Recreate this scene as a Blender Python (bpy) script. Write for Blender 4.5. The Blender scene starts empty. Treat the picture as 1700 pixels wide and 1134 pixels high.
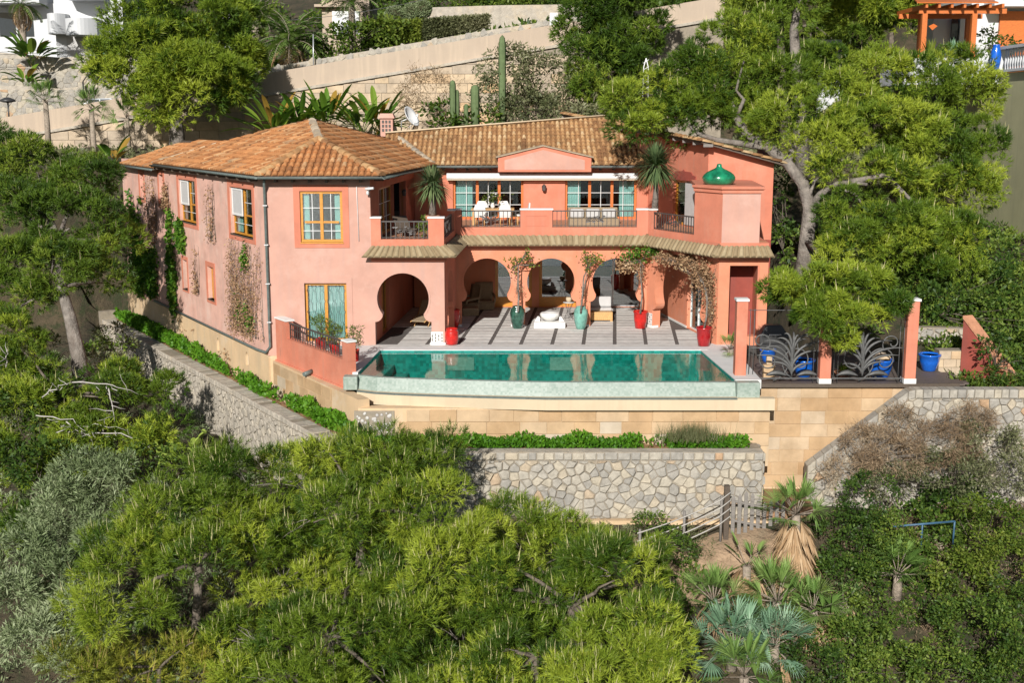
import bpy, bmesh, math, random
import numpy as np
from mathutils import Vector, Matrix
from mathutils.geometry import tessellate_polygon

# ------------------------------------------------------------------ camera, sky, sun
scene = bpy.context.scene
COL = scene.collection
CAM_H, FPX = 8.7, 2000.0                 # camera height above the terrace, focal length in photo pixels
PITCH = math.atan(372.0 / FPX)
cam_data = bpy.data.cameras.new("camera")
cam_data.sensor_width = 36.0
cam_data.lens = FPX / 1700.0 * 36.0
cam_data.clip_end = 6000.0
cam = bpy.data.objects.new("camera", cam_data)
COL.objects.link(cam)
cam.location = (0, 0, CAM_H)
cam.rotation_euler = (math.pi / 2 - PITCH, 0, 0)
scene.camera = cam

SUN_EL, SUN_AZ = math.radians(26), math.radians(-12)      # azimuth: to the right of the direction back to the camera
sun_dir = Vector((math.sin(SUN_AZ) * math.cos(SUN_EL), -math.cos(SUN_AZ) * math.cos(SUN_EL), math.sin(SUN_EL)))
world = bpy.data.worlds.new("World")
scene.world = world
world.use_nodes = True
wn = world.node_tree.nodes
sky = wn.new("ShaderNodeTexSky")
sky.sky_type = 'NISHITA'
sky.sun_disc = False
sky.sun_elevation = SUN_EL
sky.sun_rotation = math.pi - SUN_AZ
world.node_tree.links.new(sky.outputs[0], wn["Background"].inputs[0])
wn["Background"].inputs[1].default_value = 0.052
sun_data = bpy.data.lights.new("sun", 'SUN')
sun_data.energy = 5.0
sun_data.angle = math.radians(0.5)
sun_data.color = (1.0, 0.965, 0.91)
sun = bpy.data.objects.new("sun", sun_data)
COL.objects.link(sun)
sun.rotation_euler = sun_dir.to_track_quat('Z', 'Y').to_euler()
scene.view_settings.view_transform = 'Standard'
scene.view_settings.look = 'None'
scene.view_settings.exposure = 0.12
scene.view_settings.gamma = 1.0
scene.render.engine = 'CYCLES'
scene.cycles.max_bounces = 6
scene.cycles.diffuse_bounces = 2
scene.cycles.transparent_max_bounces = 12
scene.cycles.use_denoising = True
scene.cycles.caustics_reflective = False
scene.cycles.caustics_refractive = False

# ------------------------------------------------------------------ measuring: photo pixel -> place
CP, SP = math.cos(PITCH), math.sin(PITCH)
def ray(px, py):
    u, v = (px - 850.0) / FPX, (567.0 - py) / FPX
    return Vector((u, CP + v * SP, -SP + v * CP))
def P(px, py, Y):
    d = ray(px, py)
    return Vector((0, 0, CAM_H)) + d * (Y / d.y)
def G(px, py, z):
    d = ray(px, py)
    return Vector((0, 0, CAM_H)) + d * ((z - CAM_H) / d.z)
def XX(px, Y, z=2.0):
    return (px - 850.0) / FPX * (Y * CP + (CAM_H - z) * SP)
def ZZ(py, Y):
    return P(850, py, Y).z

# ------------------------------------------------------------------ scene helpers
def link(o):
    COL.objects.link(o)
    return o
EMPTY_LOC = {}
def thing(name, label, cat, loc=(0, 0, 0), rz=0.0, group=None, scale=1.0):
    o = bpy.data.objects.new(name, None)
    link(o)
    o.location = loc
    o.rotation_euler = (0, 0, rz)
    o.scale = (scale,) * 3
    o.empty_display_size = 0.2
    tag(o, label, cat, group)
    EMPTY_LOC[o.name] = Vector(loc)
    return o
def tag(o, label=None, cat=None, group=None, kind=None):
    if label: o["label"] = label
    if cat: o["category"] = cat
    if group: o["group"] = group
    if kind: o["kind"] = kind
    return o
def attach(o, parent, local):
    if parent is not None:
        o.parent = parent
        if not local and parent.name in EMPTY_LOC:
            o.matrix_parent_inverse = Matrix.Translation(-EMPTY_LOC[parent.name])
    return o
def dup(root, loc, rz, label, scale=1.0):
    r = root.copy(); link(r)
    r.location = loc; r.rotation_euler = (0, 0, rz); r.scale = (scale,) * 3
    r["label"] = label
    for ch in list(root.children):
        c = ch.copy(); link(c); c.parent = r
        for g in list(ch.children):
            d = g.copy(); link(d); d.parent = c
    return r

class MB:
    """collects geometry, then links it as one mesh object"""
    def __init__(self):
        self.v, self.f, self.sm, self.r = [], [], [], []
        self.rv = 0.5
    def face(self, pts, smooth=False):
        n = len(self.v)
        self.v.extend(Vector(p) for p in pts)
        self.f.append(tuple(range(n, n + len(pts)))); self.sm.append(smooth); self.r.append(self.rv)
        return self
    def raw(self, vs, fs, smooth=False):
        n = len(self.v)
        self.v.extend(Vector(p) for p in vs)
        for f in fs:
            self.f.append(tuple(i + n for i in f)); self.sm.append(smooth); self.r.append(self.rv)
        return self
    def box(self, lo, hi):
        x0, y0, z0 = lo; x1, y1, z1 = hi
        vs = [(x0, y0, z0), (x1, y0, z0), (x1, y1, z0), (x0, y1, z0), (x0, y0, z1), (x1, y0, z1), (x1, y1, z1), (x0, y1, z1)]
        return self.raw(vs, [(0, 3, 2, 1), (4, 5, 6, 7), (0, 1, 5, 4), (1, 2, 6, 5), (2, 3, 7, 6), (3, 0, 4, 7)])
    def fbox(self, fr, u0, u1, d0, d1, z0, z1):
        """box in a wall frame: u along the wall, d outward, z up"""
        vs = [fr.at(u, d, z) for z in (z0, z1) for (u, d) in ((u0, d1), (u1, d1), (u1, d0), (u0, d0))]
        return self.raw(vs, [(0, 3, 2, 1), (4, 5, 6, 7), (0, 1, 5, 4), (1, 2, 6, 5), (2, 3, 7, 6), (3, 0, 4, 7)])
    def prism(self, poly, z0, z1):
        n = len(poly)
        b = [(p[0], p[1], z0) for p in poly]; t = [(p[0], p[1], z1) for p in poly]
        tris = tessellate_polygon([[Vector(q) for q in t]])
        self.raw(t, [tuple(x) for x in tris]); self.raw(b, [tuple(reversed(x)) for x in tris])
        for i in range(n):
            j = (i + 1) % n
            self.face((b[i], b[j], t[j], t[i]))
        return self
    def tube(self, path, rad, seg=8, caps=True, smooth=True):
        path = [Vector(p) for p in path]
        if not hasattr(rad, '__len__'): rad = [rad] * len(path)
        n0 = len(self.v); up = Vector((0, 0, 1)); prev = None
        for i, p in enumerate(path):
            a = path[max(i - 1, 0)]; b = path[min(i + 1, len(path) - 1)]
            t = (b - a).normalized() if (b - a).length > 1e-9 else up
            if prev is None:
                s = t.orthogonal().normalized() if abs(t.z) > 0.95 else t.cross(up).normalized()
            else:
                s = prev - t * prev.dot(t)
                s = s.normalized() if s.length > 1e-6 else t.orthogonal().normalized()
            prev = s; w = t.cross(s)
            for k in range(seg):
                an = 2 * math.pi * k / seg
                self.v.append(p + (s * math.cos(an) + w * math.sin(an)) * rad[i])
        for i in range(len(path) - 1):
            for k in range(seg):
                a = n0 + i * seg + k; b = n0 + i * seg + (k + 1) % seg
                self.f.append((a, b, b + seg, a + seg)); self.sm.append(smooth); self.r.append(self.rv)
        if caps:
            self.f.append(tuple(n0 + k for k in range(seg))[::-1]); self.sm.append(False); self.r.append(self.rv)
            e = n0 + (len(path) - 1) * seg
            self.f.append(tuple(e + k for k in range(seg))); self.sm.append(False); self.r.append(self.rv)
        return self
    def lathe(self, prof, seg=24, c=(0, 0, 0), smooth=True, rib=0.0, nrib=16):
        n0 = len(self.v); c = Vector(c)
        for (r, z) in prof:
            for k in range(seg):
                an = 2 * math.pi * k / seg
                rr = r * (1 + rib * math.cos(nrib * an))
                self.v.append(c + Vector((rr * math.cos(an), rr * math.sin(an), z)))
        for i in range(len(prof) - 1):
            for k in range(seg):
                a = n0 + i * seg + k; b = n0 + i * seg + (k + 1) % seg
                self.f.append((a, b, b + seg, a + seg)); self.sm.append(smooth); self.r.append(self.rv)
        if prof[0][0] > 1e-4:
            self.f.append(tuple(n0 + k for k in range(seg))[::-1]); self.sm.append(False); self.r.append(self.rv)
        if prof[-1][0] > 1e-4:
            e = n0 + (len(prof) - 1) * seg
            self.f.append(tuple(e + k for k in range(seg))); self.sm.append(False); self.r.append(self.rv)
        return self
    def sweep(self, sections, closed=True, smooth=False, caps=True):
        """list of equal-length point rings"""
        n0 = len(self.v); m = len(sections[0])
        for s in sections: self.v.extend(Vector(p) for p in s)
        for i in range(len(sections) - 1):
            for k in range(m if closed else m - 1):
                a = n0 + i * m + k; b = n0 + i * m + (k + 1) % m
                self.f.append((a, b, b + m, a + m)); self.sm.append(smooth); self.r.append(self.rv)
        if caps and closed:
            self.f.append(tuple(n0 + k for k in range(m))[::-1]); self.sm.append(False); self.r.append(self.rv)
            e = n0 + (len(sections) - 1) * m
            self.f.append(tuple(e + k for k in range(m))); self.sm.append(False); self.r.append(self.rv)
        return self
    def mesh(self, name):
        me = bpy.data.meshes.new(name)
        me.from_pydata([tuple(p) for p in self.v], [], self.f)
        me.polygons.foreach_set("use_smooth", self.sm)
        at = me.attributes.new("rnd", 'FLOAT', 'FACE')
        at.data.foreach_set("value", self.r)
        me.update()
        return me
    def build(self, name, mat, parent=None, local=False, bevel=0.0, label=None, kind=None):
        me = self.mesh(name)
        bm = bmesh.new(); bm.from_mesh(me)
        bmesh.ops.remove_doubles(bm, verts=bm.verts, dist=1e-5)
        bmesh.ops.recalc_face_normals(bm, faces=bm.faces)
        bm.to_mesh(me); bm.free()
        if mat: me.materials.append(mat)
        o = link(bpy.data.objects.new(name, me))
        attach(o, parent, local)
        if bevel > 0:
            b = o.modifiers.new("bevel", 'BEVEL'); b.width = bevel; b.segments = 2; b.limit_method = 'ANGLE'
        if label: o["label"] = label
        if kind: o["kind"] = kind
        return o

class Frame:
    """a vertical wall plane from plan point a to plan point b; outside is to the right of a->b seen from above"""
    def __init__(self, a, b):
        self.a = Vector((a[0], a[1])); self.b = Vector((b[0], b[1]))
        self.L = (self.b - self.a).length
        self.t = (self.b - self.a) / self.L
        self.n = Vector((self.t.y, -self.t.x))
    def at(self, u, d, z):
        p = self.a + self.t * u + self.n * d
        return Vector((p.x, p.y, z))
    def px(self, px, py):
        d = ray(px, py); n3 = Vector((self.n.x, self.n.y, 0))
        k = (self.at(0, 0, 0) - Vector((0, 0, CAM_H))).dot(n3) / d.dot(n3)
        w = Vector((0, 0, CAM_H)) + d * k
        return (Vector((w.x, w.y)) - self.a).dot(self.t), w.z
    def rect(self, x0, y0, x1, y1):
        u0, z1 = self.px(x0, y0); u1, z0 = self.px(x1, y1)
        return u0, u1, z0, z1
    def slab(self, mb, outer, holes=(), d0=-0.3, d1=0.0):
        loops = [list(outer)] + [list(h) for h in holes]
        flat = [p for l in loops for p in l]
        tris = tessellate_polygon([[Vector((p[0], p[1], 0)) for p in l] for l in loops])
        fr = [self.at(p[0], d1, p[1]) for p in flat]; bk = [self.at(p[0], d0, p[1]) for p in flat]
        mb.raw(fr, [tuple(t) for t in tris]); mb.raw(bk, [tuple(reversed(t)) for t in tris])
        for l in loops:
            for i in range(len(l)):
                a, b = l[i], l[(i + 1) % len(l)]
                mb.face((self.at(a[0], d1, a[1]), self.at(b[0], d1, b[1]), self.at(b[0], d0, b[1]), self.at(a[0], d0, a[1])))
        return mb
def R4(u0, u1, z0, z1):
    return [(u0, z0), (u1, z0), (u1, z1), (u0, z1)]

def tri_object(name, V, rnd, mat, parent=None, local=False, n=3):
    """many loose faces of n corners from a numpy array (faces*n, 3)"""
    V = np.asarray(V, dtype=np.float32).reshape(-1, 3)
    nf = len(V) // n
    me = bpy.data.meshes.new(name)
    me.vertices.add(nf * n); me.loops.add(nf * n); me.polygons.add(nf)
    me.vertices.foreach_set("co", V.ravel())
    me.loops.foreach_set("vertex_index", np.arange(nf * n, dtype=np.int32))
    me.polygons.foreach_set("loop_start", np.arange(0, nf * n, n, dtype=np.int32))
    me.polygons.foreach_set("loop_total", np.full(nf, n, dtype=np.int32))
    at = me.attributes.new("rnd", 'FLOAT', 'FACE')
    at.data.foreach_set("value", np.asarray(rnd, dtype=np.float32))
    me.update(calc_edges=True)
    if mat: me.materials.append(mat)
    o = link(bpy.data.objects.new(name, me))
    attach(o, parent, local)
    return o
# ------------------------------------------------------------------ materials
def newmat(name):
    m = bpy.data.materials.new(name); m.use_nodes = True
    nt = m.node_tree
    return m, nt, nt.nodes["Principled BSDF"]
def N(nt, typ, **kw):
    n = nt.nodes.new(typ)
    for k, v in kw.items(): setattr(n, k, v)
    return n
def ramp(nt, src, stops):
    r = N(nt, "ShaderNodeValToRGB")
    while len(r.color_ramp.elements) < len(stops): r.color_ramp.elements.new(0.5)
    for e, (p, c) in zip(r.color_ramp.elements, stops):
        e.position = p; e.color = (*c, 1)
    nt.links.new(src, r.inputs[0])
    return r.outputs[0]
def noise(nt, scale, detail=4, rough=0.6, coord="Object", vec_scale=None):
    tc = N(nt, "ShaderNodeTexCoord"); n = N(nt, "ShaderNodeTexNoise")
    n.inputs["Scale"].default_value = scale; n.inputs["Detail"].default_value = detail; n.inputs["Roughness"].default_value = rough
    if vec_scale:
        mp = N(nt, "ShaderNodeMapping"); mp.inputs["Scale"].default_value = vec_scale
        nt.links.new(tc.outputs[coord], mp.inputs[0]); nt.links.new(mp.outputs[0], n.inputs["Vector"])
    else:
        nt.links.new(tc.outputs[coord], n.inputs["Vector"])
    return n.outputs["Fac"]
def mixc(nt, fac, a, b, mode='MIX'):
    m = N(nt, "ShaderNodeMix", data_type='RGBA', blend_type=mode)
    for sock, v in ((0, fac), (6, a), (7, b)):
        if isinstance(v, (int, float)): m.inputs[sock].default_value = v
        elif isinstance(v, tuple): m.inputs[sock].default_value = (*v, 1)
        else: nt.links.new(v, m.inputs[sock])
    return m.outputs[2]
def bump(nt, bsdf, h, strength=0.3, dist=0.02):
    b = N(nt, "ShaderNodeBump"); b.inputs["Strength"].default_value = strength; b.inputs["Distance"].default_value = dist
    nt.links.new(h, b.inputs["Height"]); nt.links.new(b.outputs[0], bsdf.inputs["Normal"])
def scl(c, k): return tuple(min(1.0, x * k) for x in c)
def rough_mat(name, c, var=0.15, scale=2.0, rough=0.85, bs=0.3, bscale=40.0, bd=0.01, streak=None, stain=None):
    """matt surface: mottled colour, fine relief, optional vertical streaks"""
    m, nt, b = newmat(name)
    n1 = noise(nt, scale, 6, 0.65)
    col = ramp(nt, n1, [(0.3, scl(c, 1 - var)), (0.7, scl(c, 1 + var * 0.6))])
    if streak:
        n2 = noise(nt, 1.0, 4, 0.6, vec_scale=(3.0, 3.0, 0.25))
        f = ramp(nt, n2, [(0.5, (0, 0, 0)), (0.72, (0.7, 0.7, 0.7))])
        col = mixc(nt, f, col, streak)
    if stain:
        n3 = noise(nt, 0.7, 8, 0.7)
        f = ramp(nt, n3, [(0.52, (0, 0, 0)), (0.68, (0.8, 0.8, 0.8))])
        col = mixc(nt, f, col, stain)
    nt.links.new(col, b.inputs["Base Color"])
    b.inputs["Roughness"].default_value = rough
    b.inputs["Specular IOR Level"].default_value = 0.25
    bump(nt, b, noise(nt, bscale, 4, 0.6), bs, bd)
    return m
def rnd_mat(name, stops, rough=0.85, var=0.25, scale=3.0, bs=0.4, bscale=30.0, bd=0.01, obj=False, weather=None):
    """colour picked per face ('rnd') or per object, mottled"""
    m, nt, b = newmat(name)
    if obj:
        src = N(nt, "ShaderNodeObjectInfo").outputs["Random"]
    else:
        src = N(nt, "ShaderNodeAttribute", attribute_name="rnd").outputs["Fac"]
    col = ramp(nt, src, stops)
    n1 = noise(nt, scale, 6, 0.7)
    f = ramp(nt, n1, [(0.3, (1 - var,) * 3), (0.7, (1 + var * 0.3,) * 3)])
    col = mixc(nt, 1.0, col, f, 'MULTIPLY')
    if weather:
        wf = ramp(nt, noise(nt, 0.55, 7, 0.65), [(0.48, (0, 0, 0)), (0.66, (0.75,) * 3)])
        col = mixc(nt, wf, col, mixc(nt, 1.0, col, weather, 'MULTIPLY'))
    nt.links.new(col, b.inputs["Base Color"])
    b.inputs["Roughness"].default_value = rough
    b.inputs["Specular IOR Level"].default_value = 0.25
    bump(nt, b, noise(nt, bscale, 5, 0.65), bs, bd)
    return m
def gloss_mat(name, c, rough=0.2, var=0.1, metallic=0.0, coat=0.0, scale=6.0):
    m, nt, b = newmat(name)
    col = ramp(nt, noise(nt, scale, 4), [(0.3, scl(c, 1 - var)), (0.7, scl(c, 1 + var))])
    nt.links.new(col, b.inputs["Base Color"])
    b.inputs["Roughness"].default_value = rough
    b.inputs["Metallic"].default_value = metallic
    b.inputs["Coat Weight"].default_value = coat
    return m
def leaf_mat(name, stops, trans=0.35, rough=0.5, spec=0.3):
    m, nt, b = newmat(name)
    src = N(nt, "ShaderNodeAttribute", attribute_name="rnd").outputs["Fac"]
    col = ramp(nt, src, stops)
    nt.links.new(col, b.inputs["Base Color"])
    b.inputs["Roughness"].default_value = rough
    b.inputs["Specular IOR Level"].default_value = spec
    t = N(nt, "ShaderNodeBsdfTranslucent")
    nt.links.new(mixc(nt, 1.0, col, (1.0, 1.0, 0.55), 'MULTIPLY'), t.inputs[0])
    mx = N(nt, "ShaderNodeMixShader"); mx.inputs[0].default_value = trans
    out = nt.nodes["Material Output"]
    nt.links.new(b.outputs[0], mx.inputs[1]); nt.links.new(t.outputs[0], mx.inputs[2]); nt.links.new(mx.outputs[0], out.inputs[0])
    return m
def wood_mat(name, c, rough=0.5, vs=(2, 2, 12), var=0.3):
    m, nt, b = newmat(name)
    col = ramp(nt, noise(nt, 4.0, 5, 0.6, vec_scale=vs), [(0.3, scl(c, 1 - var)), (0.7, scl(c, 1 + var * 0.5))])
    nt.links.new(col, b.inputs["Base Color"]); b.inputs["Roughness"].default_value = rough
    return m
def schlick(nt, f0):
    lw_ = N(nt, "ShaderNodeLayerWeight"); lw_.inputs[0].default_value = 0.5
    pw = N(nt, "ShaderNodeMath", operation='POWER'); pw.inputs[1].default_value = 5.0
    ma = N(nt, "ShaderNodeMath", operation='MULTIPLY_ADD', use_clamp=True); ma.inputs[1].default_value = 1 - f0; ma.inputs[2].default_value = f0
    nt.links.new(lw_.outputs["Facing"], pw.inputs[0]); nt.links.new(pw.outputs[0], ma.inputs[0])
    return ma.outputs[0]
def glass_mat(name, tint=(0.75, 0.85, 0.85), boost=0.06):
    m, nt, b = newmat(name)
    nt.nodes.remove(b)
    ad = schlick(nt, boost)
    tr = N(nt, "ShaderNodeBsdfTransparent"); tr.inputs[0].default_value = (*tint, 1)
    gl = N(nt, "ShaderNodeBsdfGlossy"); gl.inputs["Roughness"].default_value = 0.01
    bp = N(nt, "ShaderNodeBump"); bp.inputs["Strength"].default_value = 0.02; bp.inputs["Distance"].default_value = 0.05
    nt.links.new(noise(nt, 1.2, 1), bp.inputs["Height"]); nt.links.new(bp.outputs[0], gl.inputs["Normal"])
    mx = N(nt, "ShaderNodeMixShader")
    nt.links.new(ad, mx.inputs[0]); nt.links.new(tr.outputs[0], mx.inputs[1]); nt.links.new(gl.outputs[0], mx.inputs[2])
    nt.links.new(mx.outputs[0], nt.nodes["Material Output"].inputs[0])
    return m

M = {}
M['pink'] = rough_mat("pink_stucco", (0.57, 0.325, 0.255), 0.15, 0.8, streak=(0.50, 0.31, 0.26), stain=(0.60, 0.38, 0.31))
M['pink_side'] = rough_mat("faded_pink_stucco", (0.67, 0.40, 0.32), 0.22, 1.1, streak=(0.52, 0.36, 0.30), stain=(0.68, 0.49, 0.41))
M['salmon'] = rough_mat("salmon_stucco", (0.61, 0.215, 0.135), 0.16, 1.0, streak=(0.53, 0.24, 0.17), stain=(0.63, 0.27, 0.18))
M['orange_stucco'] = rough_mat("orange_stucco", (0.68, 0.26, 0.15), 0.14, 1.0, streak=(0.58, 0.25, 0.16), stain=(0.66, 0.31, 0.21))
M['dark_shaded_salmon'] = rough_mat("dark_shaded_red_stucco", (0.31, 0.075, 0.055), 0.2, 1.5, streak=(0.24, 0.075, 0.06))  # red stucco, darkened in colour for the tree shade on the stair wall
M['cream'] = rough_mat("cream_plaster", (0.60, 0.49, 0.34), 0.10, 0.6, streak=(0.55, 0.42, 0.29))
M['road_cream'] = rough_mat("cream_road_wall_plaster", (0.46, 0.37, 0.285), 0.07, 0.5, streak=(0.55, 0.44, 0.33))
M['plinth'] = rough_mat("ochre_plaster", (0.64, 0.46, 0.28), 0.14, 0.8, streak=(0.45, 0.36, 0.25), stain=(0.62, 0.50, 0.37))
M['block'] = rnd_mat("sandstone_block", [(0.0, (0.50, 0.33, 0.185)), (0.45, (0.55, 0.38, 0.22)), (0.8, (0.57, 0.42, 0.27)), (1.0, (0.56, 0.47, 0.36))], obj=True, var=0.2, scale=1.6, bs=0.35, weather=(0.78, 0.74, 0.68))
M['block_old'] = rnd_mat("weathered_block", [(0.0, (0.46, 0.38, 0.29)), (0.5, (0.58, 0.46, 0.33)), (0.85, (0.62, 0.48, 0.32)), (1.0, (0.60, 0.38, 0.2))], obj=True, var=0.35, scale=1.2, bs=0.6)
STONE = [(0.0, (0.33, 0.31, 0.275)), (0.35, (0.41, 0.38, 0.33)), (0.65, (0.46, 0.42, 0.35)), (0.88, (0.51, 0.45, 0.35)), (0.95, (0.50, 0.42, 0.31)), (1.0, (0.50, 0.33, 0.20))]
M['stone'] = rnd_mat("rubble_stone", STONE, obj=True, var=0.35, scale=5.0, bs=0.6, bscale=18, bd=0.02)
M['stone_j'] = rnd_mat("rubble_stone_joined", STONE, obj=False, var=0.35, scale=5.0, bs=0.6, bscale=18, bd=0.02)
M['mortar'] = rough_mat("shaded_lime_mortar", (0.31, 0.265, 0.205), 0.25, 4.0, bs=0.6, bscale=25)  # mortar toned down to carry the shade of the recessed joints
M['stone_grey'] = rough_mat("grey_stone_face", (0.46, 0.41, 0.34), 0.3, 2.5, bs=0.8, bscale=9, bd=0.05, stain=(0.55, 0.45, 0.32))
M['tile'] = rnd_mat("terracotta_tile", [(0.0, (0.26, 0.115, 0.05)), (0.3, (0.44, 0.185, 0.07)), (0.7, (0.54, 0.245, 0.095)), (0.9, (0.60, 0.36, 0.18)), (1.0, (0.36, 0.21, 0.115))], var=0.3, scale=4.0, weather=(0.62, 0.72, 0.85))
M['tile_tan'] = rnd_mat("tan_clay_tile", [(0.0, (0.24, 0.12, 0.055)), (0.35, (0.40, 0.215, 0.095)), (0.75, (0.50, 0.30, 0.14)), (1.0, (0.58, 0.41, 0.23))], var=0.3, scale=4.0, weather=(0.6, 0.65, 0.7))
M['tile_olive'] = rnd_mat("olive_glazed_tile", [(0.0, (0.27, 0.20, 0.115)), (0.5, (0.33, 0.255, 0.15)), (1.0, (0.39, 0.31, 0.19))], var=0.2, scale=5.0)
M['tile_ridge'] = rnd_mat("grey_ridge_tile", [(0.0, (0.30, 0.26, 0.21)), (0.5, (0.42, 0.33, 0.23)), (1.0, (0.48, 0.42, 0.34))], var=0.3, scale=5.0)
M['white'] = rough_mat("white_plaster", (0.78, 0.77, 0.74), 0.06, 1.0)
M['white_house'] = rough_mat("white_house_render", (0.62, 0.63, 0.64), 0.05, 0.6)
M['white_metal'] = gloss_mat("white_painted_metal", (0.75, 0.75, 0.74), 0.35, 0.05)
M['gutter'] = gloss_mat("green_grey_gutter", (0.13, 0.16, 0.15), 0.45, 0.25)
M['iron'] = gloss_mat("dark_wrought_iron", (0.07, 0.06, 0.055), 0.5, 0.3)
M['iron_grey'] = gloss_mat("grey_wrought_iron", (0.10, 0.10, 0.098), 0.5, 0.3)
M['wood'] = wood_mat("honey_window_wood", (0.62, 0.27, 0.04), 0.35)
M['wood_red'] = wood_mat("orange_stained_timber", (0.60, 0.16, 0.03), 0.5)
M['wood_dark'] = wood_mat("dark_timber", (0.10, 0.075, 0.055), 0.6)
M['wood_grey'] = wood_mat("weathered_grey_timber", (0.23, 0.21, 0.19), 0.85)
M['teak'] = wood_mat("teak_furniture", (0.62, 0.36, 0.14), 0.5, (12, 2, 2))
M['deck'] = wood_mat("dark_deck_boards", (0.13, 0.10, 0.085), 0.7, (1, 14, 1))
M['glass'] = glass_mat("window_glass")
M['glass_solar'] = glass_mat("reflective_window_glass", (0.6, 0.72, 0.75), 0.32)
M['curtain'] = rough_mat("mint_curtain_fabric", (0.60, 0.72, 0.66), 0.08, 3.0, bs=0.1)
M['white_cloth'] = rough_mat("white_fabric", (0.78, 0.76, 0.72), 0.05, 4.0, bs=0.15)
M['grey_cloth'] = rough_mat("grey_fabric", (0.50, 0.49, 0.48), 0.08, 4.0, bs=0.2)
M['room'] = rough_mat("dim_room_plaster", (0.10, 0.08, 0.07), 0.1, 1.0)  # wall colour darkened so the rooms behind the glass look dim
M['room_floor'] = rough_mat("room_floor_tile", (0.30, 0.20, 0.13), 0.1, 2.0)
M['slab'] = rnd_mat("grey_terrace_slab", [(0.0, (0.54, 0.51, 0.48)), (0.5, (0.63, 0.60, 0.56)), (1.0, (0.69, 0.66, 0.62))], obj=True, var=0.25, scale=3.0, bs=0.2)
M['joint'] = rough_mat("dark_floor_joint", (0.14, 0.125, 0.115), 0.25, 6.0)
M['coping'] = rough_mat("pale_coping_stone", (0.66, 0.65, 0.63), 0.08, 2.0, bs=0.15)
M['soil'] = rough_mat("red_brown_soil", (0.34, 0.20, 0.11), 0.4, 2.0, bs=0.8, bscale=8, bd=0.06, stain=(0.24, 0.19, 0.12))
M['red_glaze'] = gloss_mat("red_glazed_clay", (0.52, 0.018, 0.014), 0.25, 0.3, coat=0.3)
M['darkred_glaze'] = gloss_mat("dark_red_glazed_clay", (0.36, 0.012, 0.015), 0.15, 0.2, coat=0.4)
M['teal_glaze'] = gloss_mat("teal_glazed_clay", (0.16, 0.36, 0.30), 0.2, 0.3, coat=0.4)
M['green_glaze'] = gloss_mat("dark_green_glazed_clay", (0.03, 0.09, 0.065), 0.18, 0.5, coat=0.5)
M['lime_glaze'] = gloss_mat("lime_glazed_clay", (0.38, 0.58, 0.03), 0.25, 0.1, coat=0.4)
M['blue_glaze'] = gloss_mat("cobalt_glazed_clay", (0.01, 0.12, 0.55), 0.15, 0.2, coat=0.5)
M['dome_green'] = gloss_mat("emerald_glazed_dome", (0.012, 0.20, 0.095), 0.2, 0.6, coat=0.5, scale=2.5)
M['terracotta'] = rough_mat("plain_terracotta", (0.50, 0.24, 0.14), 0.2, 5.0)
M['wicker'] = rough_mat("woven_wicker", (0.34, 0.26, 0.17), 0.35, 30.0, bs=0.8, bscale=60, bd=0.02)
M['stone_white'] = rough_mat("white_carved_stone", (0.76, 0.75, 0.72), 0.06, 4.0)
M['bark'] = rough_mat("pine_bark", (0.17, 0.14, 0.11), 0.55, 5.0, bs=1.0, bscale=12, bd=0.05, streak=(0.08, 0.065, 0.05))
M['bark_pale'] = rough_mat("pale_grey_bark", (0.25, 0.22, 0.19), 0.55, 3.0, bs=1.0, bscale=9, bd=0.08, streak=(0.14, 0.11, 0.09), stain=(0.17, 0.14, 0.115))
M['deadwood'] = rough_mat("bleached_dead_wood", (0.46, 0.43, 0.39), 0.2, 6.0)
M['palm_trunk'] = rough_mat("palm_trunk_fibre", (0.34, 0.28, 0.22), 0.4, 8.0, bs=1.0, bscale=10, bd=0.04)
M['car_paint'] = gloss_mat("silver_white_car_paint", (0.62, 0.66, 0.70), 0.2, 0.05, coat=0.6)
M['dark_glass'] = gloss_mat("dark_car_glass", (0.03, 0.04, 0.05), 0.06, 0.1)
M['rubber'] = gloss_mat("black_rubber", (0.02, 0.02, 0.02), 0.7, 0.1)
M['olive_wall'] = rough_mat("yellowish_wall_render", (0.52, 0.50, 0.30), 0.12, 0.6, streak=(0.42, 0.41, 0.26))
M['steel'] = gloss_mat("galvanised_steel", (0.55, 0.56, 0.57), 0.4, 0.1, metallic=0.6)
M['blue_paint'] = gloss_mat("faded_blue_paint", (0.05, 0.12, 0.2), 0.5, 0.3)
M['paint_lamp'] = gloss_mat("dark_lamp_paint", (0.05, 0.05, 0.05), 0.4, 0.2)

# pool mosaic: fine glazed tesserae, too small to build
def mosaic(name, a, b, scale, rough=0.25):
    m, nt, bs = newmat(name)
    tc = N(nt, "ShaderNodeTexCoord"); v = N(nt, "ShaderNodeTexVoronoi"); v.inputs["Scale"].default_value = scale
    v.inputs["Randomness"].default_value = 0.15
    nt.links.new(tc.outputs["Object"], v.inputs["Vector"])
    sep = N(nt, "ShaderNodeSeparateColor"); nt.links.new(v.outputs["Color"], sep.inputs[0])
    col = ramp(nt, sep.outputs[0], [(0.0, a), (1.0, b)])
    col = mixc(nt, ramp(nt, noise(nt, 1.5, 5), [(0.45, (0, 0, 0)), (0.75, (0.35,) * 3)]), col, scl(b, 1.25))
    nt.links.new(col, bs.inputs["Base Color"]); bs.inputs["Roughness"].default_value = rough
    return m
M['mosaic_teal'] = mosaic("teal_pool_mosaic", (0.003, 0.17, 0.15), (0.02, 0.33, 0.29), 9)
M['mosaic_mint'] = mosaic("mint_pool_mosaic", (0.22, 0.285, 0.24), (0.33, 0.385, 0.34), 14, 0.45)
M['mosaic_dark'] = mosaic("black_white_mosaic", (0.05, 0.06, 0.06), (0.6, 0.6, 0.57), 10, 0.4)
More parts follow.
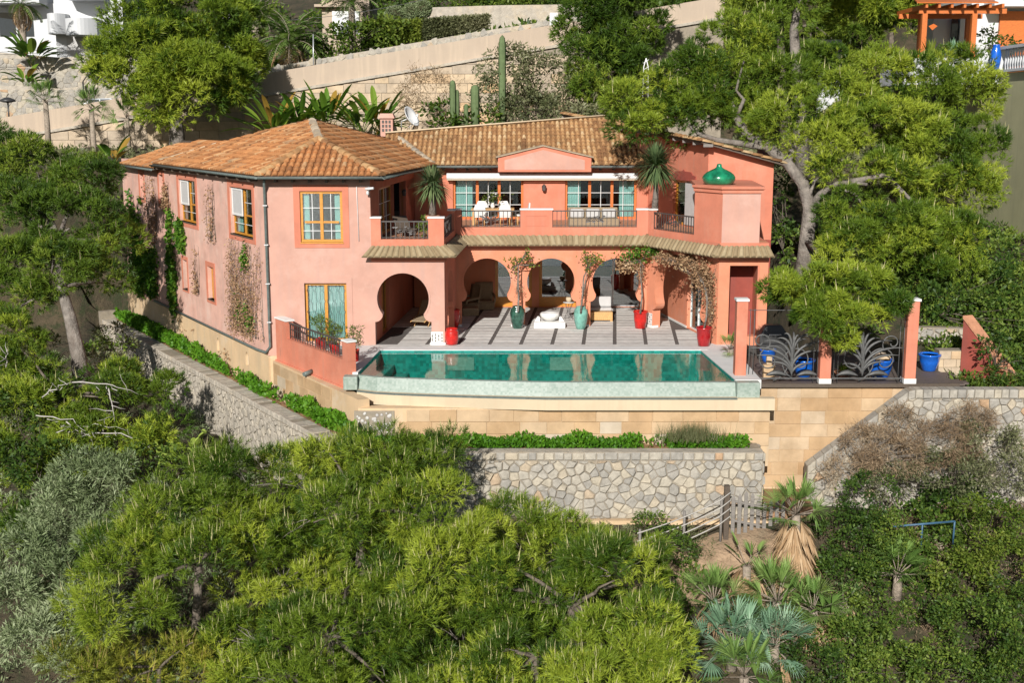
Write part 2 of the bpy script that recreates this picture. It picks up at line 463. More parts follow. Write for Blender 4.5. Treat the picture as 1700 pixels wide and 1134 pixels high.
def water_mat():
    m, nt, b = newmat("pool_water"); nt.nodes.remove(b)
    bp = N(nt, "ShaderNodeBump"); bp.inputs["Strength"].default_value = 0.10; bp.inputs["Distance"].default_value = 0.02
    nt.links.new(noise(nt, 5.0, 2, 0.5), bp.inputs["Height"])
    gl = N(nt, "ShaderNodeBsdfGlossy"); gl.inputs["Roughness"].default_value = 0.02
    nt.links.new(bp.outputs[0], gl.inputs["Normal"])
    tr = N(nt, "ShaderNodeBsdfTransparent"); tr.inputs[0].default_value = (0.55, 0.86, 0.80, 1)
    mx = N(nt, "ShaderNodeMixShader")
    nt.links.new(schlick(nt, 0.03), mx.inputs[0]); nt.links.new(tr.outputs[0], mx.inputs[1]); nt.links.new(gl.outputs[0], mx.inputs[2])
    nt.links.new(mx.outputs[0], nt.nodes["Material Output"].inputs[0])
    return m
M['water'] = water_mat()
def sea_mat():
    m, nt, b = newmat("sea_water")
    b.inputs["Base Color"].default_value = (0.015, 0.10, 0.17, 1); b.inputs["Roughness"].default_value = 0.25
    bump(nt, b, noise(nt, 0.3, 6), 0.4, 0.5)
    return m
M['sea'] = sea_mat()
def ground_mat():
    m, nt, b = newmat("hillside_ground")  # litter tones, darkened further so the ground under the pines looks shaded
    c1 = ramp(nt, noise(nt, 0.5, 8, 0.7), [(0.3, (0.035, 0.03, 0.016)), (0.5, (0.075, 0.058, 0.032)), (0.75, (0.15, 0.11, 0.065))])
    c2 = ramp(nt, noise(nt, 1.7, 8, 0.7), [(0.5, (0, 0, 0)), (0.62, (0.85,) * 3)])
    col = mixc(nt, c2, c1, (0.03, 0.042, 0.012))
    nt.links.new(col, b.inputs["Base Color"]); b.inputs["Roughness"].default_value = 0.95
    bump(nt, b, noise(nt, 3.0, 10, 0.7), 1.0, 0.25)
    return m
M['ground'] = ground_mat()

# foliage ('rnd' 0..0.9 leaf greens, 1.0 pale shoots)
M['pine'] = leaf_mat("pine_needles", [(0.0, (0.05, 0.105, 0.010)), (0.45, (0.175, 0.258, 0.022)), (0.88, (0.38, 0.45, 0.045)), (0.95, (0.62, 0.58, 0.30))], 0.22)
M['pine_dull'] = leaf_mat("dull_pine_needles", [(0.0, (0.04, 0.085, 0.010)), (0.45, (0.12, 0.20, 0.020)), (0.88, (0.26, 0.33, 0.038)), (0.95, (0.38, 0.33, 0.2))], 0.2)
M['pine_yellow'] = leaf_mat("yellowish_pine_needles", [(0.0, (0.14, 0.17, 0.02)), (0.5, (0.26, 0.29, 0.035)), (0.88, (0.40, 0.38, 0.05)), (0.95, (0.5, 0.36, 0.15))], 0.22)
M['olive'] = leaf_mat("silvery_olive_leaves", [(0.0, (0.12, 0.17, 0.07)), (0.5, (0.22, 0.28, 0.13)), (1.0, (0.36, 0.41, 0.24))], 0.2)
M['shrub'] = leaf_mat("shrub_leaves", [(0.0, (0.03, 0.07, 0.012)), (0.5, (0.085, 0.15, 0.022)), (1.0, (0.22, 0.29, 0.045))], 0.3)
M['shrub_light'] = leaf_mat("light_shrub_leaves", [(0.0, (0.05, 0.10, 0.012)), (0.5, (0.12, 0.18, 0.022)), (1.0, (0.24, 0.29, 0.045))], 0.3)
M['shrub_grey'] = leaf_mat("grey_shrub_leaves", [(0.0, (0.10, 0.12, 0.05)), (0.5, (0.18, 0.19, 0.09)), (1.0, (0.30, 0.29, 0.17))], 0.25)
M['groundcover'] = leaf_mat("bright_ground_cover_leaves", [(0.0, (0.05, 0.15, 0.01)), (0.5, (0.10, 0.26, 0.015)), (1.0, (0.18, 0.36, 0.03))], 0.35)
M['dry'] = leaf_mat("dry_brown_twigs", [(0.0, (0.22, 0.15, 0.09)), (0.5, (0.34, 0.24, 0.15)), (1.0, (0.46, 0.36, 0.24))], 0.15, 0.8)
M['dry_palm'] = leaf_mat("dead_palm_leaves", [(0.0, (0.34, 0.21, 0.11)), (0.5, (0.48, 0.32, 0.18)), (1.0, (0.60, 0.44, 0.28))], 0.2, 0.8)
M['vine_dry'] = leaf_mat("dry_vine", [(0.0, (0.20, 0.12, 0.07)), (0.5, (0.34, 0.20, 0.11)), (1.0, (0.46, 0.32, 0.18))], 0.15, 0.8)
M['ivy'] = leaf_mat("ivy_leaves", [(0.0, (0.03, 0.10, 0.01)), (0.5, (0.07, 0.18, 0.012)), (1.0, (0.16, 0.28, 0.03))], 0.3)
M['palm_leaf'] = leaf_mat("fan_palm_leaves", [(0.0, (0.10, 0.20, 0.04)), (0.5, (0.18, 0.30, 0.07)), (1.0, (0.30, 0.42, 0.13))], 0.3)
M['palm_blue'] = leaf_mat("blue_green_palm_leaves", [(0.0, (0.12, 0.24, 0.14)), (0.5, (0.22, 0.37, 0.23)), (1.0, (0.40, 0.54, 0.38))], 0.25)
M['yucca'] = leaf_mat("sword_leaves", [(0.0, (0.07, 0.12, 0.05)), (0.5, (0.14, 0.20, 0.08)), (1.0, (0.28, 0.32, 0.16))], 0.2)
M['banana'] = leaf_mat("paddle_leaves", [(0.0, (0.06, 0.14, 0.015)), (0.6, (0.12, 0.24, 0.025)), (0.9, (0.22, 0.32, 0.04)), (1.0, (0.42, 0.26, 0.05))], 0.35)
M['cactus'] = rough_mat("cactus_skin", (0.13, 0.18, 0.08), 0.25, 3.0)
M['bloom'] = leaf_mat("orange_bloom", [(0.0, (0.6, 0.12, 0.02)), (1.0, (0.7, 0.2, 0.04))], 0.2)
M['dirt'] = rough_mat("dry_tan_earth", (0.36, 0.25, 0.16), 0.45, 1.5, bs=1.0, bscale=7, bd=0.08, stain=(0.26, 0.21, 0.14))
M['stone_left'] = rnd_mat("pale_weathered_rubble", [(0.0, (0.40, 0.36, 0.30)), (0.5, (0.46, 0.41, 0.34)), (1.0, (0.51, 0.45, 0.36))], var=0.35, scale=3.0, bs=0.7, bscale=16, bd=0.03)
# ------------------------------------------------------------------ the hillside and the sea below it
RNG = np.random.default_rng(7)
random.seed(7)
WL0, WL1 = Vector((-6.1, 38.9)), Vector((-21.9, 63.6))       # the left retaining wall in plan
WLT = (WL1 - WL0).normalized(); WLN = Vector((-WLT.y, WLT.x)) # WLN points away from the house (left)
def smooth(a, b, x):
    t = np.clip((x - a) / (b - a), 0, 1)
    return t * t * (3 - 2 * t)
ROAD_Y0 = 82.0
def road_z(x):
    return 7.6 + np.clip(x + 34, 0, 75) * 0.164
def ground(x, y):
    x = np.asarray(x, dtype=float); y = np.asarray(y, dtype=float)
    front = -4.35 - np.clip(38.0 - y, 0, None) * 0.60
    front = np.where(y < 16, -4.35 - 22 * 0.60 - (16 - y) * 0.45, front)
    s = (x - WL0.x) * WLN.x + (y - WL0.y) * WLN.y              # metres to the left of the left wall
    left = -4.7 - np.clip(s, 0, 30) * 0.14 + np.clip(y - 42, 0, 40) * 0.10 - np.clip(40 - y, 0, None) * 0.5
    left = np.where(y < 16, -4.7 - 24 * 0.5 - np.clip(s, 0, 30) * .14 - (16 - y) * 0.45, left)
    z = np.where(s > 0.25, left, front)
    right = -0.75 + np.clip(y - 43.0, 0, 7) * 0.44 + np.clip(y - 50, 0, 30) * 0.06 + np.clip(x - 14, 0, 30) * 0.02
    wr = smooth(12.4, 13.0, x) * smooth(40.2, 40.9, y)
    z = z * (1 - wr) + np.maximum(right, z) * wr
    back = 6.2 + np.clip(y - 72, 0, 10) * 0.05
    wb = smooth(65.5, 70, y + np.clip(-14 - x, 0, 20) * 0.2)
    z = z * (1 - wb) + np.maximum(back, z) * wb
    up = road_z(x)
    wu = smooth(ROAD_Y0 + 0.6, ROAD_Y0 + 1.0, y)
    z = z * (1 - wu) + np.maximum(up, z) * wu
    z = z + np.clip(y - 92, 0, 200) * 0.30
    return z
def gz(x, y): return float(ground(x, y))
xs = np.concatenate([np.linspace(-400, -75, 14), np.linspace(-70, 70, 201), np.linspace(75, 400, 14)])
ys = np.concatenate([np.linspace(-60, 12, 30), np.linspace(13, 100, 201), np.linspace(102, 260, 50)])
gx, gy = np.meshgrid(xs, ys)
gzv = ground(gx, gy)
from mathutils import noise as mnoise
nz = np.array([[mnoise.fractal(Vector((x * 0.35, y * 0.35, 0)), 1.0, 2.0, 4) for x in xs] for y in ys])
gzv = gzv + nz * 0.22
me = bpy.data.meshes.new("hillside")
nx, ny = len(xs), len(ys)
fs = [(j * nx + i, j * nx + i + 1, (j + 1) * nx + i + 1, (j + 1) * nx + i) for j in range(ny - 1) for i in range(nx - 1)]
me.from_pydata(np.stack([gx.ravel(), gy.ravel(), gzv.ravel()], 1).tolist(), [], fs)
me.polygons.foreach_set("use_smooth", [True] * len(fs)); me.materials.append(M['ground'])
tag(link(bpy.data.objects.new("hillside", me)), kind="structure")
tag(MB().face([(-3000, -5000, -44), (3000, -5000, -44), (3000, -45, -44), (-3000, -45, -44)]).build("sea", M['sea']), kind="structure")

# ------------------------------------------------------------------ pieces: rubble stones, blocks
def clip_poly(poly, px, py, nx_, ny_):
    out = []
    for i in range(len(poly)):
        a, b = poly[i], poly[(i + 1) % len(poly)]
        da = (a[0] - px) * nx_ + (a[1] - py) * ny_; db = (b[0] - px) * nx_ + (b[1] - py) * ny_
        if da <= 0: out.append(a)
        if (da < 0 < db) or (db < 0 < da):
            t = da / (da - db); out.append((a[0] + (b[0] - a[0]) * t, a[1] + (b[1] - a[1]) * t))
    return out
def voronoi(outline, size, jitter=0.42, seed=1):
    rg = random.Random(seed)
    us = [p[0] for p in outline]; zs = [p[1] for p in outline]
    pts = []; row = 0
    z = min(zs) - size
    while z < max(zs) + size:
        u = min(us) - size + (size * 0.5 if row % 2 else 0)
        while u < max(us) + size:
            pts.append((u + rg.uniform(-jitter, jitter) * size * 1.15, z + rg.uniform(-jitter, jitter) * size)); u += size * 1.15
        z += size * 0.9; row += 1
    arr = np.array(pts); cells = []
    for i, p in enumerate(pts):
        d = ((arr - arr[i]) ** 2).sum(1); near = np.argsort(d)[1:16]
        poly = [(p[0] - 2 * size, p[1] - 2 * size), (p[0] + 2 * size, p[1] - 2 * size), (p[0] + 2 * size, p[1] + 2 * size), (p[0] - 2 * size, p[1] + 2 * size)]
        for j in near:
            q = pts[j]; mx, my = (p[0] + q[0]) / 2, (p[1] + q[1]) / 2
            poly = clip_poly(poly, mx, my, q[0] - p[0], q[1] - p[1])
            if len(poly) < 3: break
        if len(poly) < 3: continue
        n = len(outline)
        for k in range(n):                                    # outline is counter-clockwise and convex
            a, b = outline[k], outline[(k + 1) % n]
            poly = clip_poly(poly, a[0], a[1], b[1] - a[1], -(b[0] - a[0]))
            if len(poly) < 3: break
        if len(poly) >= 3:
            ar = 0.5 * abs(sum(poly[k][0] * poly[(k + 1) % len(poly)][1] - poly[(k + 1) % len(poly)][0] * poly[k][1] for k in range(len(poly))))
            if ar > 0.12 * size * size: cells.append(poly)
    return cells
def stone_piece(mb, fr, poly, base, proud, rg, gap=0.014):
    cx = sum(p[0] for p in poly) / len(poly); cz = sum(p[1] for p in poly) / len(poly)
    ext = max(0.05, min(max(p[0] for p in poly) - min(p[0] for p in poly), max(p[1] for p in poly) - min(p[1] for p in poly)))
    k0 = 1 - 2 * gap / ext; k1 = k0 * rg.uniform(0.66, 0.84)
    ring = lambda k, d: [fr.at(cx + (p[0] - cx) * k, d, cz + (p[1] - cz) * k) for p in poly]
    tl = rg.uniform(-0.05, 0.05)
    r0, r1 = ring(k0, base), ring(k0 * 0.985, base + proud * 0.6)
    r2 = [fr.at(cx + (p[0] - cx) * k1, base + proud + tl * (p[0] - cx) / ext, cz + (p[1] - cz) * k1) for p in poly]
    n = len(poly)
    for a, b in ((r0, r1), (r1, r2)):
        for i in range(n): mb.face((a[i], a[(i + 1) % n], b[(i + 1) % n], b[i]))
    mb.face(r2)
def rubble_wall(fr, outline, size, parent, name="stone", seed=3, joined=False, limit=290, mat=None):
    rg = random.Random(seed); cells = voronoi(outline, size, seed=seed)
    if joined:
        mb = MB()
        for c in cells:
            mb.rv = rg.random(); stone_piece(mb, fr, c, 0.0, rg.uniform(0.02, 0.06), rg)
        return mb.build("rubble_facing", mat or M['stone_j'], parent, kind="stuff")
    extra = MB()
    cells.sort(key=lambda c: -abs(sum(c[k][0] * c[(k + 1) % len(c)][1] - c[(k + 1) % len(c)][0] * c[k][1] for k in range(len(c)))))
    for i, c in enumerate(cells):
        if i < limit:
            mb = MB(); stone_piece(mb, fr, c, 0.0, rg.uniform(0.03, 0.095), rg); mb.build(name, mat or M['stone'], parent)
        else:
            extra.rv = rg.random(); stone_piece(extra, fr, c, 0.0, rg.uniform(0.02, 0.05), rg)
    if extra.f: extra.build("small_stones", mat and M['stone_j'] or M['stone_j'], parent, kind="stuff")
def bevel_box(mb, fr, u0, u1, d0, d1, z0, z1, b=0.008):
    """block with chamfered outer face"""
    r = [[fr.at(u, d0, z) for u, z in R4(u0, u1, z0, z1)], [fr.at(u, d1 - b, z) for u, z in R4(u0, u1, z0, z1)], [fr.at(u, d1, z) for u, z in R4(u0 + b, u1 - b, z0 + b, z1 - b)]]
    for a, c in ((r[0], r[1]), (r[1], r[2])):
        for i in range(4): mb.face((a[i], a[(i + 1) % 4], c[(i + 1) % 4], c[i]))
    mb.face(r[2])
def block_course(fr, u0, u1, z0, z1, bw, bh, parent, mat, top=None, bottom=None, seed=1, name="block", gap=0.007, proud=0.03, skip=None):
    rg = random.Random(seed); z = z1; row = 0
    while z > z0 + 0.03:
        zb = max(z0, z - bh)
        u = u0 - (bw * 0.5 if row % 2 else 0.0) - rg.uniform(0, .2) * bw
        while u < u1:
            w = bw * rg.uniform(0.75, 1.25); a, b = max(u, u0), min(u + w, u1)
            if b - a > 0.06:
                mid = (a + b) / 2; zt = z if top is None else min(z, top(mid)); zbb = zb if bottom is None else max(zb, bottom(mid))
                if zt - zbb > 0.05 and not (skip and skip(mid, (z + zb) / 2)):
                    mb = MB(); bevel_box(mb, fr, a + gap, b - gap, -0.02, proud + rg.uniform(-0.006, 0.008), zbb + gap, zt - gap)
                    mb.build(name, mat, parent)
            u += w
        z = zb; row += 1
# ------------------------------------------------------------------ the villa
YF, YA, YG, YU = 46.0, 50.25, 55.5, 56.5                # front wing, arcade, glazed wall, upper facade
ZB, ZE = 4.0, 6.6                                      # balcony floor, eaves
villa = thing("villa", "two-storey salmon pink villa with terracotta tiled roofs, horseshoe arcade and balcony", "villa", (0, 50, 0))
LC = Vector((XX(442, YF, 3), YF))
DL = Vector((-0.521, 0.853)).normalized()
BACK_L = LC + DL * 21.5
W1 = Vector((XX(617, YF, 3), YF))
A1 = Vector((XX(738, YF, 2), YF)); A2 = Vector((XX(757, YA, 2), YA)); A3 = Vector((XX(1074, YA, 2), YA))
A4 = Vector((XX(1192, YF, 2), YF)); A5 = Vector((XX(1274, YF, 2), YF))
DR = Vector((0.08, 0.997)).normalized()
U0 = W1 + DR * ((YU - YF) / DR.y)                      # inner corner of the left wing and the upper facade
f_left, f_front = Frame(BACK_L, LC), Frame(LC, W1)
f_porch, f_pside, f_arc, f_rarc, f_tow = Frame(W1, A1), Frame(A1, A2), Frame(A2, A3), Frame(A3, A4), Frame(A4, A5)
f_wing = Frame(W1, U0)                                 # the left wing's right-hand wall
f_up = Frame(U0, (XX(1080, YU, 5), YU)); f_gl = Frame((U0.x, YG), (XX(1082, YG, 1), YG))
CU = Vector((XX(1175, 51, 6), 51.0)); BU = Vector((XX(945, 66, 9), 66.0))
f_rw = Frame(BU, CU); f_rf = Frame(CU, (XX(1282, 51, 5), 51.0))
def lbl(o, t): o["label"] = t; return o

def horseshoe(uc, zc, r, zn, wb, z0):
    """outline of a horseshoe opening from the floor, left foot to right foot"""
    a0 = math.asin((zc - zn) / r)
    pts = [(uc - wb, z0), (uc - wb, zn - 0.30)]
    wn = r * math.cos(a0)
    for k in range(1, 5):                              # corbel: quarter curve stepping in to the neck
        t = k / 4 * math.pi / 2
        pts.append((uc - wb + (wb - wn) * math.sin(t), zn - 0.30 + 0.30 * (1 - math.cos(t))))
    for k in range(1, 28):
        an = math.pi + a0 - (math.pi + 2 * a0) * k / 28
        pts.append((uc + r * math.cos(an), zc + r * math.sin(an)))
    return pts + [(2 * uc - p[0], p[1]) for p in reversed(pts[:6])]
def arcade(fr, arches, z1, d0, name, mat, u0=0.0, u1=None):
    u1 = fr.L if u1 is None else u1
    out = [(u0, 0.0)]
    for a in arches: out += a
    out += [(u1, 0.0), (u1, z1), (u0, z1)]
    return fr.slab(MB(), out, (), d0, 0.0).build(name, mat, villa)
def arch_rim(fr, arch, w, proud, name, mat):
    """thin raised moulding following an arch"""
    mb = MB(); m = len(arch)
    us = [p[0] for p in arch]; uc = (min(us) + max(us)) / 2; zc = arch[m // 2][1] - (max(us) - min(us)) / 2
    secs = []
    for p in arch[5:m - 5]:
        d = Vector((p[0] - uc, p[1] - zc)).normalized()
        q = (p[0] + d.x * w, p[1] + d.y * w)
        secs.append([fr.at(p[0], 0.002, p[1]), fr.at(p[0], proud, p[1]), fr.at(q[0], proud, q[1]), fr.at(q[0], 0.002, q[1])])
    return mb.sweep(secs).build(name, mat, villa)

# ---- windows and doors
def window(fr, rect, cols, rows, name="window", recess=0.14, bar=0.075, mat='wood', muntin=(1, 1), sill=True, kick=0.0, surround=0.0, smat='salmon', curtain=None, heights=None, muntin_mat='white_metal', glass='glass'):
    u0, u1, z0, z1 = rect
    mb = MB(); d0, d1 = -recess - 0.07, -recess
    mb.fbox(fr, u0, u1, d0, d1, z1 - bar, z1); mb.fbox(fr, u0, u1, d0, d1, z0, z0 + bar + kick)
    mb.fbox(fr, u0, u0 + bar, d0, d1, z0 + bar + kick, z1 - bar); mb.fbox(fr, u1 - bar, u1, d0, d1, z0 + bar + kick, z1 - bar)
    iu0, iu1, iz0, iz1 = u0 + bar, u1 - bar, z0 + bar + kick, z1 - bar
    cu = [iu0 + (iu1 - iu0) * k / cols for k in range(cols + 1)]
    hz = heights or [k / rows for k in range(rows + 1)]
    cz = [iz0 + (iz1 - iz0) * h for h in hz]
    for u in cu[1:-1]: mb.fbox(fr, u - bar * 0.6, u + bar * 0.6, d0, d1 + 0.01, iz0, iz1)
    o = mb.build(name, M[mat], villa)
    for zc_ in cz[1:-1]:
        for a, b in zip(cu[:-1], cu[1:]):
            t = MB(); t.fbox(fr, a + bar * .6, b - bar * .6, d0 + .01, d1 - .005, zc_ - bar * 0.4, zc_ + bar * 0.4); t.build("transom", M[mat], o)
    for i in range(cols):
        for j in range(len(cz) - 1):
            a, b, c, d = cu[i], cu[i + 1], cz[j], cz[j + 1]
            t = MB(); t.fbox(fr, a, b, d0 + 0.02, d0 + 0.03, c, d); t.build("pane", M[glass], o)
            mx, mz = muntin
            t = MB()
            for k in range(1, mx + 1): t.fbox(fr, a + (b - a) * k / (mx + 1) - .012, a + (b - a) * k / (mx + 1) + .012, d0 + .03, d0 + .045, c, d)
            for k in range(1, mz + 1): t.fbox(fr, a, b, d0 + .046, d0 + .058, c + (d - c) * k / (mz + 1) - .012, c + (d - c) * k / (mz + 1) + .012)
            if t.f: t.build("muntin", M[muntin_mat], o)
    if sill:
        t = MB(); t.fbox(fr, u0 - .02, u1 + .02, d1 + .001, 0.05, z0 - 0.05, z0); t.build("sill", M['wood_dark'] if sill == 'dark' else M[mat], o)
    if surround:
        s = surround; t = MB()
        fr.slab(t, R4(u0 - s, u1 + s, z0 - s * 0.9, z1 + s), [R4(u0, u1, z0, z1)], 0.001, 0.022); t.build("surround", M[smat], o)
    if curtain:
        for (a, b) in curtain:
            wav = []; n = 28
            ca, cb = iu0 + (iu1 - iu0) * a, iu0 + (iu1 - iu0) * b
            for k in range(n + 1):
                u = ca + (cb - ca) * k / n; dd = d0 - 0.10 + 0.035 * math.sin(k * 1.7)
                wav.append((u, dd))
            t = MB()
            for k in range(n):
                t.face((fr.at(*wav[k], iz0), fr.at(*wav[k + 1], iz0), fr.at(*wav[k + 1], iz1), fr.at(*wav[k], iz1)), True)
            t.build("curtain", M['curtain'], o)
    return o

# ---- left wing: side wall
rc = lambda f, a, b, c, d: f.rect(a, b, c, d)
def upright(fr, x0, y0, x1, y1):
    u0, z1 = fr.px(x0, y0); u1, z0 = fr.px(x1, y1); return (u0, u1, z0, z1)
lw = {'a': upright(f_left, 381, 311, 421, 396), 'b': upright(f_left, 296, 299, 327, 375), 'c': upright(f_left, 231, 284, 240, 330),
      'd': upright(f_left, 263, 289, 273, 340), 'e': upright(f_left, 303, 430, 313, 489), 'f': upright(f_left, 344, 441, 357, 502)}
for k in ('a', 'b'):
    u0, u1, z0, z1 = lw[k]; lw[k] = (u0, u1, 4.05, 5.95)
for k in ('e', 'f'):
    u0, u1, z0, z1 = lw[k]; lw[k] = (u0, u1, max(z0, 0.9), min(z1, 2.5))
f_left.slab(MB(), R4(0, f_left.L, -0.42, ZE - 0.02), [R4(*lw[k]) for k in lw], -0.35, 0).build("side_wall", M['pink_side'], villa)
window(f_left, lw['a'], 2, 2, surround=0.26, sill='dark', heights=[0, .42, 1], muntin=(0, 1), curtain=[(0, .2)])
window(f_left, lw['b'], 2, 2, surround=0.26, sill='dark', heights=[0, .42, 1], muntin=(0, 1))
window(f_left, lw['e'], 1, 1, surround=0.16, sill='dark', muntin=(0, 0), recess=.2)
for k in ('c', 'd', 'f'):
    w = window(f_left, lw[k], 1, 1, surround=0.2, muntin=(0, 0), recess=.18, sill='dark', smat='salmon')
    MB().fbox(f_left, lw[k][0] + .03, lw[k][1] - .03, -.20, -.165, lw[k][2] + .03, lw[k][3] - .03).build("shutter", M['wood'] if k == 'f' else M['orange_stucco'], w)
for k in ('a', 'b'):                                   # white sliding insect screens hung outside the left casement
    u0, u1, z0, z1 = lw[k]; zb = z0 + (z1 - z0) * .40
    t = MB(); f_left.slab(t, R4(u0 + .02, u0 + (u1 - u0) * .48, zb, z1 - .04), [R4(u0 + .1, u0 + (u1 - u0) * .48 - .08, zb + .08, z1 - .12)], -0.10, -0.06)
    s = t.build("insect_screen", M['white_metal'], villa)
    t = MB(); t.fbox(f_left, u0 + .1, u0 + (u1 - u0) * .48 - .08, -.085, -.08, zb + .08, z1 - .12); t.build("mesh", M['grey_cloth'], s)
# plinth of the side wall, set slightly forward, with arched vents
vents = []
for px_, py_ in ((413, 612), (305, 560), (365, 590)):
    u, z = f_left.px(px_, py_); vents.append((u, -1.25))
def arch_hole(u, z, w, h):
    return [(u - w, z)] + [(u - w, z + h)] + [(u + w * math.cos(a), z + h + w * 1.3 * math.sin(a)) for a in [math.pi * (1 - k / 8) for k in range(1, 8)]] + [(u + w, z + h), (u + w, z)]
f_left.slab(MB(), R4(-0.1, f_left.L + 0.06, -2.9, -0.42), [arch_hole(u, z, .17, .35) for u, z in vents], -0.35, 0.06).build("plinth", M['plinth'], villa)
for u, z in vents:
    f_left.slab(MB(), arch_hole(u, z, .169, .35), (), -0.12, -0.05).build("vent", M['white'], villa)
# ---- left wing: front wall
wA = upright(f_front, 497, 317, 570, 402); wB = upright(f_front, 505, 470, 577, 548); wB = (wB[0], wB[1], 0.15, wB[3])
f_front.slab(MB(), R4(0.0, f_front.L + 0.0, -0.42, ZE - 0.02), [R4(*wA), R4(*wB)], -0.35, 0).build("front_wall", M['pink'], villa)
window(f_front, wA, 2, 2, surround=0.24, smat='salmon', heights=[0, .38, 1], muntin=(1, 1), curtain=[(0, .16), (.84, 1)], bar=.10, recess=.06)
window(f_front, wB, 2, 1, surround=0.22, smat='pink', muntin=(0, 0), curtain=[(0.02, 0.98)], sill=False, bar=.10, recess=.12)
# wrought grille of curled bars on the french window
t = MB(); u0, u1, z0, z1 = wB
for i in range(10):
    u = u0 + .12 + (u1 - u0 - .24) * i / 9; s = 1 if i % 2 else -1
    pts = [(u, z0 + .1)]
    for k in range(5):
        zz = z0 + .1 + (z1 - z0 - .2) * (k + .5) / 5
        pts += [(u, zz - .08), (u + s * .05, zz), (u, zz + .08)]; s = -s
    pts.append((u, z1 - .1))
    t.tube([f_front.at(a, -.10, b) for a, b in pts], 0.009, 5, smooth=False)
t.build("window_grille", M['iron_grey'], villa)
# ---- porch, arcade and right-hand arcade
zc = f_porch.px(669, 496)[1]
u_c, r_p = f_porch.px(669, 496)[0], (f_porch.px(712, 496)[0] - f_porch.px(626, 496)[0]) / 2
ar_p = horseshoe(u_c, zc, r_p, f_porch.px(669, 522)[1], r_p + 0.09, 0.0)
arcade(f_porch, [ar_p], 3.42, -0.5, "porch_arch_wall", M['pink'])
arch_rim(f_porch, ar_p, .07, .02, "arch_moulding", M['pink'])
ar_s = horseshoe(f_pside.L / 2, zc - .05, 0.95, zc - .55, 1.12, 0.0)
arcade(f_pside, [ar_s], 3.42, -0.45, "side_arch_wall", M['salmon'], 0.02, f_pside.L)
ars = []
for c in (808.5, 914.5, 1023):
    u, z = f_arc.px(c, 468); r = f_arc.px(c + 39.5, 468)[0] - u
    ars.append(horseshoe(u, z, r, f_arc.px(c, 489)[1], r + .075, 0.0))
arcade(f_arc, ars, 3.5, -0.42, "arcade_wall", M['orange_stucco'])
for a in ars:
    arch_rim(f_arc, a, .06, .02, "arch_moulding", M['orange_stucco'])
ar_r = horseshoe(f_rarc.L * 0.46, zc - .1, 1.62, zc - .75, 1.80, 0.0)
arcade(f_rarc, [ar_r], 3.42, -0.42, "right_arch_wall", M['orange_stucco'])
arch_rim(f_rarc, ar_r, .06, .02, "arch_moulding", M['orange_stucco'])
tw = upright(f_tow, 1212, 441, 1256, 575)
f_tow.slab(MB(), [(0, -.6), (f_tow.L, -.6), (f_tow.L, 3.42), (0, 3.42)], [R4(tw[0], tw[1], .35, tw[3])], -0.45, 0).build("tower_lower_wall", M['orange_stucco'], villa)
MB().fbox(f_tow, tw[0] - .2, tw[1] + .2, -1.3, -1.2, 0, 3.3).build("niche_back", M['dark_shaded_salmon'], villa)
MB().fbox(Frame(A5, (A5.x + .35, 52.5)), 0.0, 6.4, -0.4, 0, -.6, 3.6).build("tower_side_wall", M['salmon'], villa)
# panels recessed into the salmon faces between the arches: thin raised frames
for fr, x0, y0, x1, y1 in ((f_porch, 622, 436, 712, 452), ):
    u0, u1, z0, z1 = upright(fr, x0, y0, x1, y1)
t = MB()
for (xa, xb) in ((766, 851), (871, 957), (977, 1064)):
    u0, z1 = f_arc.px(xa, 413); u1, _ = f_arc.px(xb, 413)
    f_arc.slab(t, R4(u0, u1, z1 - .03, z1), (), .001, .018)
t.build("panel_moulding", M['orange_stucco'], villa)
# mosaic bases of the free pillars
for fr, xa, xb, yb in ((f_porch, 716, 736, 551), ):
    u0, _ = fr.px(xa, 570); u1, _ = fr.px(xb, 570); z1 = fr.px(xa, yb)[1]
    b = MB().fbox(fr, u0, u1, .002, .02, .1, z1).build("pillar_tile_base", M['white'], villa)
    k = 0
    for i in range(4):
        for j in range(5):
            uu = u0 + .05 + (u1 - u0 - .1) * i / 3; zz = .16 + (z1 - .26) * j / 4
            t = MB(); s_ = .038 if (i + j) % 2 else .026
            t.raw([fr.at(uu - s_, .03, zz), fr.at(uu, .03, zz - s_), fr.at(uu + s_, .03, zz), fr.at(uu, .03, zz + s_), fr.at(uu, .021, zz)], [(0, 1, 2, 3), (1, 0, 4), (2, 1, 4), (3, 2, 4), (0, 3, 4)])
            t.build("tile", M['iron'] if (i + j) % 2 else M['gutter'], b)
f_p3 = Frame(A3 - Vector((.0, 0)), A3 + (A4 - A3).normalized() * .5)
b = MB().fbox(f_p3, .02, .44, .002, .02, .1, .62).build("pillar_tile_base", M['white'], villa)
for i in range(4):
    for j in range(5):
        uu, zz = .07 + .34 * i / 3, .16 + .4 * j / 4; s_ = .036 if (i + j) % 2 else .024
        t = MB(); t.raw([f_p3.at(uu - s_, .03, zz), f_p3.at(uu, .03, zz - s_), f_p3.at(uu + s_, .03, zz), f_p3.at(uu, .03, zz + s_), f_p3.at(uu, .021, zz)], [(0, 1, 2, 3), (1, 0, 4), (2, 1, 4), (3, 2, 4), (0, 3, 4)])
        t.build("tile", M['iron'] if (i + j) % 2 else M['gutter'], b)
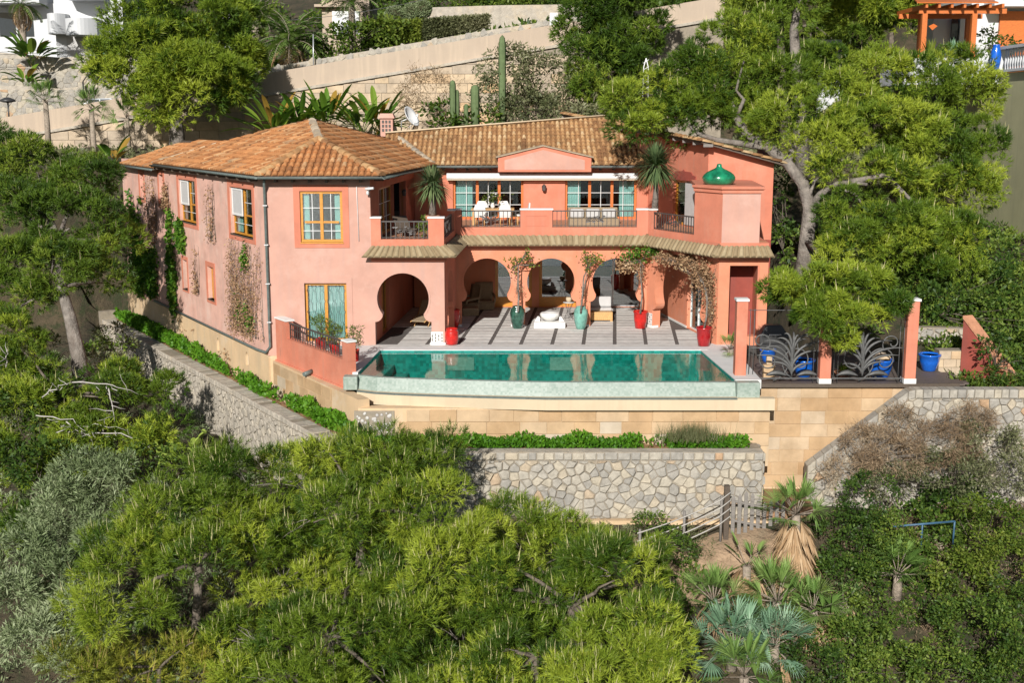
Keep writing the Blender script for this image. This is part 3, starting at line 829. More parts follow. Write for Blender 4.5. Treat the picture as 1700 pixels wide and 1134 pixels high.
# white feet of the pillars
t = MB()
for a, b_ in ((758, 766.5), (849, 871), (956, 978), (1062, 1074)):
    t2 = MB(); t2.fbox(f_arc, f_arc.px(a, 540)[0] - .015, f_arc.px(b_, 540)[0] + .015, -.44, .015, 0.005, .09); t2.build("pillar_foot", M['white'], villa)
MB().fbox(f_porch, f_porch.px(715, 570)[0] - .015, f_porch.L + .02, -.52, .022, .005, .1).build("pillar_foot", M['white'], villa)
MB().fbox(f_p3, -.02, .47, -.3, .022, .005, .1).build("pillar_foot", M['white'], villa)
# ---- balcony slab over the arcade, cornice and tiled drip roof
front_line = [W1, A1, A2, A3, A4, A5]
def offset_line(pts, d):
    out = []
    for i, p in enumerate(pts):
        n = Vector((0, 0))
        fr = []
        if i > 0: fr.append(Frame(pts[i - 1], p).n)
        if i < len(pts) - 1: fr.append(Frame(p, pts[i + 1]).n)
        if len(fr) == 1: out.append(p + fr[0] * d)
        else:
            b = (fr[0] + fr[1]).normalized(); out.append(p + b * (d / max(.3, b.dot(fr[0]))))
    return out
deck_poly = [tuple(p) for p in offset_line(front_line, -0.02)] + [(A5.x + .3, 52), (CU.x + .5, 52), (XX(1080, YU, 5), YU), (U0.x, U0.y)]
MB().prism(deck_poly, 3.52, ZB - .02).build("balcony_slab", M['salmon'], villa)
MB().prism([tuple(p) for p in offset_line(front_line, -0.3)] + [(XX(1080, YU, 5), YU - .1), (U0.x + .3, U0.y - .1)], ZB - .015, ZB).build("balcony_floor", M['terracotta'], villa)
cor = MB(); secs = []
o0, o1, o2 = offset_line(front_line, 0.0), offset_line(front_line, .10), offset_line(front_line, .16)
for i in range(len(front_line)):
    secs.append([(*o0[i], 3.26), (*o1[i], 3.30), (*o1[i], 3.40), (*o2[i], 3.44), (*o2[i], 3.50), (*o0[i], 3.515)])
cor.sweep(secs).build("cornice", M['salmon'], villa)
def barrel_tile(mb, base, along, side, up, L, w0, w1, h0, h1, lift0, lift1, seg=5):
    """half-barrel cover tile from the low end (base) up the slope"""
    r0, r1 = [], []
    for k in range(seg + 1):
        an = math.pi * k / seg
        r0.append(base + side * (-math.cos(an) * w0) + up * (math.sin(an) * h0 + lift0))
        r1.append(base + along * L + side * (-math.cos(an) * w1) + up * (math.sin(an) * h1 + lift1))
    mb.raw(r0 + r1, [(k, k + 1, seg + 2 + k, seg + 1 + k) for k in range(seg)], True)
    mb.face(list(r0) + [])
rgt = random.Random(11)
# the drip roof: one run of tiles for each side of the front line
oo = offset_line(front_line, .48); oi = offset_line(front_line, .02)
ext0 = oo[0] + Vector((-.35, 0)); 
for i in range(len(front_line) - 1):
    a, b = (oo[i], oo[i + 1]); ia, ib = oi[i], oi[i + 1]
    if i == 0: a = a + Vector((-.32, 0))
    if i == len(front_line) - 2: b = b + Vector((.12, 0))
    fr = Frame(a, b); mb = MB(); z_lo, z_hi = 3.50, 3.86
    mb.rv = .3
    mb.face([(*a, z_lo), (*b, z_lo), (*ib, z_hi), (*ia, z_hi)]); mb.face([(*a, z_lo - .03), (*ia, z_lo), (*ib, z_lo), (*b, z_lo - .03)])
    mb.face([(*a, z_lo), (*a, z_lo - .03), (*b, z_lo - .03), (*b, z_lo)])
    n = max(2, int(round(fr.L / .235)))
    for k in range(n):
        f = (k + .5) / n
        lo = Vector((*(a + (b - a) * f), z_lo)); hi = Vector((*(ia + (ib - ia) * f), z_hi))
        al = (hi - lo); side = Vector((fr.t.x, fr.t.y, 0)); al_n = al.normalized(); up = side.cross(al_n).normalized()
        if up.z < 0: up = -up
        wi = .5 * (ib - ia).length / n * .72
        mb.rv = rgt.random(); barrel_tile(mb, lo - al_n * .03, al_n, side, up, al.length, fr.L / n * .40, wi, .075, .06, .01, 0.01)
    mb.build("drip_roof_tiles", M['tile_olive'], villa, kind="stuff")
    if 0 < i:
        lo = Vector((*a, z_lo + .03)); hi = Vector((*ia, z_hi + .03))
        MB().tube([lo, hi], [.085, .07], 8).build("hip_tile", M['tile_olive'], villa)
# ---- balcony parapet: low wall, posts with white caps, wrought railings between
def railing(fr, u0, u1, z0, z1, seed=0, d=-.12, motif=True):
    r = MB().fbox(fr, u0, u1, d - .03, d + .03, z1 - .05, z1).build("railing", M['iron'], villa)
    MB().fbox(fr, u0, u1, d - .012, d + .012, z0 + .05, z0 + .075).build("bottom_rail", M['iron'], r)
    n = max(3, int((u1 - u0) / .17)); rg = random.Random(seed)
    for k in range(n + 1):
        u = u0 + .02 + (u1 - u0 - .04) * k / n
        MB().fbox(fr, u - .014, u + .014, d - .014, d + .014, z0 + .0, z1 - .051).build("bar", M['iron'], r)
    if motif:
        m = MB(); uc = (u0 + u1) / 2; zm = (z0 + z1) / 2
        for s in (-1, 1):
            for j, (w, h) in enumerate(((.42, .2), (.30, .14), (.2, .24))):
                pts = []
                for k in range(15):
                    t = k / 14; an = t * 4.4 + j
                    pts.append(fr.at(uc + s * (.06 + w * t * (1 - .3 * t) + .07 * math.cos(an)), d + .03, zm + (h - .1) * math.sin(an) * .7))
                m.tube(pts, .018, 5)
        for k in range(12):
            u = uc + rg.uniform(-.45, .45); z = zm + rg.uniform(-.15, .15); w = rg.uniform(.05, .10)
            m.raw([fr.at(u - w, d + .035, z), fr.at(u, d + .05, z - w * .5), fr.at(u + w, d + .035, z + w * .2), fr.at(u, d + .05, z + w * .6)], [(0, 1, 2, 3)])
        m.build("scroll_motif", M['iron'], r)
    return r
def parapet(fr, u0, u1, z_low, posts, z_post=4.92, th=.25, mat='salmon', cap=True):
    MB().fbox(fr, u0, u1, -th, -.0, 3.70, z_low).build("parapet_wall", M[mat], villa)
    for a, b in posts:
        p = MB().fbox(fr, a, b, -th - .001, .002, z_low - .05, z_post).build("parapet_post", M[mat], villa)
        if cap: MB().fbox(fr, a - .03, b + .03, -th - .04, .035, z_post + .001, z_post + .06).build("post_cap", M['white'], p)
fP = f_porch; q = lambda fr, x, y=380: fr.px(x, y)[0]
parapet(fP, 0.0, fP.L, 4.12, [(0.0, q(fP, 632)), (q(fP, 711), fP.L)])
railing(fP, q(fP, 632), q(fP, 711), 4.12, 4.82, 1)
fS = f_pside
parapet(fS, .0, fS.L, 4.12, [(fS.L - .45, fS.L)])
railing(fS, .27, fS.L - .5, 4.12, 4.80, 2)
fA = f_arc
parapet(fA, 0.0, fA.L, 4.20, [(.0, q(fA, 766)), (q(fA, 864), q(fA, 917)), (q(fA, 1057), fA.L)])
railing(fA, q(fA, 766), q(fA, 864), 4.2, 4.90, 3); railing(fA, q(fA, 917), q(fA, 1057), 4.2, 4.90, 4)
fR = f_rarc
u_t0 = fR.px(1153, 350)[0]
parapet(fR, 0.0, u_t0, 4.15, [(0.0, fR.px(1082, 360)[0])])
railing(fR, fR.px(1082, 360)[0], u_t0, 4.15, 4.86, 5)
# raised panels on the parapet
for (fr, a, b) in ((fA, 872, 910), ):
    u0, u1 = q(fr, a), q(fr, b)
    fr.slab(MB(), R4(u0, u1, 4.25, 4.7), [R4(u0 + .03, u1 - .03, 4.28, 4.67)], .003, .016).build("panel_moulding", M['salmon'], villa)
# ---- tower with the cornice that carries the green dome
t0 = fR.at(u_t0, 0, 0); T0 = Vector((t0.x, t0.y)); T1, T2 = Vector((XX(1199, 46.05, 5), 46.05)), Vector((XX(1262, 46.05, 5), 46.05)); T3 = Vector((T2.x + .45, 51.0))
tower_poly = [T0, T1, T2, T3, Vector((T0.x + .3, 51.0))]
zt = ZZ(316, 46.05)
MB().prism([tuple(p) for p in (T0, T1, T1 + Vector((.02, .35)), T0 + Vector((.25, .25)))], 3.7, zt).build("tower_upper_wall", M['salmon'], villa)
MB().prism([tuple(p) for p in (T1, T2, T2 + Vector((-.02, .35)), T1 + Vector((.021, .35)))], 3.7, zt).build("tower_upper_wall", M['pink'], villa)
MB().prism([tuple(p) for p in (T2, T3, T3 + Vector((-.35, 0)), T2 + Vector((-.02, .351)))], 3.7, zt).build("tower_upper_wall", M['salmon'], villa)
tl = [T0 + Vector((-.3, .6)), T0, T1, T2, T3]
c0, c1, c2 = offset_line(tl, 0), offset_line(tl, .07), offset_line(tl, .15)
cm = MB().sweep([[(*c0[i], zt - .12), (*c1[i], zt - .10), (*c1[i], zt - .0), (*c2[i], zt + .06), (*c2[i], zt + .14), (*c0[i], zt + .14)] for i in range(1, 5)])
cm.build("tower_cornice", M['salmon'], villa)
MB().prism([tuple(p) for p in c0[1:]] + [(T0.x + .35, 51.0)], zt + .02, zt + .155).build("tower_top", M['salmon'], villa)
dome_c = P(1193, 309, 47.4); dome_c.z = zt + .156
dz = [(0.50, 0.0), (0.60, .09), (.66, .24), (.66, .36), (.60, .48), (.48, .60), (.32, .70), (.19, .77), (.12, .83), (.10, .90), (.10, .97), (.06, 1.0), (.0, 1.01)]
MB().lathe([(r * .97, z * .80) for r, z in dz], 32, dome_c).build("green_dome", M['dome_green'], villa, label="glossy emerald green onion dome on the tower corner")
# ---- upper facade of the middle block
uU = lambda x, y=330: f_up.px(x, y)[0]
dl_, dr_ = (uU(752), uU(869), ZB + .02, f_up.px(800, 296)[1]), (uU(938), uU(1057), ZB + .02, f_up.px(1000, 296)[1])
f_up.slab(MB(), R4(0, f_up.L, 3.6, ZE), [R4(*dl_), R4(*dr_)], -.3, 0).build("upper_wall", M['salmon'], villa)
window(f_up, dl_, 3, 1, name="balcony_door", mat='wood_red', muntin=(1, 2), bar=.11, recess=.12, sill=False, curtain=[(.0, .26)])
window(f_up, dr_, 3, 1, name="balcony_door", mat='wood_red', muntin=(1, 2), bar=.11, recess=.12, sill=False, curtain=[(.0, .2), (.78, 1)])
# pediment above the eaves
g0, gm, g1 = f_up.px(827, 270), f_up.px(901, 242), f_up.px(980, 270)
zg = f_up.px(827, 261)[1]
f_up.slab(MB(), [(g0[0], ZE - .35), (g1[0], ZE - .35), (g1[0], zg), (gm[0], gm[1]), (g0[0], zg)], (), -.3, .74).build("pediment", M['salmon'], villa)
f_up.slab(MB(), [(g0[0] + .3, ZE - .25), (g1[0] - .3, ZE - .25), (g1[0] - .3, zg - .1), (gm[0], gm[1] - .16), (g0[0] + .3, zg - .1)], (), .741, .755).build("pediment_panel", M['pink'], villa)
for a, b in ((g0, gm), (gm, g1)):
    za, zb = (zg if a is g0 else a[1]), (zg if b is g1 else b[1])
    t = MB(); t.sweep([[f_up.at(a[0] - (.1 if a is g0 else 0), d, za + z) for d, z in ((-.34, .0), (.82, .0), (.82, .06), (-.34, .06))], [f_up.at(b[0] + (.1 if b is g1 else 0), d, zb + z) for d, z in ((-.34, .0), (.82, .0), (.82, .06), (-.34, .06))]])
    t.build("pediment_coping", M['tile_ridge'], villa)
# awning cassette
u0, z1 = f_up.px(742, 287); u1, z0 = f_up.px(1058, 297)
aw = MB(); aw.sweep([[f_up.at(u, d, z) for d, z in ((.05, z0), (.30, z0), (.36, z0 + .06), (.36, z1 - .08), (.28, z1), (.05, z1))] for u in (u0, u1)])
aw.build("awning_cassette", M['white_metal'], villa)
MB().fbox(f_up, u0 + .02, u1 - .02, .30, .37, z0 - .04, z0 - .005).build("awning_bar", M['cream'], villa)
lan = f_up.at(f_up.px(903, 300)[0], .22, f_up.px(903, 303)[1] - .4)
MB().lathe([(.02, .34), (.06, .30), (.11, .24), (.09, .05), (.03, .0)], 6, lan, False).build("wall_lantern", M['iron'], villa)
# ---- left wing's wall over the balcony and under the porch
wq = lambda x, y: f_wing.px(x, y)
w1 = (wq(629, 330)[0], wq(654, 330)[0], ZB + .02, 5.95); w2 = (wq(674, 330)[0], wq(697, 330)[0], ZB + .02, 5.95)
f_wing.slab(MB(), R4(.0, f_wing.L, 3.4, ZE - .02), [R4(*w1), R4(*w2)], -.3, 0).build("wing_upper_wall", M['salmon'], villa)
window(f_wing, w1, 2, 1, name="balcony_door", bar=.1, muntin=(1, 2), sill=False, curtain=[(.55, .95)])
window(f_wing, w2, 2, 1, name="balcony_door", bar=.1, muntin=(1, 2), sill=False)
d1 = (2.0, 3.6, 0.02, 2.6)
f_wing.slab(MB(), R4(.5, f_wing.L, 0, 3.4), [R4(*d1)], -.3, 0).build("wing_lower_wall", M['salmon'], villa)
window(f_wing, d1, 2, 1, name="porch_door", bar=.12, muntin=(0, 0), sill=False)
# wall lantern and floodlights on the wing corner
lp = f_wing.at(wq(665, 320)[0], .16, 5.35)
MB().lathe([(.02, .30), (.07, .25), (.1, .2), (.08, .02), (.02, .0)], 6, lp, False).build("wall_lantern", M['iron'], villa)
fl = MB(); cpt = f_front.at(f_front.L - .05, .18, 6.05)
fl.tube([cpt + Vector((-.1, 0, 0)), cpt + Vector((.22, -.08, .03))], [.05, .05], 8); fl.tube([cpt + Vector((0, 0, -.05)), cpt + Vector((0, .1, .05))], .03, 6); fl.tube([cpt + Vector((-.02, 0, -.22)), cpt + Vector((-.02, 0, -.08))], [.06, .04], 8)
fl.build("security_camera", M['white_metal'], villa)
# ---- glazed back wall of the arcade
gq = lambda x: f_gl.px(x, 470)[0]
gl = [(gq(822), gq(883), .02, 2.75), (gq(895), gq(957), .02, 2.75), (gq(974), gq(1062), .02, 2.75)]
f_gl.slab(MB(), R4(0, f_gl.L, 0, 3.52), [R4(*g) for g in gl], -.3, 0).build("glazed_wall", M['orange_stucco'], villa)
for g in gl[:2]: window(f_gl, g, 1, 1, name="terrace_window", glass='glass_solar', bar=.14, kick=.32, muntin=(0, 0), sill=False, recess=.10)
window(f_gl, gl[2], 2, 1, name="terrace_window", glass='glass_solar', bar=.06, kick=.0, muntin=(0, 0), sill=False, recess=.10, mat='steel')
f_ri = Frame((XX(1084, 54.6, 1), 54.6), (XX(1180, 47.0, 1), 47.0))
sd = (f_ri.px(1141, 500)[0], f_ri.px(1168, 500)[0], .02, 2.6)
f_ri.slab(MB(), R4(0, f_ri.L, 0, 3.5), [R4(*sd)], -.25, 0).build("inner_wall", M['orange_stucco'], villa)
window(f_ri, sd, 2, 1, name="sliding_door", bar=.06, muntin=(0, 0), sill=False, mat='white_metal')
MB().fbox(f_ri, 0.0, sd[0] - .02, .001, .02, .01, .1).build("skirting", M['white'], villa)
MB().lathe([(.02, .34), (.07, .30), (.12, .22), (.09, .02), (.02, .0)], 6, f_ri.at(f_ri.px(1120, 440)[0], .16, 2.45), False).build("wall_lantern", M['iron'], villa)
# ---- right wing: tall wall behind the balcony, sloping roof edge
zc_top, zb_top = ZZ(236, 51), 8.9
rd = (f_rw.px(1117, 330)[0], f_rw.px(1153, 330)[0], ZB + .02, 6.0)
f_rw.slab(MB(), [(0, 3.6), (f_rw.L, 3.6), (f_rw.L, zc_top), (0, zb_top)], [R4(*rd)], -.3, 0).build("right_wing_wall", M['salmon'], villa)
window(f_rw, rd, 2, 1, name="balcony_door", bar=.12, muntin=(0, 0), sill=False, mat='wood')
MB().fbox(f_rw, (rd[0] + rd[1]) / 2, rd[1] - .02, -.12, -.07, rd[2] + .05, rd[3] - .08).build("insect_screen", M['grey_cloth'], villa)
t = MB()
dw = rd[1] - rd[0]; shp = [(rd[0] - .12, rd[3]), (rd[1] + .12, rd[3]), (rd[1] + .12, rd[3] + .22), (rd[1] - .15, rd[3] + .25), (rd[1] - .3, rd[3] + .38), ((rd[0] + rd[1]) / 2 + .1, rd[3] + .40), ((rd[0] + rd[1]) / 2, rd[3] + .47), ((rd[0] + rd[1]) / 2 - .1, rd[3] + .40), (rd[0] + .3, rd[3] + .38), (rd[0] + .15, rd[3] + .25), (rd[0] - .12, rd[3] + .22)]
f_rw.slab(t, shp, (), .002, .05); t.build("door_crest", M['dark_shaded_salmon'], villa)
ztr = ZZ(268, 51)
f_rf.slab(MB(), [(0, 3.6), (f_rf.L, 3.6), (f_rf.L, ztr), (0, zc_top)], (), -.3, 0).build("right_wing_front", M['salmon'], villa)
f_rs = Frame(f_rf.b, f_rf.b + Vector((2.0, 12.0)))
f_rs.slab(MB(), [(0, 1.5), (f_rs.L, 1.5), (f_rs.L, ztr + .8), (0, ztr)], (), -.3, 0).build("right_wing_side", M['dark_shaded_salmon'], villa)

# ---- inside: floors and partitions that make the rooms behind the glass
ins = [(LC.x + .45, YF + .4), (W1.x - .35, YF + .4), (U0.x - .35, YU + .35), (XX(1080, YU), YU + .35), (XX(1080, 64), 64), (BACK_L.x + 4, 64), (BACK_L.x + 1, BACK_L.y - .6)]
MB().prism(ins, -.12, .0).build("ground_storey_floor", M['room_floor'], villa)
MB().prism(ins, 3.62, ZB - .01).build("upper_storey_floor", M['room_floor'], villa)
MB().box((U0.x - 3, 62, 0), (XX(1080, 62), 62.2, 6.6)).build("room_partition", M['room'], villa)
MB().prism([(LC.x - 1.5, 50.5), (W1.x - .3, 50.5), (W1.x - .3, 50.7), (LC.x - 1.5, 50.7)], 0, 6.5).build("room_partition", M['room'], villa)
# sandy band of plinth under the front wall
MB().fbox(f_front, -.02, f_front.L, -.35, .05, -2.2, -.42).build("plinth", M['plinth'], villa)
MB().tube([f_front.at(f_front.px(617, 309)[0] - .05, .03, f_front.px(600, 309)[1]), f_front.at(f_front.px(592, 309)[0], .03, f_front.px(592, 309)[1]), f_front.at(f_front.px(596, 400)[0], .03, f_front.px(596, 400)[1])], .014, 6).build("cable_conduit", M['white_metal'], villa)
# ------------------------------------------------------------------ roofs of barrel tiles
def in_poly(p, poly):
    c = False; n = len(poly); x, y = p
    for i in range(n):
        x0, y0 = poly[i]; x1, y1 = poly[(i + 1) % n]
        if (y0 > y) != (y1 > y) and x < (x1 - x0) * (y - y0) / (y1 - y0) + x0: c = not c
    return c
def tile_roof(pts, mat, colw=.25, rowh=.40, seed=5, under=True, lift=.0, name="roof_tiles"):
    pts = [Vector(p) for p in pts]
    A = pts[0]; u = (pts[1] - A).normalized()
    far = max(pts[2:], key=lambda p: ((p - A) - u * (p - A).dot(u)).length)
    v = ((far - A) - u * (far - A).dot(u)).normalized(); n = u.cross(v)
    if n.z < 0: n = -n
    poly = [((p - A).dot(u), (p - A).dot(v)) for p in pts]
    rg = random.Random(seed); mb = MB(); mb.rv = .15
    mb.face([A + u * a + v * b for a, b in poly])
    umin, umax = min(p[0] for p in poly), max(p[0] for p in poly); vmax = max(p[1] for p in poly)
    nc = int((umax - umin) / colw) + 2; nr = int(vmax / rowh) + 2
    for i in range(nc):
        uu = umin + (i + .5) * colw; tone = rg.uniform(-.15, .15)
        for j in range(nr):
            vv = j * rowh
            if not in_poly((uu, vv + rowh * .5), poly): continue
            base = A + u * (uu + rg.uniform(-.012, .012)) + v * (vv - .03)
            mb.rv = min(1, max(0, rg.betavariate(2, 2) + tone + (.3 if rg.random() < .06 else 0)))
            sk = rg.uniform(-.012, .012)
            barrel_tile(mb, base, (v + u * sk).normalized(), u, n, rowh * 1.12, colw * .37, colw * .30, .085, .07, .035 + rg.uniform(0, .012), .0, 5)
    o = mb.build(name, mat, villa, kind="stuff")
    if under:
        th = .10; t = MB()
        lo = [p - Vector((0, 0, .012)) for p in pts]; bt = [p - Vector((0, 0, th)) for p in pts]
        t.face(lo); t.face(bt)
        for i in range(len(pts)): t.face((lo[i], lo[(i + 1) % len(pts)], bt[(i + 1) % len(pts)], bt[i]))
        t.build("roof_deck", M['wood_dark'], villa)
    return o
def ridge_tiles(a, b, mat, r=.12, step=.36, name="ridge_tile", lift=.05, seed=2):
    a, b = Vector(a), Vector(b); n = max(1, int((b - a).length / step)); rg = random.Random(seed)
    d = (b - a) / n; s = d.normalized().cross(Vector((0, 0, 1))).normalized(); up = s.cross(d.normalized())
    if up.z < 0: up = -up
    for k in range(n):
        mb = MB(); mb.rv = rg.random()
        barrel_tile(mb, a + d * k + up * (lift - .06), d.normalized(), s, up, d.length * 1.12, r * 1.12, r * .92, r * 1.05, r * .85, .03, .0, 6)
        mb.build(name, mat, villa)
KP = 0.41
EL = P(428, 292, 45.45); ER = P(634, 292, 45.45); ze = EL.z; ER.z = ze
EV = Vector((XX(722, 55.9, ze), 55.9, ze))
dl3 = Vector((DL.x, DL.y, 0)); dr3 = (EV - ER).normalized()
nl = Vector((DL.y, -DL.x, 0)); nr_ = Vector((-dr3.y, dr3.x, 0))       # inward normals
def hip_point(n1, p1, n2, p2, n3, p3):
    # plan point at equal distance d from the three eaves
    Mx = np.array([[n1.x, n1.y, -1], [n2.x, n2.y, -1], [n3.x, n3.y, -1]]); bb = np.array([n1.dot(p1), n2.dot(p2), n3.dot(p3)])
    x, y, d = np.linalg.solve(Mx, bb); return Vector((x, y, ze + KP * d)), d
AP, dA = hip_point(Vector((0, 1, 0)), EL, nl, EL, nr_, ER)
bis = (dl3 + dr3).normalized(); gr = bis.dot(nl)
dT = 4.9; TP = AP + Vector((bis.x, bis.y, 0)) * ((dT - dA) / gr); TP.z = ze + KP * dT
def on_left(px, py):
    n3 = Vector((-KP * nl.x, -KP * nl.y, 1)); d = ray(px, py); o = Vector((0, 0, CAM_H))
    return o + d * ((EL - o).dot(n3) / d.dot(n3))
def on_right(px, py):
    n3 = Vector((-KP * nr_.x, -KP * nr_.y, 1)); d = ray(px, py); o = Vector((0, 0, CAM_H))
    return o + d * ((ER - o).dot(n3) / d.dot(n3))
J1 = EL + dl3 * 14.6; V1 = on_left(361, 239); V2 = on_left(430, 221)
tile_roof([EL, ER, AP], M['tile'], seed=1)
tile_roof([J1, EL, AP, TP, V2, V1], M['tile'], seed=2)
RB = EV + dr3 * 3.0; RT = RB + nr_ * 2.3; RT.z = ze + KP * 2.3
tile_roof([ER, RB, RT, TP, AP], M['tile'], seed=3)
for i_, (a, b) in enumerate(((EL, AP), (ER, AP), )): ridge_tiles(a, b, M['tile_tan'], .15, .4, seed=i_, name="hip_tile")
ridge_tiles(AP, TP, M['tile_ridge'], .16, .3, seed=4)
ridge_tiles(V2, TP, M['tile'], .1, .4, seed=5); ridge_tiles(RT, TP, M['tile'], .1, .4, seed=6)
for i, (a, b) in enumerate(((J1, V1), )):                    # pale mortar verge along the step between the two roofs
    MB().tube([a + Vector((0, 0, .05)), b + Vector((0, 0, .05))], .045, 6).build("mortar_verge", M['cream'], villa)
# back slope of the pavilion (behind the ridge, faces the hill)
bk = TP + Vector((-1.2, 4.5, 0)); bk.z = ze + .4
MB().face([V2, TP, bk]).build("rear_roof_slope", M['tile'], villa); MB().face([TP, RT, Vector((RT.x - 1, RT.y + 3, ze)), bk]).build("rear_roof_slope", M['tile'], villa)
# lower roof at the far end of the left wing
dz_ = Vector((0, 0, -.22)); J2 = J1 + dz_; K1 = J2 + dl3 * 6.4
K2 = on_left(305, 229) + Vector((0, 0, -.1)); K3 = on_left(396, 232) + Vector((0, 0, -.2)); K4 = V1 + dz_
tile_roof([K1, J2, K4, K3, K2], M['tile'], seed=8)
MB().face([K2, K3, K3 + Vector((-1, 5, -1.5)), K2 + Vector((-1, 5, -1.5))]).build("rear_roof_slope", M['tile'], villa)
# middle block
KC = 0.42
MB0 = Vector((XX(715, 55.9, ze), 55.9, ze)); MB1 = Vector((XX(1100, 55.9, ze), 55.9, ze))
def on_mid(px, py):
    n3 = Vector((0, -KC, 1)); d = ray(px, py); o = Vector((0, 0, CAM_H)); return o + d * ((MB0 - o).dot(n3) / d.dot(n3))
C1, C2, C3 = on_mid(640, 223), on_mid(1020, 193), on_mid(1085, 245)
C0 = MB0 + Vector((-2.2, 0, 0))
tile_roof([C0, MB1, C3, C2, C1], M['tile_tan'], seed=9, colw=.235, rowh=.42)
ridge_tiles(C1, C2, M['tile_tan'], .11, .42, seed=10)
MB().tube([C1 + Vector((0, -.18, .1)), C2 + Vector((0, -.18, .1))], .04, 6).build("ridge_mortar", M['cream'], villa)
MB().face([C1, C2, C2 + Vector((0, 5, -1.6)), C1 + Vector((0, 6, -1.2))]).build("rear_roof_slope", M['tile_tan'], villa)
ridge_tiles(MB0 + Vector((.1, 0, .05)), on_mid(662, 229), M['tile_ridge'], .13, .36, seed=12, name="valley_tile")
# right wing roof
rB = Vector((BU.x - .4, BU.y, zb_top + .02)); rC = Vector((CU.x - .32, CU.y - .5, zc_top + .06)); rE = Vector((f_rf.b.x + .6, CU.y - .5, ztr - .12))
rF = rE + (rB - rC); 
tile_roof([rE, rF, rB, rC], M['tile_tan'], seed=13)
for k in range(18):                                            # rafter tails under the sloping edges
    f = k / 17; p = rB.lerp(rC, f); 
    t = MB(); t.fbox(Frame((p.x + .02, p.y), (p.x + .4, p.y - .12)), 0, .4, -.05, .05, p.z - .24, p.z - .12); t.build("rafter_tail", M['wood_grey'], villa)
ridge_tiles(rC, rB, M['tile_tan'], .11, .42, seed=14, name="verge_tile"); ridge_tiles(rE, rC, M['tile_tan'], .11, .42, seed=15, name="verge_tile")
# gutters, rafter tails, downpipe
def gutter(a, b, r=.085):
    a, b = Vector(a), Vector(b); d = (b - a).normalized(); s = d.cross(Vector((0, 0, 1))).normalized(); secs = []
    for p in (a, b):
        ring = [p + s * (r * math.cos(t)) + Vector((0, 0, -r * math.sin(t))) for t in [math.pi * k / 8 for k in range(9)]]
        ring += [p + s * ((r - .012) * math.cos(t)) + Vector((0, 0, -(r - .012) * math.sin(t))) for t in [math.pi * (8 - k) / 8 for k in range(9)]]
        secs.append(ring)
    MB().sweep(secs, smooth=True).build("gutter", M['gutter'], villa)
dn = Vector((0, 0, -.04))
gutter(EL + Vector((0, -.08, 0)) + dn, ER + Vector((0, -.08, 0)) + dn); gutter(EL - nl * .08 + dn, J1 - nl * .08 + dn); gutter(J2 - nl * .08 + dn, K1 - nl * .08 + dn)
gutter(ER - nr_ * .08 + dn, EV - nr_ * .02 + dn); gutter(MB0 + Vector((.1, -.08, -.04)), Vector((XX(827, 55.9, ze), 55.82, ze - .04))); gutter(Vector((XX(980, 55.9, ze), 55.82, ze - .04)), MB1 + Vector((-.5, -.08, -.04)))
def tails(fr, n, u0, u1, z):
    for k in range(n):
        u = u0 + (u1 - u0) * (k + .5) / n
        MB().fbox(fr, u - .045, u + .045, .001, .38, z - .13, z).build("rafter_tail", M['wood_dark'], villa)
tails(f_front, 6, .2, f_front.L, ze - .12); tails(f_left, 16, 1, f_left.L, ze - .12); tails(f_wing, 9, .3, f_wing.L, ze - .12)
tails(f_up, 5, uU(728), uU(824), ze - .12); tails(f_up, 4, uU(984), uU(1075), ze - .12)
dp = [f_front.at(.12, .35, ze - .12), f_front.at(.10, .30, ze - .3), f_front.at(.06, .08, ze - .62), f_front.at(.06, .08, -.05), f_left.at(f_left.L - .1, .10, -.30), f_left.at(f_left.L - 1.2, .12, -.34), f_left.at(f_left.L - 16, .12, -.30)]
MB().tube(dp, .055, 8).build("downpipe", M['gutter'], villa)
for z in (5.4, 3.9, 2.4, .9): MB().fbox(f_front, -.02, .14, .0, .15, z, z + .04).build("pipe_clip", M['steel'], villa)
# chimney and dish on the ridge
cb = P(643, 222, 59.5); cz = cb.z
ch = MB().box((cb.x - .30, 59.2, cz - .6), (cb.x + .30, 59.8, cz + .75)).build("chimney", M['pink'], villa)
for k in range(3):
    for j in range(3):
        MB().box((cb.x - .22 + k * .16, 59.17, cz + .12 + j * .2), (cb.x - .12 + k * .16, 59.205, cz + .25 + j * .2)).build("vent_hole", M['iron'], ch)
MB().sweep([[(cb.x - .40, 59.1, cz + .75), (cb.x + .40, 59.1, cz + .75), (cb.x + .40, 59.9, cz + .75), (cb.x - .40, 59.9, cz + .75)], [(cb.x - .30, 59.2, cz + .98), (cb.x + .30, 59.2, cz + .98), (cb.x + .30, 59.8, cz + .98), (cb.x - .30, 59.8, cz + .98)]]).build("chimney_cap", M['pink'], ch)
dcen = P(678, 196, 60.5)
dish = thing("satellite_dish", "pale satellite dish tilted on its arm beside the pink chimney", "satellite dish", (dcen.x, dcen.y, dcen.z - .9))
dm = MB(); ax = Vector((.80, -.35, .48)).normalized(); s1 = ax.orthogonal().normalized(); s2 = ax.cross(s1)
rings = []
for i in range(7):
    r = .55 * i / 6
    rings.append([dcen + ax * (.22 * (i / 6) ** 2) + (s1 * math.cos(t) + s2 * math.sin(t)) * max(r, .001) for t in [2 * math.pi * k / 24 for k in range(24)]])
dm.sweep(rings, smooth=True, caps=False).build("reflector", M['white_metal'], dish).modifiers.new("s", 'SOLIDIFY').thickness = .02
hd = dcen + ax * .62 + Vector((0, 0, -.12))
MB().tube([dcen - s1 * .0 + Vector((0, 0, -.45)), dcen + ax * .35 + Vector((0, 0, -.42)), hd], .022, 6).build("feed_arm", M['white_metal'], dish)
MB().tube([hd, hd + (dcen - hd).normalized() * .14], [.05, .035], 8).build("receiver", M['white_metal'], dish)
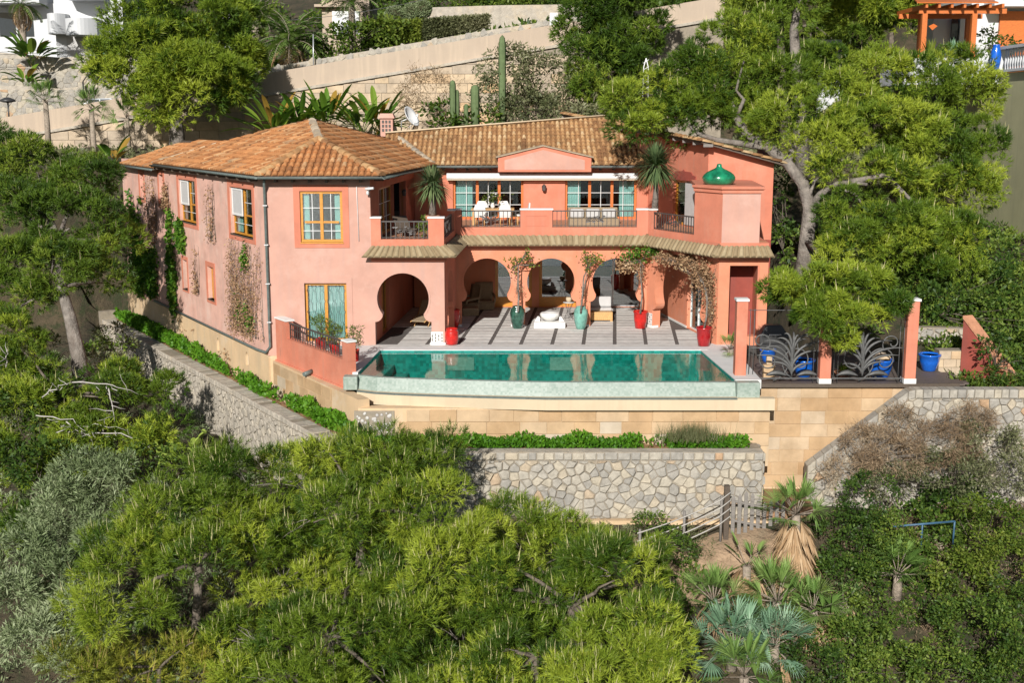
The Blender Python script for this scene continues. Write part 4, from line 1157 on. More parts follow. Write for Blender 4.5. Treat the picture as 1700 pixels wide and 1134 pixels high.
MB().tube([dcen - ax * .02, dcen + Vector((-.35, .1, -.15)), dcen + Vector((-.38, .1, -.95))], .03, 6).build("mast", M['steel'], dish)
# ------------------------------------------------------------------ terrace floor
terrace = MB().prism([(XX(600, 44.5, 0), 44.9), (XX(1230, 44.9, 0), 44.9), (A5.x + .2, 46.3), (A5.x, 50), (XX(1084, 54.8, 0), 55.6), (U0.x - .1, 55.6), (W1.x - .1, 46.0), (W1.x - .1, 45.6), (LC.x + .5, 45.6), (XX(585, 42, 0), 41.8), (XX(590, 41.8), 41.8)], -.35, -.012).build("terrace_floor", M['joint'])
terrace["kind"] = "structure"
VPX = 0.0845                                             # the bands run a little to the right as they recede
nb = 0
def band_x(k, y): return -4.55 + k * 1.22 + (y - 46.0) * VPX
ylo, yhi = 46.1, 55.45; nrow = 14
def inside_terrace(x, y):
    if y > 55.45: return False
    xl = W1.x + .25 + (y - 46) * .08
    xr = f_ri.a.x + (f_ri.b.x - f_ri.a.x) * (54.6 - y) / (54.6 - 47.0) if y > 47 else A4.x
    return xl < x < xr
for k in range(-1, 12):
    for r in range(nrow):
        y0 = ylo + (yhi - ylo) * r / nrow; y1 = ylo + (yhi - ylo) * (r + 1) / nrow; g = .034
        ym = (y0 + y1) / 2
        if not inside_terrace((band_x(k, ym) + band_x(k + 1, ym)) / 2, ym): continue
        gl_, gr2 = .075, .075
        qd = [(band_x(k, y0) + gl_, y0 + g), (band_x(k + 1, y0) - gr2, y0 + g), (band_x(k + 1, y1) - gr2, y1 - g), (band_x(k, y1) + gl_, y1 - g)]
        MB().prism(qd, -.011, .004).build("floor_slab", M['slab'], terrace)
# ------------------------------------------------------------------ pool
PBL, PBR = G(632, 583, -.02), G(1163, 583, -.02)             # back corners of the water
PFL, PFR = G(596, 626, -.05), G(1219, 633, -.05)
front_curve = []
for k in range(21):
    f = k / 20; px_ = 596 + (1219 - 596) * f; py_ = 621 + 12 * min(1, f / .5) ** .55
    front_curve.append(G(px_, py_, -.05))
pool = thing("swimming_pool", "teal infinity pool with mint mosaic overflow edge in front of the arcade", "pool", (2, 42.5, -1.5))
basin_poly = [(p.x, p.y) for p in front_curve] + [(PBR.x, PBR.y), (PBL.x, PBL.y)]
fl = MB(); fl.face([(x, y, -1.5) for x, y in basin_poly]); fl.build("pool_floor", M['mosaic_teal'], pool)
wl_ = MB(); n = len(basin_poly)
for i in range(n):
    a, b = basin_poly[i], basin_poly[(i + 1) % n]; zt_ = -.06 if i < 20 else .0
    wl_.face([(*a, -1.5), (*b, -1.5), (*b, zt_), (*a, zt_)])
wl_.build("pool_wall", M['mosaic_teal'], pool)
for x0, x1 in ((743, 787), (913, 957)):                       # two underwater windows of the pool's back wall
    a, b = G(x0, 583, -.02), G(x1, 583, -.02)
    MB().box((a.x, PBL.y - .05, -.75), (b.x, PBL.y - .012, -.25)).build("underwater_window", M['mosaic_mint'], pool)
for k, dd in enumerate((1.3, .9, .45)):                        # entry steps in the left corner
    MB().prism([(PBL.x - .02, PBL.y - .03), (PBL.x - .02 + dd * 1.2, PBL.y - .03), (PBL.x - .3 + dd * 1.2, PBL.y - 2.6), (PBL.x - .85, PBL.y - 2.6)], -1.49, -1.2 + .33 * k).build("pool_step", M['mosaic_teal'], pool)
w = MB(); w.face([(x, y, -.055) for x, y in basin_poly]); wo = w.build("pool_water", M['water']); wo["kind"] = "structure"
# overflow lip: mint mosaic top, face and foot
out1, out2, out3 = [], [], []
for p in front_curve:
    out1.append((p.x, p.y - .16)); out2.append((p.x, p.y - .40))
def strip(a, b, za, zb, mb):
    for i in range(len(a) - 1): mb.face([(*a[i], za), (*a[i + 1], za), (*b[i + 1], zb), (*b[i], zb)])
inner = [(p.x, p.y) for p in front_curve]
mb = MB(); strip(out1, inner, -.05, -.05, mb); strip(out2, out1, -.50, -.05, mb)
mb.build("overflow_face", M['mosaic_mint'], pool)
MB().tube([(*p, -.045) for p in out1], .012, 5).build("overflow_lip", M['gutter'], pool)
outc = [(p[0], p[1] - .28) for p in out2]; outc0 = [(p[0], p[1] + .02) for p in out2]
er_ = Vector((outc[-1][0] + 1.25, outc[-1][1]))
mb = MB(); oc = outc + [tuple(er_)]; oc0 = outc0 + [(er_.x, outc0[-1][1])]
strip(oc, oc0, -.50, -.495, mb); strip(oc, oc, -.90, -.50, mb); strip([(p[0], p[1] + .12) for p in oc], oc, -.92, -.90, mb)
mb.face([(*oc[-1], -.9), (*oc0[-1], -.9), (*oc0[-1], -.5), (*oc[-1], -.5)]); mb.face([(*oc[0], -.9), (*oc[0], -.5), (*oc0[0], -.5), (*oc0[0], -.9)])
mb.build("catch_channel", M['cream'], pool)
mb = MB(); strip([(p[0], p[1] - .015) for p in outc], [(p[0], p[1] - .015) for p in outc], -.53, -.50, mb); strip([(p[0], p[1] - .015) for p in outc], [(p[0], p[1] + .1) for p in outc], -.50, -.49, mb); mb.build("channel_grating", M['gutter'], pool)
# copings: back, left and right
def quadslab(name, pts, z0, z1, mat, parent, bevel=.02): return MB().prism([(p[0], p[1]) for p in pts], z0, z1).build(name, mat, parent, bevel=bevel)
quadslab("back_coping", [(PBL.x - .45, PBL.y + .02), (PBR.x + .3, PBR.y + .02), (PBR.x + .35, 45.55), (PBL.x - .5, 45.55)], -.30, .03, M['coping'], pool)
quadslab("deck_edge", [(PBL.x - .5, 45.555), (PBR.x + .4, 45.555), (PBR.x + .4, 46.08), (PBL.x - .5, 46.08)], -.30, .012, M['slab'], pool, 0)
lo_ = front_curve[0]
quadslab("left_coping", [(lo_.x - .02, lo_.y - .1), (PBL.x - .01, PBL.y + .015), (PBL.x - .45, PBL.y + .015), (lo_.x - .22, lo_.y - .1)], -.50, .03, M['coping'], pool)
quadslab("left_corner", [(lo_.x - .48, lo_.y - .55), (lo_.x + .0, lo_.y - .55), (lo_.x + .0, lo_.y - .105), (lo_.x - .48, lo_.y - .105)], -.50, -.04, M['mosaic_mint'], pool)
rf = front_curve[-1]
quadslab("right_coping", [(rf.x + .02, rf.y - .1), (rf.x + .9, rf.y - .1), (PBR.x + 1.35, PBR.y + 2.4), (PBR.x + .36, PBR.y + 2.4), (PBR.x + .01, PBR.y + .015)], -.30, .02, M['coping'], pool)
quadslab("right_corner", [(rf.x + .01, rf.y - .5), (rf.x + .78, rf.y - .5), (rf.x + .78, rf.y - .105), (rf.x + .01, rf.y - .105)], -.55, .0, M['mosaic_mint'], pool)
# small left terrace paving
sm = MB().prism([(LC.x + .4, 45.98), (W1.x - .02, 45.98), (PBL.x - .5, 45.98), (lo_.x - .1, lo_.y + .3), (lo_.x - .2, lo_.y + .3)], -.3, 0.0).build("side_paving", M['coping']); sm["kind"] = "structure"
# ------------------------------------------------------------------ left parapet beside the pool
PA, PB = Vector((LC.x + .30, 45.9)), Vector((lo_.x - .35, lo_.y - .15))
f_pp = Frame(PA, PB)
side = thing("terrace_parapet", "sloping salmon parapet with white capped posts below the curtained window", "parapet wall", (PA.x, PA.y, -.6))
MB().fbox(f_pp, 0, f_pp.L, -.3, 0, -.55, .42).build("low_wall", M['salmon'], side)
MB().fbox(f_pp, -.05, f_pp.L + .02, -.32, .05, -.62, -.545).build("base_moulding", M['salmon'], side)
for a, b in ((0.0, 1.0), (f_pp.L - .42, f_pp.L)):
    p_ = MB().fbox(f_pp, a, b, -.301, .002, .4, 1.08).build("post", M['salmon'], side); MB().fbox(f_pp, a - .03, b + .03, -.34, .035, 1.081, 1.14).build("post_cap", M['white'], p_)
rl = MB().fbox(f_pp, 1.0, f_pp.L - .42, -.17, -.11, 1.0, 1.05).build("railing", M['iron'], side)
for k in range(22):
    u = 1.05 + (f_pp.L - 1.52) * k / 21; MB().fbox(f_pp, u - .012, u + .012, -.152, -.128, .42, .999).build("bar", M['iron'], rl)
for z in (.52, .78): MB().fbox(f_pp, 1.0, f_pp.L - .42, -.165, -.153, z, z + .02).build("cross_rail", M['iron'], rl)
MB().tube([f_pp.at(f_pp.L * .52, .0, -.45), f_pp.at(f_pp.L * .52 + .12, .38, -.50)], [.09, .085], 8).build("spout", M['gutter'], side)
# ------------------------------------------------------------------ plinth wall of sandstone blocks under pool and deck
YW = outc[10][1] + .25
pl_a = Vector((PB.x - .05, YW + .55)); 
f_blk = Frame((outc[0][0] + .15, YW), (er_.x - .1, YW))
base = thing("sandstone_wall", "pale sandstone block wall under the pool's cream ledge", "wall", (f_blk.a.x, YW, -3))
f_blk.slab(MB(), R4(0, f_blk.L, -2.9, -.88), (), -.4, 0).build("wall_core", M['plinth'], base)
mos = [f_blk.px(x, 690)[0] for x in (588, 655)]
block_course(f_blk, 0.0, f_blk.L, -2.2, -.93, .95, .42, base, M['block'], seed=4, skip=lambda u, z: mos[0] < u < mos[1] and z < -.95)
mz_ = MB().fbox(f_blk, mos[0], mos[1], .001, .022, -1.85, -.97).build("pebble_panel", M['mortar'], base)
rg = random.Random(3)
for k in range(34):                                            # round pale pebbles exposed where the facing has come away
    u = rg.uniform(mos[0] + .1, mos[1] - .1); z = rg.uniform(-1.78, -1.05); r = rg.uniform(.035, .075)
    MB().lathe([(r, 0), (r * .8, .02), (0.0, .032)], 9).build("pebble", M['slab'], mz_)
    o = bpy.context.scene.objects[-1] if False else mz_.children[-1]
    o.matrix_basis = Matrix.Translation(f_blk.at(u, .022, z)) @ Matrix.Rotation(math.pi / 2, 4, 'X')
# corner plaster from the parapet down to the bed
f_pl = Frame((PA.x - .15, PA.y - .05), (f_blk.a.x + .02, YW + .0))
low = thing("ochre_plinth", "ochre block plinth below the salmon parapet and green bed", "wall", (PA.x, PA.y - 1, -2.5))
f_pl.slab(MB(), R4(0, f_pl.L, -2.9, -.6), (), -.4, .0).build("wall_core", M['plinth'], low)
block_course(f_pl, 0.05, f_pl.L * .72, -2.1, -.66, .8, .42, low, M['block'], seed=9, proud=.012, gap=.004)
# ------------------------------------------------------------------ deck with wrought iron screen on the right
YD = 40.5
dk0, dk1 = XX(1252, YD, -.3), XX(1600, YD, -.3)
f_dw = Frame((er_.x - .6, YD), (XX(1525, YD, -1), YD))
dwall = thing("deck_wall", "tall sandstone block wall under the iron fence deck", "wall", (f_dw.a.x, YD, -4.6))
f_dw.slab(MB(), R4(0, f_dw.L, -4.8, -.36), (), -.4, 0).build("wall_core", M['plinth'], dwall)
block_course(f_dw, 0.0, f_dw.L, -4.0, -.36, 1.0, .46, dwall, M['block'], seed=12, proud=.025)
deck = thing("timber_deck", "dark timber deck behind the wrought iron fence", "deck", (dk0, YD + 3, -.6))
for k in range(30):
    y0 = YD - .12 + k * .2
    MB().box((dk0, y0, -.36), (dk1 + .25 * math.sin(k), y0 + .19, -.30)).build("deck_board", M['deck'], deck)
MB().box((dk0, YD - .2, -.40), (XX(1590, YD, -.3), YD - .125, -.27)).build("edge_beam", M['wood_dark'], deck)
fence = thing("iron_fence", "wrought iron fence of curling leaves between three salmon posts", "fence", (XX(1370, YD), YD, -.3))
posts_x = [1229, 1370, 1511]
f_fe = Frame((XX(1229, YD, 0), YD), (XX(1511, YD, 0), YD))
for i, px_ in enumerate(posts_x):
    x = XX(px_, YD, 1); zt2 = ZZ(499, YD)
    p_ = MB().box((x - .19, YD - .19, -.26 if i else -.02), (x + .19, YD + .19, zt2)).build("post", M['salmon'], fence, bevel=.015)
    MB().box((x - .22, YD - .22, zt2 + .001), (x + .22, YD + .22, zt2 + .08)).build("post_cap", M['white'], p_)
    if i: MB().box((x - .21, YD - .21, -.27), (x + .21, YD + .21, -.1)).build("post_foot", M['white'], p_)
def scroll(uc, zc_, r0, a0, turns, n=26, grow=.12):
    return [(uc + r0 * (grow + (1 - grow) * (1 - k / n)) * math.cos(a0 + turns * 2 * math.pi * k / n), zc_ + r0 * (grow + (1 - grow) * (1 - k / n)) * math.sin(a0 + turns * 2 * math.pi * k / n)) for k in range(n + 1)]
for bay in range(2):
    xa, xb = XX(posts_x[bay], YD, 0) - f_fe.a.x + .22, XX(posts_x[bay + 1], YD, 0) - f_fe.a.x - .22
    Lb = xb - xa
    pn = MB().fbox(f_fe, xa, xb, -.02, .02, -.14, -.10).build("panel", M['iron_grey'], fence)
    for u in (xa + .06, xa + .2, xb - .2, xb - .06): MB().tube([f_fe.at(u, 0, -.27), f_fe.at(u, 0, 2.3)], .014, 6).build("upright", M['iron_grey'], pn)
    MB().tube([f_fe.at(xa, 0, 2.25), f_fe.at(xb, 0, 2.25)], .014, 6).build("top_rail", M['iron_grey'], pn)
    ft = xa + Lb * (.62 if bay == 0 else .42)
    # fan of long curved leaves springing from one foot
    for i, (dx, hz, bend) in enumerate([(-1.5, 1.0, .5), (-1.25, .75, .35), (-1.0, 1.25, .5), (-.75, .5, .2), (-.55, 1.35, .35), (-.3, 1.5, .2), (.0, 1.55, .1), (.25, 1.45, -.2), (.5, 1.3, -.35), (.8, 1.5, -.5), (1.05, .9, -.5), (1.3, 1.2, -.6), (.7, .45, -.2)]):
        s = -1 if bay else 1; dx *= s * .98; bend *= s; pts = []
        for k in range(13):
            t = k / 12; u = ft + dx * t ** 1.5 + bend * .35 * math.sin(t * math.pi); z = -.05 + hz * math.sin(t * 1.75)
            pts.append(f_fe.at(min(max(u, xa + .03), xb - .03), .03 * math.sin(i * 2.1), z))
        rad = [.014 + .036 * math.sin(math.pi * min(1, k / 12 * 1.05)) ** .8 for k in range(13)]
        MB().tube(pts, rad, 6).build("iron_leaf", M['iron_grey'], pn)
    for (uc, zz, r, a0, tn) in ((xa + .80, .50, .72, -1.4, 1.35), (xb - .72, .48, .62, 4.4, -1.3), (xa + .45, 1.15, .36, -1.0, 1.1), (xb - .45, 1.1, .36, 4.0, -1.1)):
        MB().tube([f_fe.at(u, -.03, z) for u, z in scroll(uc, zz, r, a0, tn)], .024, 6).build("scroll", M['iron_grey'], pn)
    for s in (-1, 1):                                          # fat leaf blades along the bottom
        lf = []
        for k in range(9):
            t = k / 8; w_ = .10 * math.sin(math.pi * t) ** .7 + .004; u = ft + s * (.15 + .75 * t); z = -.02 + .10 * math.sin(t * 3)
            lf.append([f_fe.at(u, .05, z - w_), f_fe.at(u, .09, z), f_fe.at(u, .05, z + w_), f_fe.at(u, .03, z)])
        MB().sweep(lf, smooth=True).build("iron_leaf", M['iron_grey'], pn)
# ------------------------------------------------------------------ dry stone walls
YS = outc[10][1] - 1.0
f_sw = Frame((XX(560, YS, -3), YS), (XX(1266, YS, -3), YS))
ztop = ZZ(752, YS)
sw = thing("stone_wall", "long grey and ochre rubble stone retaining wall with squared coping below the pool", "stone wall", (2, YS, -4.4))
f_sw.slab(MB(), R4(0, f_sw.L, -5.6, ztop), (), -.55, -.005).build("wall_core", M['mortar'], sw)
rubble_wall(f_sw, R4(1.3, f_sw.L - .02, -4.32, ztop - .26), .285, sw, seed=21, limit=290)
rg = random.Random(5); u = 0.8
while u < f_sw.L - .1:
    w_ = rg.uniform(.26, .44); e = min(u + w_, f_sw.L)
    mb = MB(); bevel_box(mb, f_sw, u + .01, e - .01, -.02, rg.uniform(.03, .05), ztop - .25, ztop - .005 + rg.uniform(-.02, .012), .03); mb.build("coping_stone", M['stone'], sw); u = e
rubble_wall(Frame(f_sw.at(f_sw.L, 0, 0).xy, (f_sw.at(f_sw.L, 0, 0).x, YS + 1.6)), R4(.03, 1.5, -4.3, ztop), .32, sw, seed=22)
MB().prism([(f_sw.b.x - .5, YS + .05), (f_sw.b.x, YS), (f_sw.b.x, YS + 1.6), (f_sw.b.x - .5, YS + 1.6)], -5.6, ztop).build("wall_end", M['mortar'], sw)
MB().fbox(f_sw, 2, f_sw.L + .3, -.1, .22, -5.2, -4.33).build("wall_footing", M['plinth'], sw)
tp = f_sw; MB().fbox(f_sw, 0, f_sw.L - .01, -.50, .0, ztop + .001, ztop + .012).build("wall_top", M['stone_grey'], sw)
# left wall, seen at a slant
ztl = -1.95
WLA = WL0 + (WL0 - WL1).normalized() * .0
f_lw = Frame(WL1, WL0)
lwall = thing("stone_wall", "weathered grey stone retaining wall running back beside the left wing", "stone wall", (WL0.x, WL0.y, -4.7))
f_lw.slab(MB(), R4(0, f_lw.L + .1, -7.2, ztl), (), -.6, -.01).build("wall_core", M['mortar'], lwall)
rubble_wall(f_lw, R4(0, f_lw.L, -5.4, ztl - .22), .26, lwall, seed=31, joined=True, mat=M['stone_left'])
u = 0.0
while u < f_lw.L:
    w_ = rg.uniform(.22, .5); e = min(u + w_, f_lw.L)
    mb = MB(); bevel_box(mb, f_lw, u + .008, e - .008, -.60, rg.uniform(.03, .06), ztl - .2, ztl + rg.uniform(-.01, .03), .02); mb.build("coping_stone", M['stone_grey'], lwall); u = e
mb = MB()
mb.fbox(f_lw, -.35, .02, -.8, .12, -6.5, ztl + .45); mb.build("end_pier", M['mortar'], lwall)
# sloping wall of the garden steps at the right
YR = 39.3
f_rw2 = Frame((XX(1338, YR, -4), YR), (XX(1720, YR, -1), YR))
s0 = f_rw2.px(1345, 775); s1_ = f_rw2.px(1512, 648); s2_ = f_rw2.px(1660, 645)
rwall = thing("stone_wall", "rubble stone wall with a sloping stepped top at the right below the deck", "stone wall", (f_rw2.a.x, YR, -4.8))
out_ = [(0, -5.4), (f_rw2.L, -5.4), (f_rw2.L, s1_[1]), (s1_[0], s1_[1]), (0, s0[1])]
f_rw2.slab(MB(), out_, (), -.45, -.01).build("wall_core", M['mortar'], rwall)
slope_t = lambda u: s0[1] + (s1_[1] - s0[1]) * u / s1_[0] if u < s1_[0] else s1_[1]
rubble_wall(f_rw2, [(0, -4.6), (f_rw2.L, -4.6), (f_rw2.L, s1_[1] - .28), (s1_[0], s1_[1] - .28), (0, s0[1] - .28)], .29, rwall, seed=41)
u = 0.0; sl = (s1_[1] - s0[1]) / s1_[0]
while u < f_rw2.L:
    w_ = rg.uniform(.24, .36); e = min(u + w_, f_rw2.L); za, zb = slope_t(u + .01), slope_t(e - .01)
    mb = MB(); pr = rg.uniform(.03, .05)
    ring = lambda d, k: [f_rw2.at(u + .012 + k, d, za - .27 + k), f_rw2.at(e - .012 - k, d, zb - .27 + k), f_rw2.at(e - .012 - k, d, zb - k + .02), f_rw2.at(u + .012 + k, d, za - k + .02)]
    mb.sweep([ring(-.46, 0), ring(pr, 0), ring(pr + .02, .03)]); mb.build("coping_stone", M['stone'], rwall); u = e
# foot path at the bottom of the deck wall, soil bed tops
st = MB().prism([(XX(1266, 38.5, -4.3), 38.0), (XX(1345, 38.5, -4.3), 38.0), (XX(1345, 40, -4), 40.5), (XX(1266, 40, -4), 40.5)], -5.0, -4.08).build("path_landing", M['soil']); st["kind"] = "structure"
MB0_ = MB().prism([(f_sw.a.x - .2, YS + .5), (f_sw.b.x - .02, YS + .5), (f_sw.b.x - .02, YW - .02), (f_sw.a.x, YW - .02)], -3.0, ztop - .06).build("planting_soil", M['soil']); MB0_["kind"] = "structure"
lb = [WL0 - WLN * .6, WL1 - WLN * .6, BACK_L - DL * .0 + Vector((.0, 0)), LC + Vector((-.06, -.05)), Vector((f_blk.a.x, YW - .03)), Vector((f_blk.a.x, YS + .5))]
sb_ = MB().prism([tuple(p) for p in lb], -3.2, ztl - .02).build("side_planting_soil", M['soil']); sb_["kind"] = "structure"
# ------------------------------------------------------------------ plant builders
def unit(v): return v / np.maximum(np.linalg.norm(v, axis=-1, keepdims=True), 1e-9)
def sph(rg, n):
    return unit(rg.normal(size=(n, 3)))
def needles(rg, Pn, D, K, L, W, spread, rnd, along=.5):
    """tufts: K thin triangles around each shoot direction"""
    n = len(Pn)
    d = unit(np.repeat(D, K, 0) + rg.normal(size=(n * K, 3)) * spread)
    b = np.repeat(Pn, K, 0) + np.repeat(D, K, 0) * (rg.random((n * K, 1)) * along * L)
    ln = L * (0.7 + 0.6 * rg.random((n * K, 1)))
    s = unit(np.cross(d, rg.normal(size=(n * K, 3)))) * W
    V = np.stack([b + s, b - s, b + d * ln], 1)
    r = np.clip(np.repeat(rnd, K) + rg.normal(size=n * K) * .08, 0, .88)
    return V.reshape(-1, 3), r
def leaves(rg, Pn, D, size, rnd, aspect=.5, droop=.3, jit=.6):
    """one rhombic leaf per point"""
    n = len(Pn); d = unit(D + rg.normal(size=(n, 3)) * jit); d[:, 2] -= droop * rg.random(n); d = unit(d)
    s = unit(np.cross(d, rg.normal(size=(n, 3)) + np.array([0, 0, .8])))
    L = size * (0.6 + 0.8 * rg.random((n, 1)))
    V = np.stack([Pn, Pn + d * L * .5 + s * L * aspect * .5, Pn + d * L, Pn + d * L * .5 - s * L * aspect * .5], 1)
    return V.reshape(-1, 3), np.clip(rnd + rg.normal(size=n) * .18, 0, 1)
def blobs(rg, lobes, per_area, rs, up=.25, inner=.62):
    """sub-clump centres spread on the shells of ellipsoid lobes"""
    C, O, T = [], [], []
    for (c, r) in lobes:
        c, r = np.array(c), np.array(r)
        n = max(4, int(per_area * (r[0] * r[2] + r[0] * r[1] + r[1] * r[2]) * 1.4))
        d = sph(rg, n); d[:, 2] += up; d = unit(d)
        C.append(c + d * r * (inner + (1 - inner) * rg.random((n, 1)) ** .5)); O.append(unit(d / r)); T.append(np.full(n, rg.uniform(.15, .7)))
    return np.concatenate(C), np.concatenate(O), np.concatenate(T)
def crown_needles(rg, lobes, per_area=1.5, rs=.45, tufts=40, K=13, L=.17, W=.014, spread=.42, candles=0.0, flat=.65, up=.25, along=1.1, gaps=()):
    C, O, T = blobs(rg, lobes, per_area, rs, up)
    for g, gr_ in gaps:
        k_ = ((C - np.array(g)) ** 2).sum(1) > gr_ * gr_; C, O, T = C[k_], O[k_], T[k_]
    n = len(C); R = rs * (0.45 + 1.0 * rg.random(n) ** 1.3)
    T = np.clip(T + rg.normal(size=n) * .24, .0, .86)
    d = sph(rg, n * tufts); d[:, 2] = d[:, 2] * .95 + .2
    d = unit(d + np.repeat(O, tufts, 0) * .35)
    Pn = np.repeat(C, tufts, 0) + d * np.repeat(R, tufts)[:, None] * np.array([1, 1, flat]) * (.72 + .28 * rg.random((n * tufts, 1)))
    D = unit(d + np.array([0, 0, .3]))
    V, r = needles(rg, Pn, D, K, L, W, spread, np.repeat(T, tufts), along)
    if candles > 0:
        m = rg.random(len(Pn)) < candles; m &= D[:, 2] > .35
        Pc = Pn[m] + D[m] * L * .3
        dc = unit(D[m] * .35 + np.array([0, 0, 1]) + rg.normal(size=(m.sum(), 3)) * .12)
        hh = L * (1.0 + 1.8 * rg.random((m.sum(), 1)))
        for a in (np.array([1, 0, 0.]), np.array([0, 1, 0.])):
            V = np.concatenate([V, np.stack([Pc + a * W * 1.35, Pc - a * W * 1.35, Pc + dc * hh], 1).reshape(-1, 3)]); r = np.concatenate([r, np.full(m.sum(), .95)])
    return V, r, C
def limb_path(a, b, rg, n=7, sag=.1, wob=.12):
    a, b = Vector(a), Vector(b); L = (b - a).length; out = []
    for k in range(n):
        t = k / (n - 1); p = a.lerp(b, t) + Vector((rg.normal() * wob, rg.normal() * wob, rg.normal() * wob * .6)) * (L * .12) * math.sin(math.pi * t)
        p.z += sag * L * math.sin(math.pi * t); out.append(p)
    return out
def pine(name, label, trunk, lobes, seed=1, mat='pine', cat="pine tree", group=None, tr=.22, bark='bark', limbs=True, twigs=0, **kw):
    """trunk: list of points; lobes: [(centre, radii)]"""
    rg = np.random.default_rng(seed)
    t = thing(name, label, cat, tuple(trunk[0]), group=group)
    n = len(trunk); rad = [tr * (1 - .55 * k / max(1, n - 1)) for k in range(n)]; rad[0] *= 1.25
    MB().tube(trunk, rad, 10).build("trunk", M[bark], t)
    V, r, C = crown_needles(rg, lobes, **kw)
    tri_object("crown", V, r, M[mat], t)
    if limbs:
        for (c, rr) in lobes:
            base = Vector(min(trunk[max(1, n // 2):] or trunk, key=lambda p: (Vector(p) - Vector(c)).length))
            end = Vector(c) + Vector((0, 0, -.2 * rr[2]))
            L_ = (end - base).length
            if L_ > .3: MB().tube(limb_path(base, end, rg, 7, .05), [tr * .34 * (1 - .75 * k / 6) for k in range(7)], 7).build("limb", M[bark], t)
        if twigs:
            tw_ = MB(); idx = rg.choice(len(C), min(len(C), twigs), replace=False)
            cs = np.array([np.array(c) for c, _ in lobes])
            for i in idx:
                j = np.argmin(((cs - C[i]) ** 2).sum(1)); a = Vector(cs[j]).lerp(Vector(C[i]), .2)
                tw_.tube(limb_path(a, C[i], rg, 5, .02, .3), [.016, .014, .012, .009, .005], 4)
            tw_.build("twigs", M['bark_pale'], t, kind="stuff")
    return t
def shrub(name, label, lobes, seed=1, mat='shrub', cat="shrub", group=None, per_area=6, rs=.22, nleaf=26, size=.10, aspect=.5, stem=True, base=None, droop=.3, jit=.7, twig_mat='bark', twigs=14):
    rg = np.random.default_rng(seed)
    c0 = Vector(lobes[0][0]); b = Vector(base) if base is not None else Vector((c0.x, c0.y, c0.z - lobes[0][1][2]))
    t = thing(name, label, cat, tuple(b), group=group)
    C, O, T = blobs(rg, lobes, per_area, rs, .2, .5)
    n = len(C); d = unit(sph(rg, n * nleaf) + np.repeat(O, nleaf, 0) * .5 + np.array([0, 0, .2]))
    Pn = np.repeat(C, nleaf, 0) + d * rs * (.35 + .65 * rg.random((n * nleaf, 1))) * (0.7 + .6 * np.repeat(rg.random(n), nleaf)[:, None])
    V, r = leaves(rg, Pn, d, size, np.repeat(np.clip(T + rg.normal(size=n) * .12, 0, 1), nleaf), aspect, droop, jit)
    tri_object("foliage", V, r, M[mat], t, n=4)
    if stem:
        mb = MB(); idx = rg.choice(n, min(n, twigs), replace=False)
        for i in idx:
            mb.tube(limb_path(b, C[i], rg, 6, .02, .35), [.016, .014, .012, .010, .007, .004], 4)
        mb.build("stems", M[twig_mat], t, kind="stuff")
    return t
def lobe(px, py, Y, rx, ry, depth=.8):
    c = P(px, py, Y); k = Y * 1.0 / FPX
    return (tuple(c), (rx * k, rx * k * depth, ry * k))
# ---- palms and other rosettes (local meshes, re-used)
def fan_leaf_tris(rg, o, d, up, R, n=18, w=.035, sp=2.3, droop=.25):
    """one fan leaf: n blades spreading in the plane of d and its side"""
    d = unit(np.array(d)); s = unit(np.cross(d, up)); V = []
    for k in range(n):
        a = (k / (n - 1) - .5) * 2 * sp / 2 * 1.0
        dd = d * math.cos(a) + s * math.sin(a); L = R * (.75 + .25 * math.cos(a)) * rg.uniform(.9, 1.08)
        tip = np.array(o) + dd * L + np.array([0, 0, -droop * R * rg.uniform(.4, 1.2)])
        mid = np.array(o) + dd * L * .55 + np.array([0, 0, .02])
        sd = unit(np.cross(dd, np.array([0, 0, 1.0]) + .2 * rg.normal(size=3))) * w
        V += [np.array(o), mid + sd, tip, mid - sd]
    return V
def fan_palm(name, label, loc, R=.7, n=18, seed=1, mat='palm_leaf', trunk=0.0, skirt=0, cat="fan palm", group=None, rt=.12):
    rg = np.random.default_rng(seed); t = thing(name, label, cat, tuple(loc), group=group)
    top = np.array([0, 0, trunk])
    if trunk > .05:
        MB().tube([(0, 0, -.3), (0.02, 0, trunk * .5), (0, 0, trunk)], [rt * 1.2, rt, rt * .9], 9).build("trunk", M['palm_trunk'], t, local=True)
    V = []; st = MB()
    for k in range(n):
        az = k * 2.4 + rg.uniform(-.2, .2); el = math.radians(rg.uniform(-25, 70)) if k > n * .25 else math.radians(rg.uniform(45, 85))
        d = np.array([math.cos(az) * math.cos(el), math.sin(az) * math.cos(el), math.sin(el)])
        o = top + d * R * rg.uniform(.55, .8); st.tube([tuple(top), tuple(o)], .012, 4)
        V += fan_leaf_tris(rg, o, d, np.array([0, 0, 1.0]) + .5 * rg.normal(size=3), R * rg.uniform(.6, .8), 20, R * .021, 3.0, .10)
    V = np.array(V); nf = len(V) // 4
    tri_object("fronds", V, np.repeat(rg.uniform(.1, .95, n), nf // n + 1)[:nf], M[mat], t, True, 4)
    st.build("leaf_stalks", M['palm_trunk'], t, True, kind="stuff")
    if skirt:
        V = []
        for k in range(skirt):
            az = rg.uniform(0, 6.28); z = trunk * rg.uniform(.25, .98)
            d = np.array([math.cos(az) * .55, math.sin(az) * .55, -.8]); o = np.array([math.cos(az) * rt, math.sin(az) * rt, z]) + d * .12
            V += fan_leaf_tris(rg, o, d, np.array([-math.sin(az), math.cos(az), 0.0]) * .3 + np.array([math.cos(az), math.sin(az), .4]), R * rg.uniform(.6, 1.0), 9, R * .035, 1.0, .15)
        V = np.array(V); nf = len(V) // 4
        tri_object("dead_skirt", V, rg.random(nf), M['dry_palm'], t, True, 4)["kind"] = "stuff"
    return t
